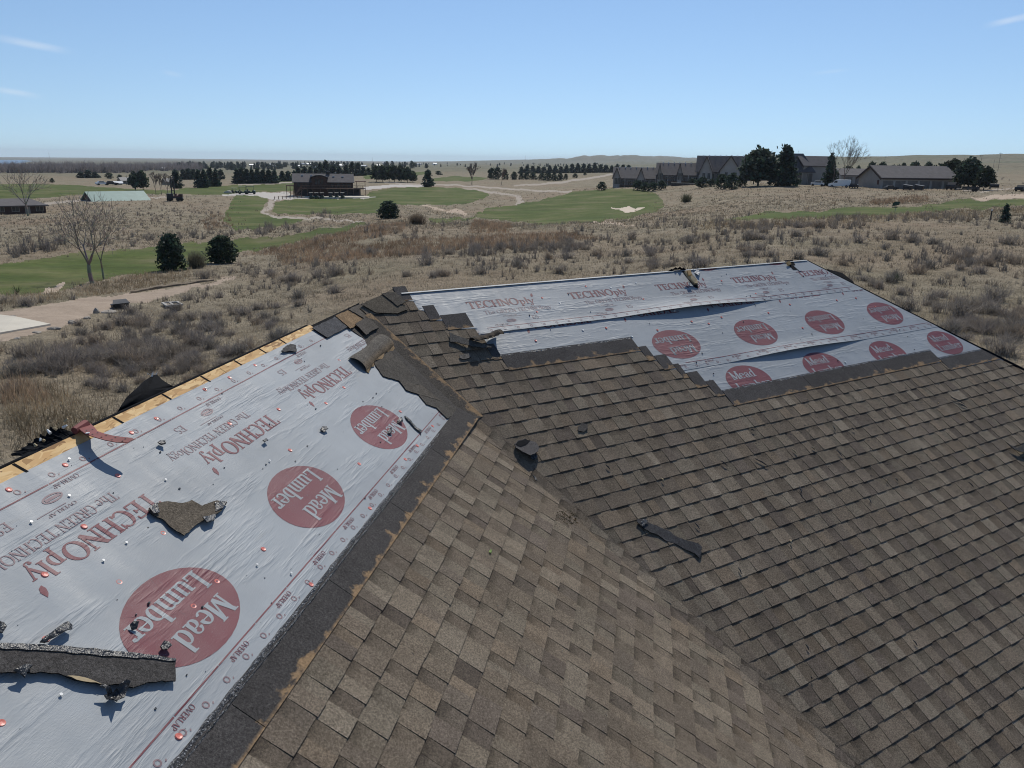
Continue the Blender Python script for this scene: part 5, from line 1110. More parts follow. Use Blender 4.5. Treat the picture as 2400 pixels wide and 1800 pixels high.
GL = {
 'T': (V_(.36)+S(.0, .965, .72, .965, .07)+S(.025, .76, .025, 1, .05)+S(.695, .76, .695, 1, .05)+Hb(.36, .027, .34), .78),
 'E': (V_(.16)+S(.0, .965, .60, .965, .07)+S(.0, .035, .64, .035, .07)+S(.16, .52, .46, .52, .06)+S(.6, .78, .6, 1, .05)+S(.63, 0, .63, .24, .05)+S(.46, .4, .46, .63, .05), .72),
 'C': (A(.42, .5, .42, .52, 42, 318, .16, .06, 18)+S(.73, .66, .73, 1.0, .055)+S(.73, .02, .73, .2, .04), .82),
 'H': (V_(.15)+V_(.65)+S(.15, .51, .65, .51, .06)+Hb(.15, .973, .3)+Hb(.15, .027, .3)+Hb(.65, .973, .3)+Hb(.65, .027, .3), .84),
 'N': (V_(.13, 0, 1, .06)+V_(.70, 0, 1, .06)+S(.10, .98, .70, .02, .17)+Hb(.08, .973, .2)+Hb(.13, .027, .26)+Hb(.70, .973, .26), .84),
 'O': (A(.45, .5, .45, .52, 0, 360, .16, .06, 26), .94), 'G': (A(.42, .5, .42, .52, 42, 330, .16, .06, 18)+V_(.72, 0, .42, .14)+Hb(.72, .44, .3)+S(.73, .7, .73, 1.0, .05), .88),
 'R': (V_(.15)+A(.32, .74, .30, .26, -90, 90, .14, .055)+S(.15, .5, .32, .5, .05)+S(.15, .973, .32, .973, .055)+S(.36, .5, .68, .03, .15)+Hb(.15, .027, .3)+Hb(.70, .027, .16), .80),
 'P': (V_(.15)+A(.32, .72, .32, .28, -90, 90, .15, .055)+S(.15, .46, .32, .46, .05)+S(.15, .973, .32, .973, .055)+Hb(.15, .027, .32), .70),
 'V': (S(.08, 1, .40, 0, .16, .10)+S(.72, 1, .42, 0, .06)+Hb(.08, .973, .28)+Hb(.72, .973, .24), .80), 'A': (S(.36, 1, .10, .02, .06)+S(.38, 1, .68, .02, .16)+S(.2, .34, .58, .34, .05)+Hb(.1, .027, .24)+Hb(.68, .027, .28), .80),
 'L': (V_(.15)+Hb(.15, .973, .3)+S(0, .035, .6, .035, .07)+S(.6, 0, .6, .26, .05), .68), 'S': (A(.3, .75, .28, .27, 30, 270, .14, .06)+A(.3, .26, .30, .28, -150, 90, .14, .06), .64),
 'M': (V_(.14, 0, 1, .06)+V_(.86, 0, 1, .15)+S(.13, .98, .48, .05, .15)+S(.83, .98, .5, .05, .05)+Hb(.1, .973, .24)+Hb(.14, .027, .26)+Hb(.86, .973, .28)+Hb(.86, .027, .30), 1.05),
 'p': (V_(.17, -.32, X, .14)+A(.34, .33, .30, .345, -140, 140, .13, .05)+Hb(.1, X-.03, .2)+Hb(.17, -.30, .3), .72), 'b': (V_(.17, 0, 1, .14)+A(.34, .33, .30, .345, -140, 140, .13, .05)+Hb(.1, .973, .2), .72),
 'd': (V_(.52, 0, 1, .14)+A(.33, .33, .30, .345, 40, 320, .13, .05)+Hb(.46, .973, .2)+Hb(.58, .027, .2), .74), 'l': (V_(.17, 0, 1.02, .14)+Hb(.1, .99, .2)+Hb(.17, .027, .3), .36),
 'y': (S(.08, X, .34, .02, .14, .09)+S(.60, X, .30, -.16, .05)+A(.20, -.18, .16, .14, -170, 20, .05, .05)+A(.10, -.18, .07, .07, 0, 360, .07, .07, 8)+Hb(.08, X-.027, .26)+Hb(.6, X-.027, .2), .68),
 'e': (A(.31, .33, .30, .345, 0, 320, .13, .05, 16)+S(.06, .38, .58, .38, .05), .66), 'a': (V_(.44, .06, .48, .13)+A(.28, .47, .22, .20, 0, 170, .06, .05)+A(.27, .2, .23, .21, 60, 330, .12, .05)+Hb(.54, .03, .18)+A(.10, .48, .06, .06, 0, 360, .06, .06, 8), .64),
 'u': (V_(.16, .14, X, .13)+A(.34, .20, .245, .21, 180, 320, .12, .06)+V_(.54, 0, X, .13)+Hb(.10, X-.027, .2)+Hb(.48, X-.027, .2)+Hb(.62, .027, .16), .76),
 'm': (V_(.15, 0, X, .13)+A(.33, .46, .235, .21, 0, 130, .12, .06)+V_(.51, 0, .46, .13)+A(.69, .46, .235, .21, 0, 130, .12, .06)+V_(.87, 0, .46, .13)+Hb(.1, X-.027, .2)+Hb(.15, .027, .26)+Hb(.51, .027, .24)+Hb(.87, .027, .26), 1.06),
 'r': (V_(.15, 0, X, .13)+A(.36, .46, .2, .2, 50, 150, .08, .06)+A(.44, .56, .075, .075, 0, 360, .075, .075, 8)+Hb(.1, X-.027, .2)+Hb(.16, .027, .32), .54), 'h': (V_(.16, 0, 1, .13)+A(.36, .46, .245, .21, 0, 130, .12, .06)+V_(.54, 0, .46, .13)+Hb(.1, .973, .2)+Hb(.16, .027, .26)+Hb(.54, .027, .26), .74),
 'o': (A(.32, .33, .31, .345, 0, 360, .13, .05, 20), .68), 'g': (A(.28, .42, .24, .24, 0, 360, .10, .05, 14)+A(.30, -.12, .28, .18, 0, 360, .08, .05, 14)+S(.48, .6, .6, .66, .07)+S(.14, .2, .2, .06, .07), .62), ' ': ([], .34), '"': (S(.08, .8, .08, 1, .06)+S(.2, .8, .2, 1, .06), .3),
}
def text_polys(s, size, x=0.0, y=0.0, width=None):
    adv = sum(GL[c][1] for c in s); kx = size if width is None else width/adv
    out = []
    for c in s:
        for p in GL[c][0]: out.append([(x+px*kx, y+py*size) for px, py in p])
        x += GL[c][1]*kx
    return out
def bold(polys, d): return polys+[[(x+d, y) for x, y in p] for p in polys]
def ellipse(cx, cy, rx, ry, n=40): return [(cx+rx*math.cos(2*math.pi*i/n), cy+ry*math.sin(2*math.pi*i/n)) for i in range(n)]
def ring(cx, cy, r, w, n=10): return A(cx, cy, r, r, 0, 360, w, w, n)
def decal(name, polys, fn, hf, mapping, off, mat, parent, clips=()):
    """flat print: polygons in text space -> sheet coordinates -> the sheet's surface"""
    b = MB(); i = 0
    for p in polys:
        q = [mapping(x, y) for x, y in p]
        for c in clips: q = clip(q, *c) if len(q) > 2 else []
        if len(q) < 3 or (fn is MP and not bare(sum(p[0] for p in q)/len(q), sum(p[1] for p in q)/len(q)-.01)): continue
        i += 1; last = q[0]; o = off+(i % 9)*.00007; vs = [fn(x, w, hf(x, w)+o) for x, w in q]; b.add(vs, [tuple(range(len(vs)))], None, q)
    if b.v:
        o = hpart(b, name, M[mat], False, parent)
        n = fn(last[0], last[1], 1)-fn(last[0], last[1], 0); me = o.data
        me.update(); bm = bmesh.new(); bm.from_mesh(me)
        for f in bm.faces:
            if f.normal.dot(Vector(n)) < 0: f.normal_flip()
        bm.to_mesh(me); bm.free(); return o
LEAF = [(.0, .0), (.018, .006), (.030, .025), (.027, .055), (.010, .042), (-.002, .02)]
HIPC = [HIPA[:2]+(HIPA[2]+.03,)]
def brand(cx, mapc, fn, hf, parent, clips=(), parts_='all'):
    """one repeat of the roll: big word, slogan, small marks; text space origin at the roll's lower (text side) edge"""
    mp_ = lambda x, y: mapc(cx, x, y); x0_ = -.425
    decal('printed_word', bold(text_polys('TECHNO', .095, x0_, .340, .57)+text_polys('ply', .085, x0_+.575, .340, .17), .004)+[[(x0_+.745+a, .425+c) for a, c in LEAF]], fn, hf, mp_, .0012, 'print', parent, clips)
    if parts_ == 'all':
        decal('printed_slogan', text_polys('The GREEN TECHNOlogy', .05, x0_+.13, .245, .76), fn, hf, mp_, .0012, 'greyprint', parent, clips)
        decal('printed_mark', text_polys('ES', .045, x0_+.60, .125, .075)+A(x0_+.36, .135, .055, .022, 0, 360, .008, .008, 18)+S(x0_+.32, .135, x0_+.40, .135, .014)+text_polys('OVERLAP', .016, x0_+.30, .195, .16)+S(x0_+.34, .185, x0_+.50, .185, .003)+text_polys('OVERLAP', .022, x0_+.16, .084, .15), fn, hf, mp_, .0012, 'greyprint', parent, clips)
def badge(cx, mapc, fn, hf, parent, clips=()):
    mp_ = lambda x, y: mapc(cx, x, y+.872)
    n = 36; rings = []
    for a in range(n):
        t0, t1 = 2*math.pi*a/n, 2*math.pi*(a+1)/n
        for r0_, r1_ in ((0, .5), (.5, 1)):
            P4 = [(.30*r1_*math.cos(t0), .205*r1_*math.sin(t0)), (.30*r1_*math.cos(t1), .205*r1_*math.sin(t1)), (.30*r0_*math.cos(t1), .205*r0_*math.sin(t1)), (.30*r0_*math.cos(t0), .205*r0_*math.sin(t0))]
            rings.append(P4 if r0_ else P4[:3])
    mbo = decal('printed_badge', rings, fn, hf, mp_, .0008, 'print', parent, clips)
    decal('badge_lettering', bold(text_polys('Mead', .108, -.20, .035, .34)+text_polys('Lumber', .108, -.225, -.115, .47), .006), fn, hf, mp_, .0020, 'knock', parent, clips)
def marks(mapc, x0, x1, fn, hf, parent, y_line, y_ring, clips=(), label=True, step=.147):
    pol = []; x = x0
    while x < x1: pol += S(x, y_line, min(x+.288, x1), y_line, .0065); x += .294
    mp_ = lambda x_, y: mapc(0, x_, y)
    decal('overlap_line', pol, fn, hf, mp_, .0012, 'print', parent, clips)
    pol = []; x = x0+.03
    while x < x1: pol += ring(x, y_ring, .0155, .006)+S(x-.03, y_ring+.012, x-.022, y_ring+.018, .005); x += step
    decal('nail_ring_marks', pol, fn, hf, mp_, .0012, 'greyprint', parent, clips)
    if label:
        pol = []; x = x0+.10
        while x < x1: pol += text_polys('OVERLAP', .024, x, y_line-.038 if y_line > y_ring else y_line+.014, .13); x += .393
        decal('overlap_word', pol, fn, hf, mp_, .0012, 'print', parent, clips)
mL = lambda c, x, y: (c-x, -2.955+y)                        # first slope: read from the far side, tops pointing down the slope
for c in (1.365, 2.545, 3.725, 4.90, 6.08): brand(c, mL, LP, hSL, shL)
for c in (.14, 1.32, 2.495, 3.675, 4.855): badge(c, mL, LP, hSL, shL)
marks(mL, -6.2, .4, LP, hSL, shL, 1.115, 1.175); marks(mL, -5.6, .4, LP, hSL, shL, .070, .035, (), False, .19)
m1 = lambda c, x, y: (c+x, -7.165-y)
for i in range(5): brand(3.955+1.185*i, m1, MP, hS1, sh1, HIPC)
marks(m1, 3.0, 9.0, MP, hS1, sh1, .068, .033, HIPC, False)
for c in (6.87, 8.06): badge(c-.0, lambda c_, x, y: (c_+x, -7.165-y+.08), MP, hS1, sh1, [(0, -1, WRM+.004)]+HIPC)
m2 = lambda c, x, y: (c-x, -7.585+y)
for i in range(5): brand(4.33+1.18*i, m2, MP, hS2, sh2, HIPC, 'word'); badge(4.39+1.18*i, m2, MP, hS2, sh2, HIPC)
marks(m2, -9.9, -3.3, MP, hS2, sh2, 1.130, 1.185, HIPC)
m3 = lambda c, x, y: (c+x, -5.23-y)
for i in range(5): badge(4.935+1.178*i, m3, MP, hS3, sh3, HIPC)

# ---- shingles: each tab a slightly wedge shaped piece
TONES = [tuple(c*1.10*k for c, k in zip(q, (1.07, 1.0, .91))) for q in [(.128, .111, .091), (.122, .106, .088), (.134, .116, .095), (.116, .101, .085), (.140, .122, .100), (.130, .117, .097), (.134, .113, .090), (.110, .097, .083), (.146, .129, .106), (.100, .087, .076), (.126, .109, .090), (.152, .136, .113)] or [(.128, .110, .089), (.138, .119, .097), (.116, .100, .083), (.098, .085, .073), (.158, .140, .116), (.136, .127, .107), (.146, .120, .095), (.122, .110, .094), (.080, .069, .062), (.170, .153, .128), (.130, .113, .092), (.125, .112, .095)]]
PIECES = []                                    # (verts, faces, colours, screen size)
def screen_area(vs):
    x, y, z = px_of(np.array(vs)); 
    if (z <= 0).any(): return 0.0
    xc, yc = np.clip(x, 0, 2400), np.clip(y, 0, 1800); return .5*abs(float(np.dot(xc, np.roll(yc, -1))-np.dot(yc, np.roll(xc, -1))))
def make_piece(xa, xb, wt, wb, fn, clips, hb, rnd, splits=()):
    high = hb > .008; t0 = rnd.choice(TONES); vs = []; fs = []; cs = []; ar = 0
    cuts = [xa]
    if xb-xa > .14 and rnd.random() < .35: cuts.append(xa+(xb-xa)*rnd.uniform(.35, .65))
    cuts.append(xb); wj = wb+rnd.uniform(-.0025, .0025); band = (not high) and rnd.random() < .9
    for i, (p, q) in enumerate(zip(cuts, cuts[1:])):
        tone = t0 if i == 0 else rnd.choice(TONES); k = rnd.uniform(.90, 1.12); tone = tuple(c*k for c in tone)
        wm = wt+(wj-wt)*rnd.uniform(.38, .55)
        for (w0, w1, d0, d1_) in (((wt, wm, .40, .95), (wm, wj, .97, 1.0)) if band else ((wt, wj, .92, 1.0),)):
            base = [[(p, w0), (q, w0), (q, w1), (p, w1)]]
            for c in splits: base = [r for b_ in base for r in ((clip(b_, *c), True), (clip(b_, -c[0], -c[1], -c[2]), False))]; base = [b_ for b_, _ in base if len(b_) > 2]
            for poly in base:
                for c in clips: poly = clip(poly, *c) if len(poly) > 2 else []
                if len(poly) < 3 or area(poly) < 2e-5: continue
                def hh(w): return .0015+(hb-.0015)*(w-wt)/(wj-wt)
                top = [fn(x, w, hh(w)) for x, w in poly]; bot = [fn(x, w, -.001) for x, w in poly]; n = len(poly); o = len(vs)
                vs += top+bot; fs.append(tuple(range(o, o+n)))
                for a in range(n):
                    w_a, w_b = poly[a][1], poly[(a+1) % n][1]
                    if abs(w_a-w0) < 1e-6 and abs(w_b-w0) < 1e-6: continue
                    fs.append((o+a, o+n+a, o+n+(a+1) % n, o+(a+1) % n))
                cc = []
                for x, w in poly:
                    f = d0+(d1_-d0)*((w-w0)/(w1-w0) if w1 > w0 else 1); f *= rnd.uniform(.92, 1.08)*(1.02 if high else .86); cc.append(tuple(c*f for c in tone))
                cs += cc+[tuple(c*.55 for c in tone)]*n; ar += screen_area(top)
    if vs: PIECES.append((vs, fs, cs, ar))
rp = random.Random(17)
def course(x0, x1, wb, exp_, fn, clips, splits=()):
    x = x0-rp.uniform(0, .3); hi = rp.random() < .5
    while x < x1:
        wd = rp.choice((.075, .09, .10, .11, .13)) if not hi else rp.choice((.085, .10, .115, .13, .15, .19))
        make_piece(x+.0006, min(x+wd, x1)-.0006, wb-exp_-.022, wb, fn, clips, (.0104 if hi else .0060), rp, splits)
        x += wd; hi = (not hi) if rp.random() < .94 else hi
# first slope: courses run on across the valley for a hand's breadth and fold up the second slope
for j in range(0, 26):
    wb = -1.408+.147*j
    course(-.5, vv(wb)+.75, wb, .147, fold, [(ELA[0], ELA[1], ELA[2]-ECUT-.012)], [ELA])
# second slope
lhip = lambda: None
dxl, dwl = MLT[0]-2.756, MLT[1]-WRM; LHC = (-dwl, dxl, dwl*2.756-dxl*WRM); LHC = LHC if LHC[0]*5+LHC[1]*(-6)+LHC[2] < 0 else tuple(-c for c in LHC)
CUTC = (-EMA[0], -EMA[1], -EMA[2]+ECUT)
def MPl(u, w, h): return MP(u, w, h*(.06+.94*min(1, max(0, (eM(u, w)-ECUT)/.07)))+.0014)
for j in range(-2, 46):
    wb = -7.4218+.143*j; lim = LIM.get(j, 99); clips = [CUTC, HIPA[:2]+(HIPA[2]+.03,)]
    if j < 4: clips.append(LHC)
    course(uv_(wb)-.2, min(lim, hipu(wb)+.05), wb, .143, MPl, clips)
PIECES.sort(key=lambda p: -p[3])
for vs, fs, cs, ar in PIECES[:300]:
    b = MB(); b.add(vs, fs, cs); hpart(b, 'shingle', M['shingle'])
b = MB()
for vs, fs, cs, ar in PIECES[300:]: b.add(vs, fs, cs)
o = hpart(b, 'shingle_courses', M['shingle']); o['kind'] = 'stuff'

# ---- dark headlaps left bare where shingles were torn away
def headlap(x0, x1, wt, wb, fn, h0=.004, h1=.0062, clips=(), dark=.75, n=None):
    b = MB(); n = n or max(1, int((x1-x0)/.9)); L_ = (x1-x0)/n
    for i in range(n):
        q = [(x0+i*L_+.002, wt), (x0+(i+1)*L_-.002, wt), (x0+(i+1)*L_-.002, wb), (x0+i*L_+.002, wb)]
        for c in clips: q = clip(q, *c) if len(q) > 2 else []
        if len(q) < 3: continue
        m = len(q); kd = dark*random.uniform(.88, 1.1); col = tuple(c*kd for c in (.062, .058, .056)); uvq = [(x, (wb-w)/(wb-wt)) for x, w in q]
        hq = lambda w: h0+(h1-h0)*(w-wt)/(wb-wt)
        b = MB(); b.add([fn(x, w, hq(w)) for x, w in q]+[fn(x, w, 0) for x, w in q], [tuple(range(m))]+[(a, m+a, m+(a+1) % m, (a+1) % m) for a in range(m)], col, uvq+uvq); hpart(b, 'headlap_strip', M['headlap'])
headlap(-.5, 5.95, -1.742, -1.553, fold, .0075, .008, dark=.95)
def bead(x0, x1, w, fn, wid, hgt, seed, clips=None):
    b = MB(); n = int((x1-x0)/.012); r = random.Random(seed); rows = []
    for i in range(n+1):
        x = x0+(x1-x0)*i/n; j_ = .004*float(fbm(np.float64(x*6), 0.0, seed)); k = 1+.5*float(fbm(np.float64(x*14), 3.0, seed, 3)); rows.append([fn(x, w-wid*k*.6+j_, .002), fn(x, w-wid*.25+j_, hgt*k), fn(x, w+wid*.2+j_, hgt*k*r.uniform(.85, 1.05)), fn(x, w+wid*.8*k+j_, .004)])
    vs = [p for q in rows for p in q]; fs = [(i*4+c, i*4+c+1, i*4+c+5, i*4+c+4) for i in range(n) for c in range(3)]; b.add(vs, fs); hpart(b, 'sealant_bead', M['tar'])
bead(-.5, 5.9, -1.733, LP, .021, .011, 1); bead(-.5, 5.9, -1.714, LP, .010, .0115, 2)
for j, (xa, xb) in {6: (3.55, 5.08), 7: (5.08, 5.18), 8: (5.18, 5.33), 9: (5.33, 5.40), 10: (5.40, 5.55), 11: (5.55, 5.66), 12: (5.66, 9.22), 13: (9.22, 11), -1: (2.90, 3.03), 1: (3.08, 3.20), 2: (3.20, 3.47), 5: (3.47, 3.56)}.items():
    wb = -7.4218+.143*(j-1)+.012; wt = -7.4218+.143*j-.335+.01*(j < 10); headlap(xa, xb, wt, wb, MP, .0125, .0105, HIPC, dark=1.0)
    if j in (6, 12, 13): bead(xa, min(xb, hipu(wt)-.05), wt+.012, lambda u, w, h: MP(u, w, h+.006), .018, .008, j)
# dark flap along the upper valley with tan scuffs
b = MB(); t0 = float((Lh(900, 800, 0)-QA)@G3); t1 = float((Lh(1105, 985, 0)-QA)@G3); n = 14
for i in range(n):
    ta, tb = -.12+(t1+.15)*i/n, -.12+(t1+.15)*(i+1)/n
    P4 = [QA+G3*ta-EL*.19+NL*.011, QA+G3*tb-EL*.19+NL*.011, QA+G3*tb+(NL+NM)*.008, QA+G3*ta+(NL+NM)*.008]; b.add(P4, [(0, 1, 2, 3)], (.062, .057, .052), [(ta*1.0, 1), (tb, 1), (tb, .55), (ta, .55)])
    P4 = [QA+G3*ta+(NL+NM)*.008, QA+G3*tb+(NL+NM)*.008, QA+G3*tb+EM*.13+NM*.007, QA+G3*ta+EM*.13+NM*.007]; b.add(P4, [(0, 1, 2, 3)], (.075, .066, .056), [(ta, .55), (tb, .55), (tb, 0), (ta, 0)])
hpart(b, 'valley_flap', M['valleylap'])
# ---- scraps: a torn sheet cut to an outline, laid or curled on a slope
def scrap(pts, to2, fn, hf, th, mats, col=(.09, .08, .07), cell=.02, back=(.02, .02, .022), mb=None, uvs=False):
    P2 = [to2(x, y) for x, y in pts] if to2 else list(pts)
    rj = random.Random(len(P2)*7+int(abs(P2[0][0])*977)); Pj = []
    for i, p in enumerate(P2):                  # ragged torn outline
        q = P2[(i+1) % len(P2)]; L_ = math.hypot(q[0]-p[0], q[1]-p[1]); k_ = min(8, max(1, int(L_/.016)))
        for s in range(k_): t = s/k_; a_ = min(.0035, L_*.1) if s else 0; Pj.append((p[0]+(q[0]-p[0])*t+rj.uniform(-a_, a_), p[1]+(q[1]-p[1])*t+rj.uniform(-a_, a_)))
    P2 = Pj
    xs = [p[0] for p in P2]; ys = [p[1] for p in P2]; n = len(P2); pts2 = [Vector(p) for p in P2]; c = max(cell, (max(xs)-min(xs))/26, (max(ys)-min(ys))/26)
    PX, PY = np.meshgrid(np.arange(min(xs)+c*.5, max(xs), c), np.arange(min(ys)+c*.5, max(ys), c)); ins = inpoly(PX, PY, P2)
    for x, y in zip(PX[ins], PY[ins]): pts2.append(Vector((x, y)))
    vo, _, fo, *_ = delaunay_2d_cdt(pts2, [], [list(range(n))], 1, 1e-6)
    mb = mb or MB(); m = len(vo); r = random.Random(int(abs(xs[0])*1000))
    top = [fn(v.x, v.y, hf(v.x, v.y)+th) for v in vo]; bot = [fn(v.x, v.y, hf(v.x, v.y)) for v in vo]
    nrm = np.cross(np.array(fn(1, 0, 0))-fn(0, 0, 0), np.array(fn(0, 1, 0))-fn(0, 0, 0)); upv = np.array(fn(0, 0, 1))-fn(0, 0, 0); flip = nrm@upv < 0
    tf = [tuple(f) if not flip else tuple(f)[::-1] for f in fo]
    from collections import Counter
    ec = Counter()
    for f in fo:
        for a, b_ in zip(f, list(f[1:])+[f[0]]): ec[(min(a, b_), max(a, b_))] += 1
    sides = [(a, b_, m+b_, m+a) for (a, b_), k in ec.items() if k == 1]
    cols = [tuple(cc*kk for cc in col) for kk in [r.uniform(.85, 1.15) for _ in vo]]+[back]*m
    mb.add(top+bot, tf, cols[:m]+cols[m:], mi=0); o = len(mb.v)-2*m
    for f in tf: mb.f.append(tuple(o+m+i for i in f[::-1])); mb.m.append(1 if isinstance(mats, (list, tuple)) else 0)
    for s in sides: mb.f.append(tuple(o+i for i in s)); mb.m.append(1 if isinstance(mats, (list, tuple)) else 0)
    return mb
SM = [M['shingle'], M['felt']]
flat = lambda h: (lambda x, y: h)
# shingles still holding beside the valley on the first slope, and ridge caps at its far end
for i, (px, h, cl_) in enumerate((([(838, 748), (872, 776), (930, 832), (906, 850), (878, 860), (852, 797), (822, 776)], .008, (.078, .070, .060)), ([(878, 860), (896, 885), (932, 895), (990, 908), (930, 838), (905, 848)], .010, (.070, .064, .056)),
        ([(932, 895), (950, 918), (979, 928), (1034, 944), (988, 908)], .012, (.082, .073, .062)), ([(979, 928), (997, 951), (1020, 958), (1046, 984), (1078, 968), (1034, 942)], .010, (.072, .066, .058)))):
    hpart(scrap(px, Lxy, LP, flat(h), .005, SM, cl_), 'valley_shingle', SM)
for px, h, cl_ in (([(729, 773), (790, 743), (826, 763), (765, 796)], .010, (.075, .075, .078)), ([(783, 746), (812, 732), (848, 753), (836, 766), (818, 776)], .016, (.19, .13, .075)), ([(812, 732), (845, 717), (884, 735), (862, 749), (849, 753)], .024, (.088, .078, .066)),
        ([(828, 768), (850, 753), (892, 772), (868, 783), (853, 794)], .030, (.075, .067, .058))):
    hpart(scrap(px, Lxy, LP, (lambda h_: (lambda v, w: h_+.03*max(0, (w+2.75))*0+.004))(h), .006, SM, cl_), 'ridge_cap_shingle', SM)
for px, h, cl_ in (([(846, 716), (893, 694), (926, 704), (955, 728), (930, 738), (880, 736)], .012, (.10, .085, .065)), ([(893, 693), (925, 689), (950, 712), (930, 722)], .020, (.085, .075, .062))):
    hpart(scrap(px, Mxy, MP, flat(h), .006, SM, cl_), 'ridge_cap_shingle', SM)
# caps, nails and bits
def disc(fn, x, w, r, h0, h1, n=12):
    b = MB(); vs = [fn(x+r*math.cos(6.2832*i/n), w+r*math.sin(6.2832*i/n), h0) for i in range(n)]+[fn(x+r*.8*math.cos(6.2832*i/n), w+r*.8*math.sin(6.2832*i/n), h1) for i in range(n)]+[fn(x+r*.28*math.cos(6.2832*i/n), w+r*.28*math.sin(6.2832*i/n), h1-.0015) for i in range(n)]
    b.add(vs, [(i, (i+1) % n, n+(i+1) % n, n+i) for i in range(n)]+[(n+i, n+(i+1) % n, 2*n+(i+1) % n, 2*n+i) for i in range(n)]+[tuple(range(2*n, 3*n))]); return b
for x, y in ((20, 1150), (152, 1092), (307, 1016), (365, 983), (479, 915), (275, 1117), (597, 858), (537, 887), (652, 961), (763, 947), (679, 1057), (537, 995), (794, 846), (196, 1236), (381, 1252), (104, 1349), (278, 1367), (507, 1365), (452, 1423), (107, 1500), (616, 1289), (728, 1372), (418, 1728), (2, 1697), (805, 910), (937, 966), (841, 1089), (866, 1193), (949, 1078), (1013, 1000), (977, 1046)):
    v, w = Lxy(x, y); o = hpart(disc(LP, v, w, .0145, .004, .0085), 'cap_nail', M['cap'])
rn = random.Random(8)
for x, y in ((1258, 733), (1311, 712), (1372, 673), (1430, 676), (1270, 700), (1507, 703), (1580, 730), (1690, 660), (1490, 665), (1620, 755), (1660, 760), (1800, 735), (1850, 715), (1480, 790), (1420, 770), (1540, 775), (1960, 705), (2005, 700), (1255, 800), (1365, 775), (1770, 690), (2050, 720), (1690, 745), (1980, 850), (1880, 770)):
    u, w = Mxy(x, y); hpart(disc(MP, u, w, .013, .008, .0145), 'cap_nail', M['cap' if rn.random() < .55 else 'nail'])
for x, y in ((160, 1080), (386, 1128), (160, 1166), (294, 1276), (480, 913), (600, 1327), (680, 1347), (140, 1633), (240, 1318), (630, 1083), (71, 1228)):
    v, w = Lxy(x, y); b = MB(); b.tube(LP(v, w, 0), LP(v+rn.uniform(-.004, .004), w+rn.uniform(-.004, .004), .013), .0018, .0018, 5); b.tube(LP(v, w, .013), LP(v, w, .0145), .0058, .0058, 8, cap=True); hpart(b, 'roofing_nail', M['nail'])
b = MB(); rc = random.Random(4)
for i in range(95):
    v, w = rc.uniform(.9, 5.6), rc.uniform(-2.93, -1.78); s = .002+.005*rc.random()**2.5
    b.extrude([LP(v+s*math.cos(a), w+s*math.sin(a)*.7, .004) for a in (0, 1.3, 2.6, 3.9, 5.1)], NL*s*rc.uniform(.8, 1.8))
for i in range(60):
    u, w = rc.uniform(3.6, 9.2), rc.uniform(-7.7, -6.0); s = .003+.005*rc.random()**2; q = [(u+s*math.cos(a), w+s*math.sin(a)) for a in (0, 1.3, 2.6, 3.9, 5.1)]
    if u < hipu(w)-.1 and not (w > -6.9 and u < 5.3): b.extrude([MP(x, y, hS1(x, y) if w < -7.17 else .009) for x, y in q], NM*s*1.3)
o = hpart(b, 'tar_crumbs', M['tar']); o['kind'] = 'stuff'

# ================================================================== loose debris lying on the roof, each piece a thing of its own
def thing_scrap(name, label, cat, mb, mats=SM, group=None, smooth=False):
    o = mb.build(name, mats, smooth=smooth); return tag(o, label, cat, group)
fz_ = lambda a, s=1: (lambda x, y: .012+a*(.5+float(fbm(np.float64(x*9*s), np.float64(y*9*s), 5, 2))))
# the large torn piece on the silver sheet
torn = [(343, 1203), (362, 1186), (390, 1182), (424, 1186), (446, 1178), (470, 1192), (505, 1180), (529, 1183), (516, 1203), (495, 1216), (470, 1228), (452, 1240), (427, 1264), (400, 1247), (376, 1224), (352, 1214)]
o = thing_scrap('torn_shingle', 'broad torn shingle with a pointed corner lying on the silver sheet between two red badges', 'shingle scrap', scrap(torn, Lxy, LP, lambda v, w: .010+.018*max(0, float(fbm(np.float64(v*5), np.float64(w*5), 2, 2))+.35), .0035, SM, (.105, .088, .068)))
for px in ([(343, 1203), (362, 1190), (368, 1212), (352, 1217)], [(468, 1224), (500, 1212), (496, 1230), (478, 1236)], [(498, 1186), (527, 1182), (518, 1200), (500, 1206)]):
    k = scrap(px, Lxy, LP, fz_(.02), .006, M['tarscrap']).build('sealant_smear', M['tarscrap'], o, True); 
# long strip at the lower frame edge
strip = [(-60, 1519), (0, 1521), (80, 1524), (200, 1532), (300, 1542), (380, 1550), (405, 1556), (405, 1607), (372, 1606), (340, 1610), (306, 1623), (275, 1615), (240, 1617), (205, 1612), (170, 1606), (130, 1590), (60, 1588), (0, 1589), (-60, 1590)]
o = thing_scrap('shingle_strip', 'long torn shingle strip lying across the lowest corner of the silver sheet', 'shingle strip', scrap(strip, Lxy, LP, lambda v, w: .022, .005, SM, (.062, .058, .055), .03))
k = scrap([(-60, 1519), (80, 1524), (200, 1532), (320, 1544), (405, 1556), (405, 1561), (300, 1554), (120, 1540), (-60, 1532)], Lxy, LP, flat(.028), .003, M['tarscrap']).build('sealant_line', M['tarscrap'], o, True)
k = scrap([(150, 1597), (172, 1606), (205, 1612), (232, 1617), (210, 1607), (178, 1598)], Lxy, LP, flat(.0285), .001, M['wood'], (.3, .2, .11)).build('tan_tear', M['wood'], o, True)
def tarbit(px, label, cat='sealant scrap', a=.02, name='tar_scrap', fn=LP, to=Lxy, group=None, h=.012): return thing_scrap(name, label, cat, scrap(px, to, fn, lambda x, y: h+a*(.5+float(fbm(np.float64(x*22), np.float64(y*22), 5, 2))), .006, M['tarscrap'], cell=.008), M['tarscrap'], group)
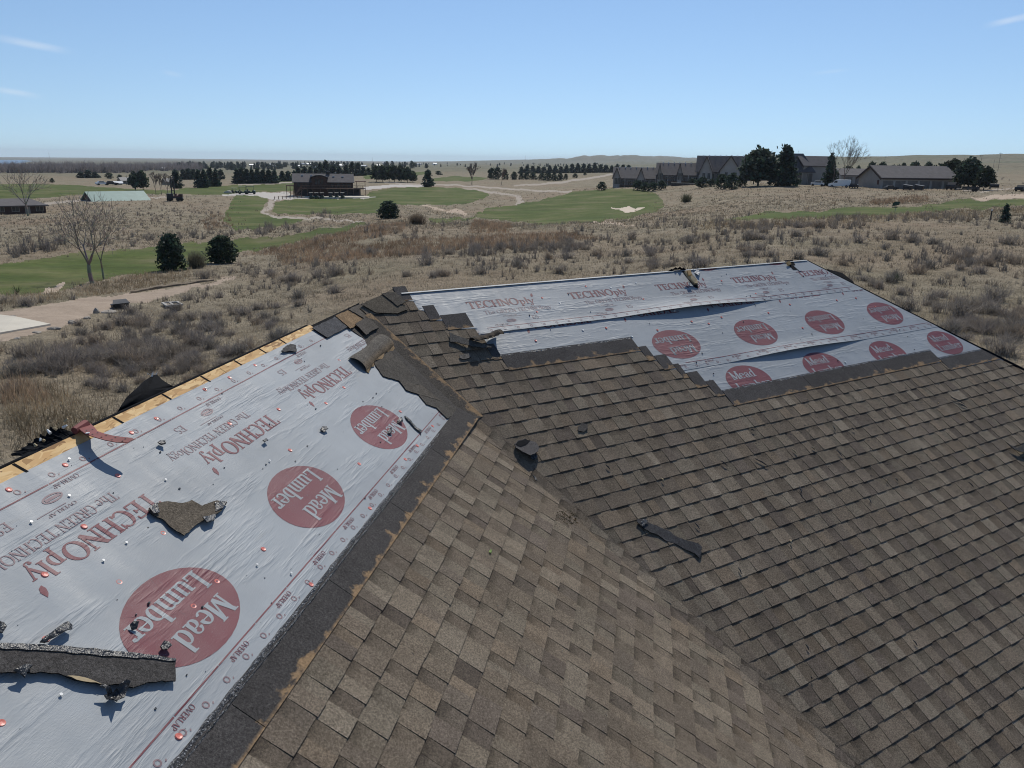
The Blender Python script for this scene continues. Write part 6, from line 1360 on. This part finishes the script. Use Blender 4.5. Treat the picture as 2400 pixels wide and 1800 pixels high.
tarbit([(84, 1522), (100, 1508), (112, 1498), (130, 1483), (152, 1470), (163, 1478), (162, 1487), (140, 1498), (118, 1509), (98, 1522)], 'shiny black sealant scrap beside a red cap, touching the long strip', a=.03)
tarbit([(22, 1590), (40, 1582), (62, 1570), (66, 1580), (55, 1592), (50, 1604), (40, 1598)], 'small black sealant knot with a nail at the edge of the long strip', a=.03)
tarbit([(222, 1626), (236, 1625), (258, 1634), (268, 1624), (282, 1618), (294, 1618), (288, 1634), (284, 1648), (270, 1652), (262, 1666), (255, 1656), (240, 1656), (236, 1644), (246, 1638)], 'curled black sealant scrap with a torn tail under the long strip', a=.04)
tarbit([(300, 1472), (306, 1468), (318, 1470), (317, 1480), (306, 1483)], 'black sealant lump over the last letter of the biggest badge', h=.008)
tarbit([(370, 1524), (378, 1513), (390, 1516), (396, 1524), (386, 1533), (375, 1532)], 'black sealant lump over the first word of the biggest badge', h=.008)
tarbit([(-10, 1470), (4, 1472), (10, 1480), (2, 1492), (-10, 1492)], 'black sealant lump just above the long strip, beyond the wrapped scrap')
tarbit([(365, 1045), (371, 1040), (382, 1042), (383, 1050), (374, 1050)], 'black sealant flake below the red strap shadow', h=.008)
tarbit([(747, 1012), (752, 1004), (761, 1005), (765, 1012), (758, 1018)], 'black sealant flake between the middle badge and the farthest badge', h=.008)
tarbit([(611, 1040), (619, 1034), (624, 1040), (617, 1044)], 'tiny black flake above the middle word', h=.007)
tarbit([(928, 990), (938, 983), (940, 994), (930, 995)], 'black flake on the farthest badge', h=.007); tarbit([(905, 1016), (914, 1007), (916, 1018), (908, 1021)], 'small black flake low on the farthest badge', h=.007)
tarbit([(946, 978), (952, 981), (975, 1006), (987, 1012), (983, 1017), (968, 1005), (949, 984)], 'thin black sealant strip lying along the overlap line', a=.01, h=.007)
o = thing_scrap('torn_shingle', 'small grey torn shingle flake near the ridge of the silver sheet', 'shingle scrap', scrap([(655, 829), (664, 819), (676, 812), (690, 815), (692, 830), (676, 828), (664, 831)], Lxy, LP, lambda v, w: .012+.05*max(0, -2.79-w), .005, SM, (.085, .08, .076)))
# curled shingle at the head of the valley
def arch_piece(P0, P1, nrm, side, r, a0, a1, th, ry=1.0, n=12, m=14, col=(.10, .09, .075), col2=(.22, .15, .08), seed=1, jag=.0):
    b = MB(); rr = random.Random(seed); ax = P1-P0; vs = []; cs = []
    for layer in (0, th):
        for i in range(m+1):
            for j in range(n+1):
                t = j/n; a = math.radians(a0+(a1-a0)*t); q = P0+ax*(i/m); e = jag*rr.uniform(-1, 1) if j == n else 0
                rk = (r-layer)*(1+.10*math.sin(i*.55+.6)); p = q+side*(rk*math.cos(a)+e)+nrm*(rk*ry*math.sin(a)+.005*math.sin(i*1.7)*t+e*.3); vs.append(p); k = rr.uniform(.85, 1.15); f = max(0, (t-.55)/.45)
                c_ = [x*(1-f)+y*f for x, y in zip(col, col2)]; cs.append(tuple(x*k for x in c_) if layer == 0 else (.03, .03, .03))
    W_ = n+1; N_ = (m+1)*W_; fs = [(i*W_+j, i*W_+j+1, (i+1)*W_+j+1, (i+1)*W_+j) for i in range(m) for j in range(n)]; fs += [tuple(N_+k for k in f[::-1]) for f in fs]
    for i in range(m): fs += [(i*W_, (i+1)*W_, N_+(i+1)*W_, N_+i*W_), (i*W_+n, N_+i*W_+n, N_+(i+1)*W_+n, (i+1)*W_+n)]
    for j in range(n): fs += [(j, N_+j, N_+j+1, j+1), (m*W_+j, m*W_+j+1, N_+m*W_+j+1, N_+m*W_+j)]
    return b.add(vs, fs, cs)
Pa, Pb = Lh(903, 800, .005), Lh(836, 858, .005); side = np.cross(NL, (Pb-Pa)/np.linalg.norm(Pb-Pa)); side *= -np.sign(side@np.array(-H1+D1*0))
o = thing_scrap('curled_shingle', 'arched curled shingle perched at the head of the valley, tan along its torn edge', 'shingle scrap', arch_piece(Pa, Pb, NL, side, .080, 164, 6, .004, .60, seed=3, jag=.024, col=(.105, .095, .082), col2=(.23, .16, .09)), smooth=False, mats=M['shingle'])
# second curled pieces where the two slopes' shingles end
o = thing_scrap('bent_shingle', 'bent shingle flap lifting off beside the silver sheet edge, with a rolled end', 'shingle scrap', scrap([(1051, 776), (1066, 784), (1092, 795), (1122, 806), (1150, 818), (1128, 818), (1098, 810), (1070, 800), (1053, 797)], lambda x, y: Mxy(x, y+8), MP, lambda u, w: .02+.05*max(0, min(1, (u-3.15)/.4)), .005, SM, (.085, .08, .072), .015))
Pa, Pb = Mh(1108, 806, .045), Mh(1174, 786, .045); sd = np.cross(NM, Pb-Pa); sd /= np.linalg.norm(sd); sd *= np.sign(sd@(-H2))
k = arch_piece(Pa, Pb, NM, -sd, .055, 200, 60, .005, seed=5, jag=.014, col=(.05, .047, .043), col2=(.12, .09, .06)); kk = k.build('rolled_end', M['shingle'], o, True)
thing_scrap('shingle_chip', 'small grey shingle chip just below the bent flap', 'shingle scrap', scrap([(1075, 836), (1098, 832), (1103, 841), (1088, 846), (1078, 844)], Mxy, lambda u, w, h: MP(u, w, h), flat(.018), .005, SM, (.13, .12, .105)))
# torn hump with a hole beside the valley
hump = [(1203, 1046), (1212, 1036), (1228, 1032), (1240, 1038), (1252, 1042), (1260, 1058), (1256, 1068), (1248, 1074), (1238, 1078), (1228, 1072), (1216, 1064), (1206, 1056)]
o = thing_scrap('torn_shingle', 'lifted torn shingle with a ragged dark lip beside the valley', 'shingle scrap', scrap(hump, Mxy, MP, lambda u, w: .018+.06*max(0, min(1, (w+5.93)/.30)), .006, SM, (.085, .08, .078), .015))
k = scrap([(1205, 1047), (1214, 1038), (1230, 1034), (1240, 1039), (1228, 1050), (1216, 1054)], Mxy, MP, lambda u, w: .026+.06*max(0, min(1, (w+5.93)/.30)), .002, M['felt']).build('dark_hollow', M['felt'], o, True)
tarbit([(1243, 1068), (1254, 1064), (1258, 1074), (1250, 1082), (1242, 1079)], 'black sealant lump under the lifted torn shingle', fn=MP, to=Mxy)
tarbit([(1246, 1117), (1252, 1128), (1258, 1131), (1254, 1122)], 'thin black sliver at the valley edge below the lifted shingle', fn=MP, to=Mxy, a=.006, h=.014)
thing_scrap('torn_shingle', 'flat dark torn shingle on the brown courses uphill of the lifted one', 'shingle scrap', scrap([(1352, 1005), (1362, 994), (1374, 998), (1376, 1008), (1366, 1016), (1354, 1014)], Mxy, MP, flat(.016), .005, SM, (.072, .066, .06)))
# dark strip slid down on the second slope
ds = [(1489, 1227), (1492, 1220), (1502, 1220), (1520, 1228), (1542, 1236), (1566, 1246), (1580, 1258), (1606, 1270), (1632, 1277), (1641, 1286), (1640, 1300), (1637, 1311), (1626, 1300), (1600, 1288), (1580, 1276), (1556, 1268), (1540, 1256), (1520, 1250), (1500, 1238)]
thing_scrap('felt_strip', 'dark slate grey strip lying diagonally on the brown shingles', 'shingle strip', scrap(ds, Mxy, MP, lambda u, w: .020+.012*math.sin(u*9), .005, SM, (.050, .050, .052), .02))
tarbit([(1500, 1240), (1498, 1228), (1507, 1222), (1516, 1226), (1508, 1234)], 'black crumb sitting on the upper end of the slate grey strip', fn=MP, to=Mxy, h=.028, a=.004)
# torn dark piece at the right
thing_scrap('torn_shingle', 'dark torn shingle with a lifted tip far along the brown slope', 'shingle scrap', scrap([(2352, 1043), (2362, 1050), (2376, 1056), (2392, 1048), (2420, 1040), (2440, 1060), (2420, 1076), (2398, 1068), (2380, 1064), (2368, 1058)], Mxy, MP, lambda u, w: .014+.03*max(0, min(1, (9.6-u)/.5)), .005, SM, (.052, .05, .048)))
# green leaf
b = MB(); u, w = Lxy(1147, 1296); b.add([LP(u+.016*math.cos(a)*1.5, w+.016*math.sin(a)*.6, .014+.004*math.cos(2*a)) for a in np.linspace(0, 6.28, 10)[:-1]], [tuple(range(9))], (.25, .33, .12)); tag(b.build('leaf', M['foliage']), 'single pale green leaf on the nearer brown slope', 'leaf')
# mossy stain debris at the valley
b = MB(); rg = random.Random(6)
for i in range(160):
    x, y = rg.gauss(1330, 14), rg.gauss(1216, 9); v, w = Lxy(x, y); a = rg.uniform(0, 6.28); s = rg.uniform(.008, .022); p = fold(v, w, .012); q = fold(v+math.cos(a)*s, w+math.sin(a)*s, .013); r__ = fold(v+math.cos(a+.5)*s*.5, w+math.sin(a+.5)*s*.5, .018); b.add([p, q, r__], [(0, 1, 2)], (.085*rg.uniform(.7, 1.2), .062, .032))
o = b.build('conifer_litter', M['dry']); tag(o, kind='stuff')
# splinters and twigs on the second slope
TW = [(1857, 1052, 1868, 1065, 'w'), (1902, 1048, 1910, 1054, 'w'), (1960, 1054, 1974, 1070, 'd'), (1770, 1075, 1800, 1092, 'd'), (2228, 930, 2262, 948, 'd'), (2245, 944, 2266, 955, 'd'), (2310, 948, 2316, 955, 'w'), (1873, 1140, 1880, 1158, 'd'), (2076, 1124, 2081, 1131, 'w'), (1952, 998, 1958, 1010, 'd'), (2298, 1054, 2305, 1061, 'w'),
      (1851, 1264, 1856, 1276, 'w'), (1995, 1003, 2002, 1008, 'd'), (2196, 943, 2200, 946, 'w'), (1760, 1006, 1768, 1010, 'd'), (1690, 1080, 1705, 1092, 'd'), (2098, 1120, 2104, 1128, 'd'), (1888, 1510, 1896, 1524, 'd'), (2140, 1500, 2150, 1514, 'd'), (1628, 1225, 1640, 1240, 'd'), (2036, 1168, 2042, 1180, 'd'), (1730, 1330, 1738, 1345, 'd'), (1420, 1090, 1430, 1100, 'd'), (1550, 1120, 1556, 1130, 'w'), (1900, 1585, 1903, 1592, 'd'), (2270, 1130, 2282, 1142, 'd')]
for i, (xa, ya, xb, yb, kind) in enumerate(TW):
    b = MB(); p, q = Mh(xa, ya, .022), Mh(xb, yb, .020); mid = (p+q)/2+NM*.006; r0_ = .007 if kind == 'w' else .006
    b.tube(p, mid, r0_*.5, r0_, 5, cap=True); b.tube(mid, q, r0_, r0_*.4, 5, cap=True)
    tag(b.build('splinter', M['wood'] if kind == 'w' else M['tarscrap']), ('pale wood splinter resting on the brown shingles' if kind == 'w' else 'thin dark splinter resting on the brown shingles'), 'splinter', ('pale splinters on the brown slope' if kind == 'w' else 'dark splinters on the brown slope'))
b = MB(); rg = random.Random(12)
for i in range(170):
    u, w = rg.uniform(5.5, 10.2), rg.gauss(-5.2, .33)
    if u > hipu(w)-.1 or w < -5.8: u, w = rg.uniform(4.5, 8), rg.uniform(-5.6, -3.6)
    a = rg.gauss(.9, .5); s = rg.uniform(.006, .022); p = MP(u, w, .014); q = MP(u+math.cos(a)*s, w+math.sin(a)*s, .015); b.tube(p, q, .0025, .0018, 4)
for i in range(60):
    v, w = rg.uniform(1.8, 4.5), rg.uniform(-1.3, 1.2); a = rg.uniform(0, 6.28); s = rg.uniform(.005, .016); b.tube(fold(v, w, .013), fold(v+math.cos(a)*s, w+math.sin(a)*s, .014), .002, .0015, 4)
o = b.build('granule_litter', M['tarscrap']); tag(o, kind='stuff')

# red strap bent up off the first ridge, holes punched through it
strap = empty('red_strap', Lh(200, 1003, 0), 0, 'bent red brown strap with nail holes standing out from the ridge above its shadow', 'strap')
edges = [((184, 1003, .03), (212, 992, .03)), ((189, 1008, .045), (222, 1002, .045)), ((201, 1017, .062), (228, 1010, .062)), ((222, 1024, .078), (245, 1016, .078)), ((246, 1031, .092), (266, 1021, .092)), ((272, 1036, .103), (288, 1024, .103)), ((299, 1037, .113), (309, 1026, .113)), ((306, 1033, .115), (314, 1029, .115))]
def lerp3(a, b_, t): return tuple(x*(1-t)+y*t for x, y in zip(a, b_))
rows = [[Lh(*lerp3(a, c, t)) for t in (0, .25, .5, .75, 1)] for a, c in edges]; SL0 = np.array(strap.location)
def strap_mb(off):
    b = MB(); vs = [p-SL0+NL*off for r in rows for p in r]; fs = [(i*5+j, i*5+j+1, (i+1)*5+j+1, (i+1)*5+j) for i in range(len(rows)-1) for j in range(4)]; return b.add(vs, fs)
b = strap_mb(0); 
per = [i*5 for i in range(8)]+[35+j for j in range(1, 5)]+[i*5+4 for i in range(6, -1, -1)]+[3, 2, 1]
n0 = len(b.v); b.v += [tuple(np.array(p)-NL*.004) for p in b.v]; b.c += b.c; b.uv += b.uv; b.f += [tuple(n0+i for i in f[::-1]) for f in list(b.f)]+[(per[i], per[(i+1) % len(per)], n0+per[(i+1) % len(per)], n0+per[i]) for i in range(len(per))]; b.m = [0]*len(b.f)
b.build('strap_body', M['redflap'], strap)
for i in range(1, 6):
    for t in (.25, .72):
        a, c = edges[i]; P = Lh(*lerp3(lerp3(a, edges[i+1][0], .4), lerp3(c, edges[i+1][1], .4), t)); h = disc(lambda x, y, hh: P-SL0+D1*x+H1*y+NL*hh, 0, 0, .006, .0005, .0012, 8); h.build('nail_hole', M['black'], strap)
P = Lh(205, 1015, .066); disc(lambda x, y, hh: P-SL0+D1*x+H1*y+NL*hh, 0, 0, .010, .001, .003, 10).build('nail_head', M['nail'], strap)
# rolled and shattered ridge cap along the ridge beside the strap
sh = empty('shattered_ridge_cap', LP(2.75, WRL, 0), 0, 'shattered black ridge cap rolled up along the ridge behind the red strap', 'ridge cap'); S0 = np.array(sh.location); rr = random.Random(3)
def ridge_pt(x, back, h): q = Lxy(x, 1100-.4525*x); return LP(q[0], WRL, 0)-H1*back-Zv*back*SL*.2+Zv*h
def crumple(b, xa, xb, seed, hs, bk=.09):
    r = random.Random(seed); n = 16; vs = []; m = 6
    for i in range(n+1):
        x = xa+(xb-xa)*i/n; hk = hs*(.35+.65*math.sin(math.pi*(i+.5)/(n+1)))*r.uniform(.6, 1.25)
        for j in range(m+1): t = j/m; vs.append(ridge_pt(x, .005+bk*math.sin(t*2.6)*r.uniform(.8, 1.2), hk*math.sin(t*math.pi*.8)+.003*r.random())-S0)
    b.add(vs, [(i*(m+1)+j, (i+1)*(m+1)+j, (i+1)*(m+1)+j+1, i*(m+1)+j+1) for i in range(n) for j in range(m)], (.03, .028, .028))
for i, (xa, xb, hs) in enumerate(((70, 100, .02), (92, 135, .035), (122, 152, .05), (145, 186, .065), (160, 190, .04))):
    b = MB(); crumple(b, xa, xb, 30+i, hs*.75); b.build('cap_shard', M['felt'], sh)
for i, (x, h) in enumerate(((100, .02), (112, .035), (118, .03), (135, .05), (150, .055), (165, .05), (172, .075))):
    b = MB(); q = ridge_pt(x, .03, h)-S0; b.tube(q, q+np.array([rr.uniform(-.02, .02), rr.uniform(-.02, .02), .012]), .008, .004, 6, cap=True); b.build('bent_nail', M['nail' if i % 2 else 'wood'], sh)
b = MB(); e0, e1 = ridge_pt(176, .0, .022)-S0, ridge_pt(204, .0, .030)-S0; b.tube(e0, e1, .018, .022, 8, cap=True); b.build('rolled_tongue', M['redflap'], sh)
# black felt flap standing up beyond the ridge
def Rv(x, y, back): return hit(x, y, H1, WRL/K-back)
fl = [(276, 968, .04), (288, 948, .06), (297, 934, .09), (300, 930, .09), (320, 912, .13), (340, 893, .17), (354, 884, .20), (362, 879, .20), (368, 878, .19), (380, 890, .14), (394, 899, .10), (408, 906, .06), (416, 908, .03), (400, 917, .03), (360, 938, .03), (320, 954, .03)]
b = MB(); c_ = Rv(345, 915, .16); vs = [Rv(*p) for p in fl]+[c_]; n = len(fl); b.add(vs, [(i, (i+1) % n, n) for i in range(n)]); vs2 = [p-H1*.006 for p in vs]; b.add(vs2, [((i+1) % n, i, n) for i in range(n)])
b.v = b.v; m_ = len(vs); b.f += [(i, m_+i, m_+(i+1) % n, (i+1) % n) for i in range(n)]; b.m += [0]*n
o = b.build('felt_flap', M['felt'], smooth=True); tag(o, 'torn black felt flap folded up past the ridge of the silver sheet', 'felt flap')
b = MB(); rr = random.Random(2)
for i in range(14): p = Rv(352+rr.uniform(-6, 16), 881+rr.uniform(-2, 3), .20); b.tube(p, p+Zv*rr.uniform(.01, .03)+D1*rr.uniform(-.02, .02), .0016, .0008, 4)
b.build('frayed_edge', M['white'], o, True)
# splintered opening on the second ridge
sp = empty('ridge_splinters', MP(6.0, WRM, 0), 0, 'splintered pale board jutting through the silver sheet at the ridge', 'broken board'); P0 = np.array(sp.location)
b = MB(); q = [Mh(1605, 636, .10), Mh(1613, 632, .10), Mh(1634, 655, .05), Mh(1636, 663, .045), Mh(1628, 663, .045), Mh(1612, 649, .07)]; b.extrude([p-P0 for p in q], -NM*.012); b.build('board', M['wood'], sp)
b = MB(); q = [Mh(1612, 634, .115), Mh(1619, 633, .115), Mh(1622, 643, .10), Mh(1614, 644, .10)]; b.extrude([p-P0 for p in q], -NM*.02); b.build('board_end', M['osb'], sp)
b = scrap([(1594, 634), (1602, 633), (1634, 668), (1635, 678), (1628, 676)], Mxy, MP, flat(.013), .002, M['felt']); b.build('shaded_tear', M['felt'], sp, True)  # black patch over the tear stands in for the shade inside it
b = MB()
for x, y, h in ((1572, 634, .03), (1582, 630, .05), (1592, 629, .06), (1600, 631, .04)): b.add([Mh(x-9, y+3, .012)-P0, Mh(x+9, y+2, .012)-P0, Mh(x+2, y-4, h)-P0], [(0, 1, 2)])
b.build('cap_shard', M['felt'], sp)
b = scrap([(1622, 633), (1634, 632), (1638, 640), (1634, 652), (1628, 645)], Mxy, MP, lambda u, w: .03+.04*float(fbm(np.float64(u*20), np.float64(w*20))), .002, M['sheet']); b.build('torn_sheet_edge', M['sheet'], sp, True)
for x, y in ((1616, 626), (1617, 621)): b = MB(); b.tube(Mh(1618, 640, .02)-P0, Mh(x, y, .12)-P0, .004, .001, 4); b.build('sliver', M['wood'], sp)
sp2 = empty('ridge_tear', MP(8.4, WRM, 0), 0, 'dark tear at the far end of the second ridge with an orange board end showing', 'roof tear'); P0 = np.array(sp2.location)
scrap([(1836, 612), (1856, 611), (1862, 622), (1866, 634), (1858, 634), (1846, 622)], Mxy, MP, flat(.013), .002, M['felt']).build('shaded_tear', M['felt'], sp2, True)  # dark of the torn hole painted as a black patch
b = MB(); q = [Mh(1844, 614, .05), Mh(1850, 611, .05), Mh(1855, 618, .03), Mh(1849, 621, .03)]; b.extrude([p-P0 for p in q], -NM*.02); b.build('board_end', M['osb'], sp2)
scrap([(1858, 625), (1866, 626), (1878, 636), (1872, 638)], Mxy, MP, flat(.016), .002, M['sheet']).build('torn_sheet_edge', M['sheet'], sp2, True)
# dark felt corners hanging past the hip
for px, lab in (([(1938, 630), (1975, 640), (2000, 660), (2008, 678), (1985, 664), (1960, 648)], 'dark felt corner curling past the hip below the far ridge end'), ([(2140, 738), (2165, 746), (2190, 760), (2176, 758), (2156, 750)], 'small dark felt corner curling past the hip at the middle lap')):
    q = [hit(x, y, N2, CM-.05) for x, y in px]; b = MB(); b.extrude(q, (0, 0, -.008)); tag(b.build('felt_corner', M['felt']), lab, 'felt corner')
P = gp(2198, 787); rock(P, (.14, .12, .1), 91, 'small white scrap in the grass past the hip', mat='white', name='white_scrap')

# ------------------------------------------------------------------ air: thin haze over the whole plain
hz = NT('thin_haze'); hz.t.nodes.remove(hz.p); pv_ = hz.n('ShaderNodeVolumePrincipled'); pv_.inputs['Density'].default_value = 6.0e-5; pv_.inputs['Color'].default_value = (.86, .92, 1.0, 1); pv_.inputs['Anisotropy'].default_value = 0.0
hz.l(pv_.outputs[0], hz.t.nodes['Material Output'].inputs['Volume'])
b = MB(); b.box(-16500, 16500, -16500, 16500, float(V[:, 2].min())-1.0, max(float(V[:, 2].max()), 60.0)+12); o = b.build('haze', hz.m); tag(o, kind='stuff')
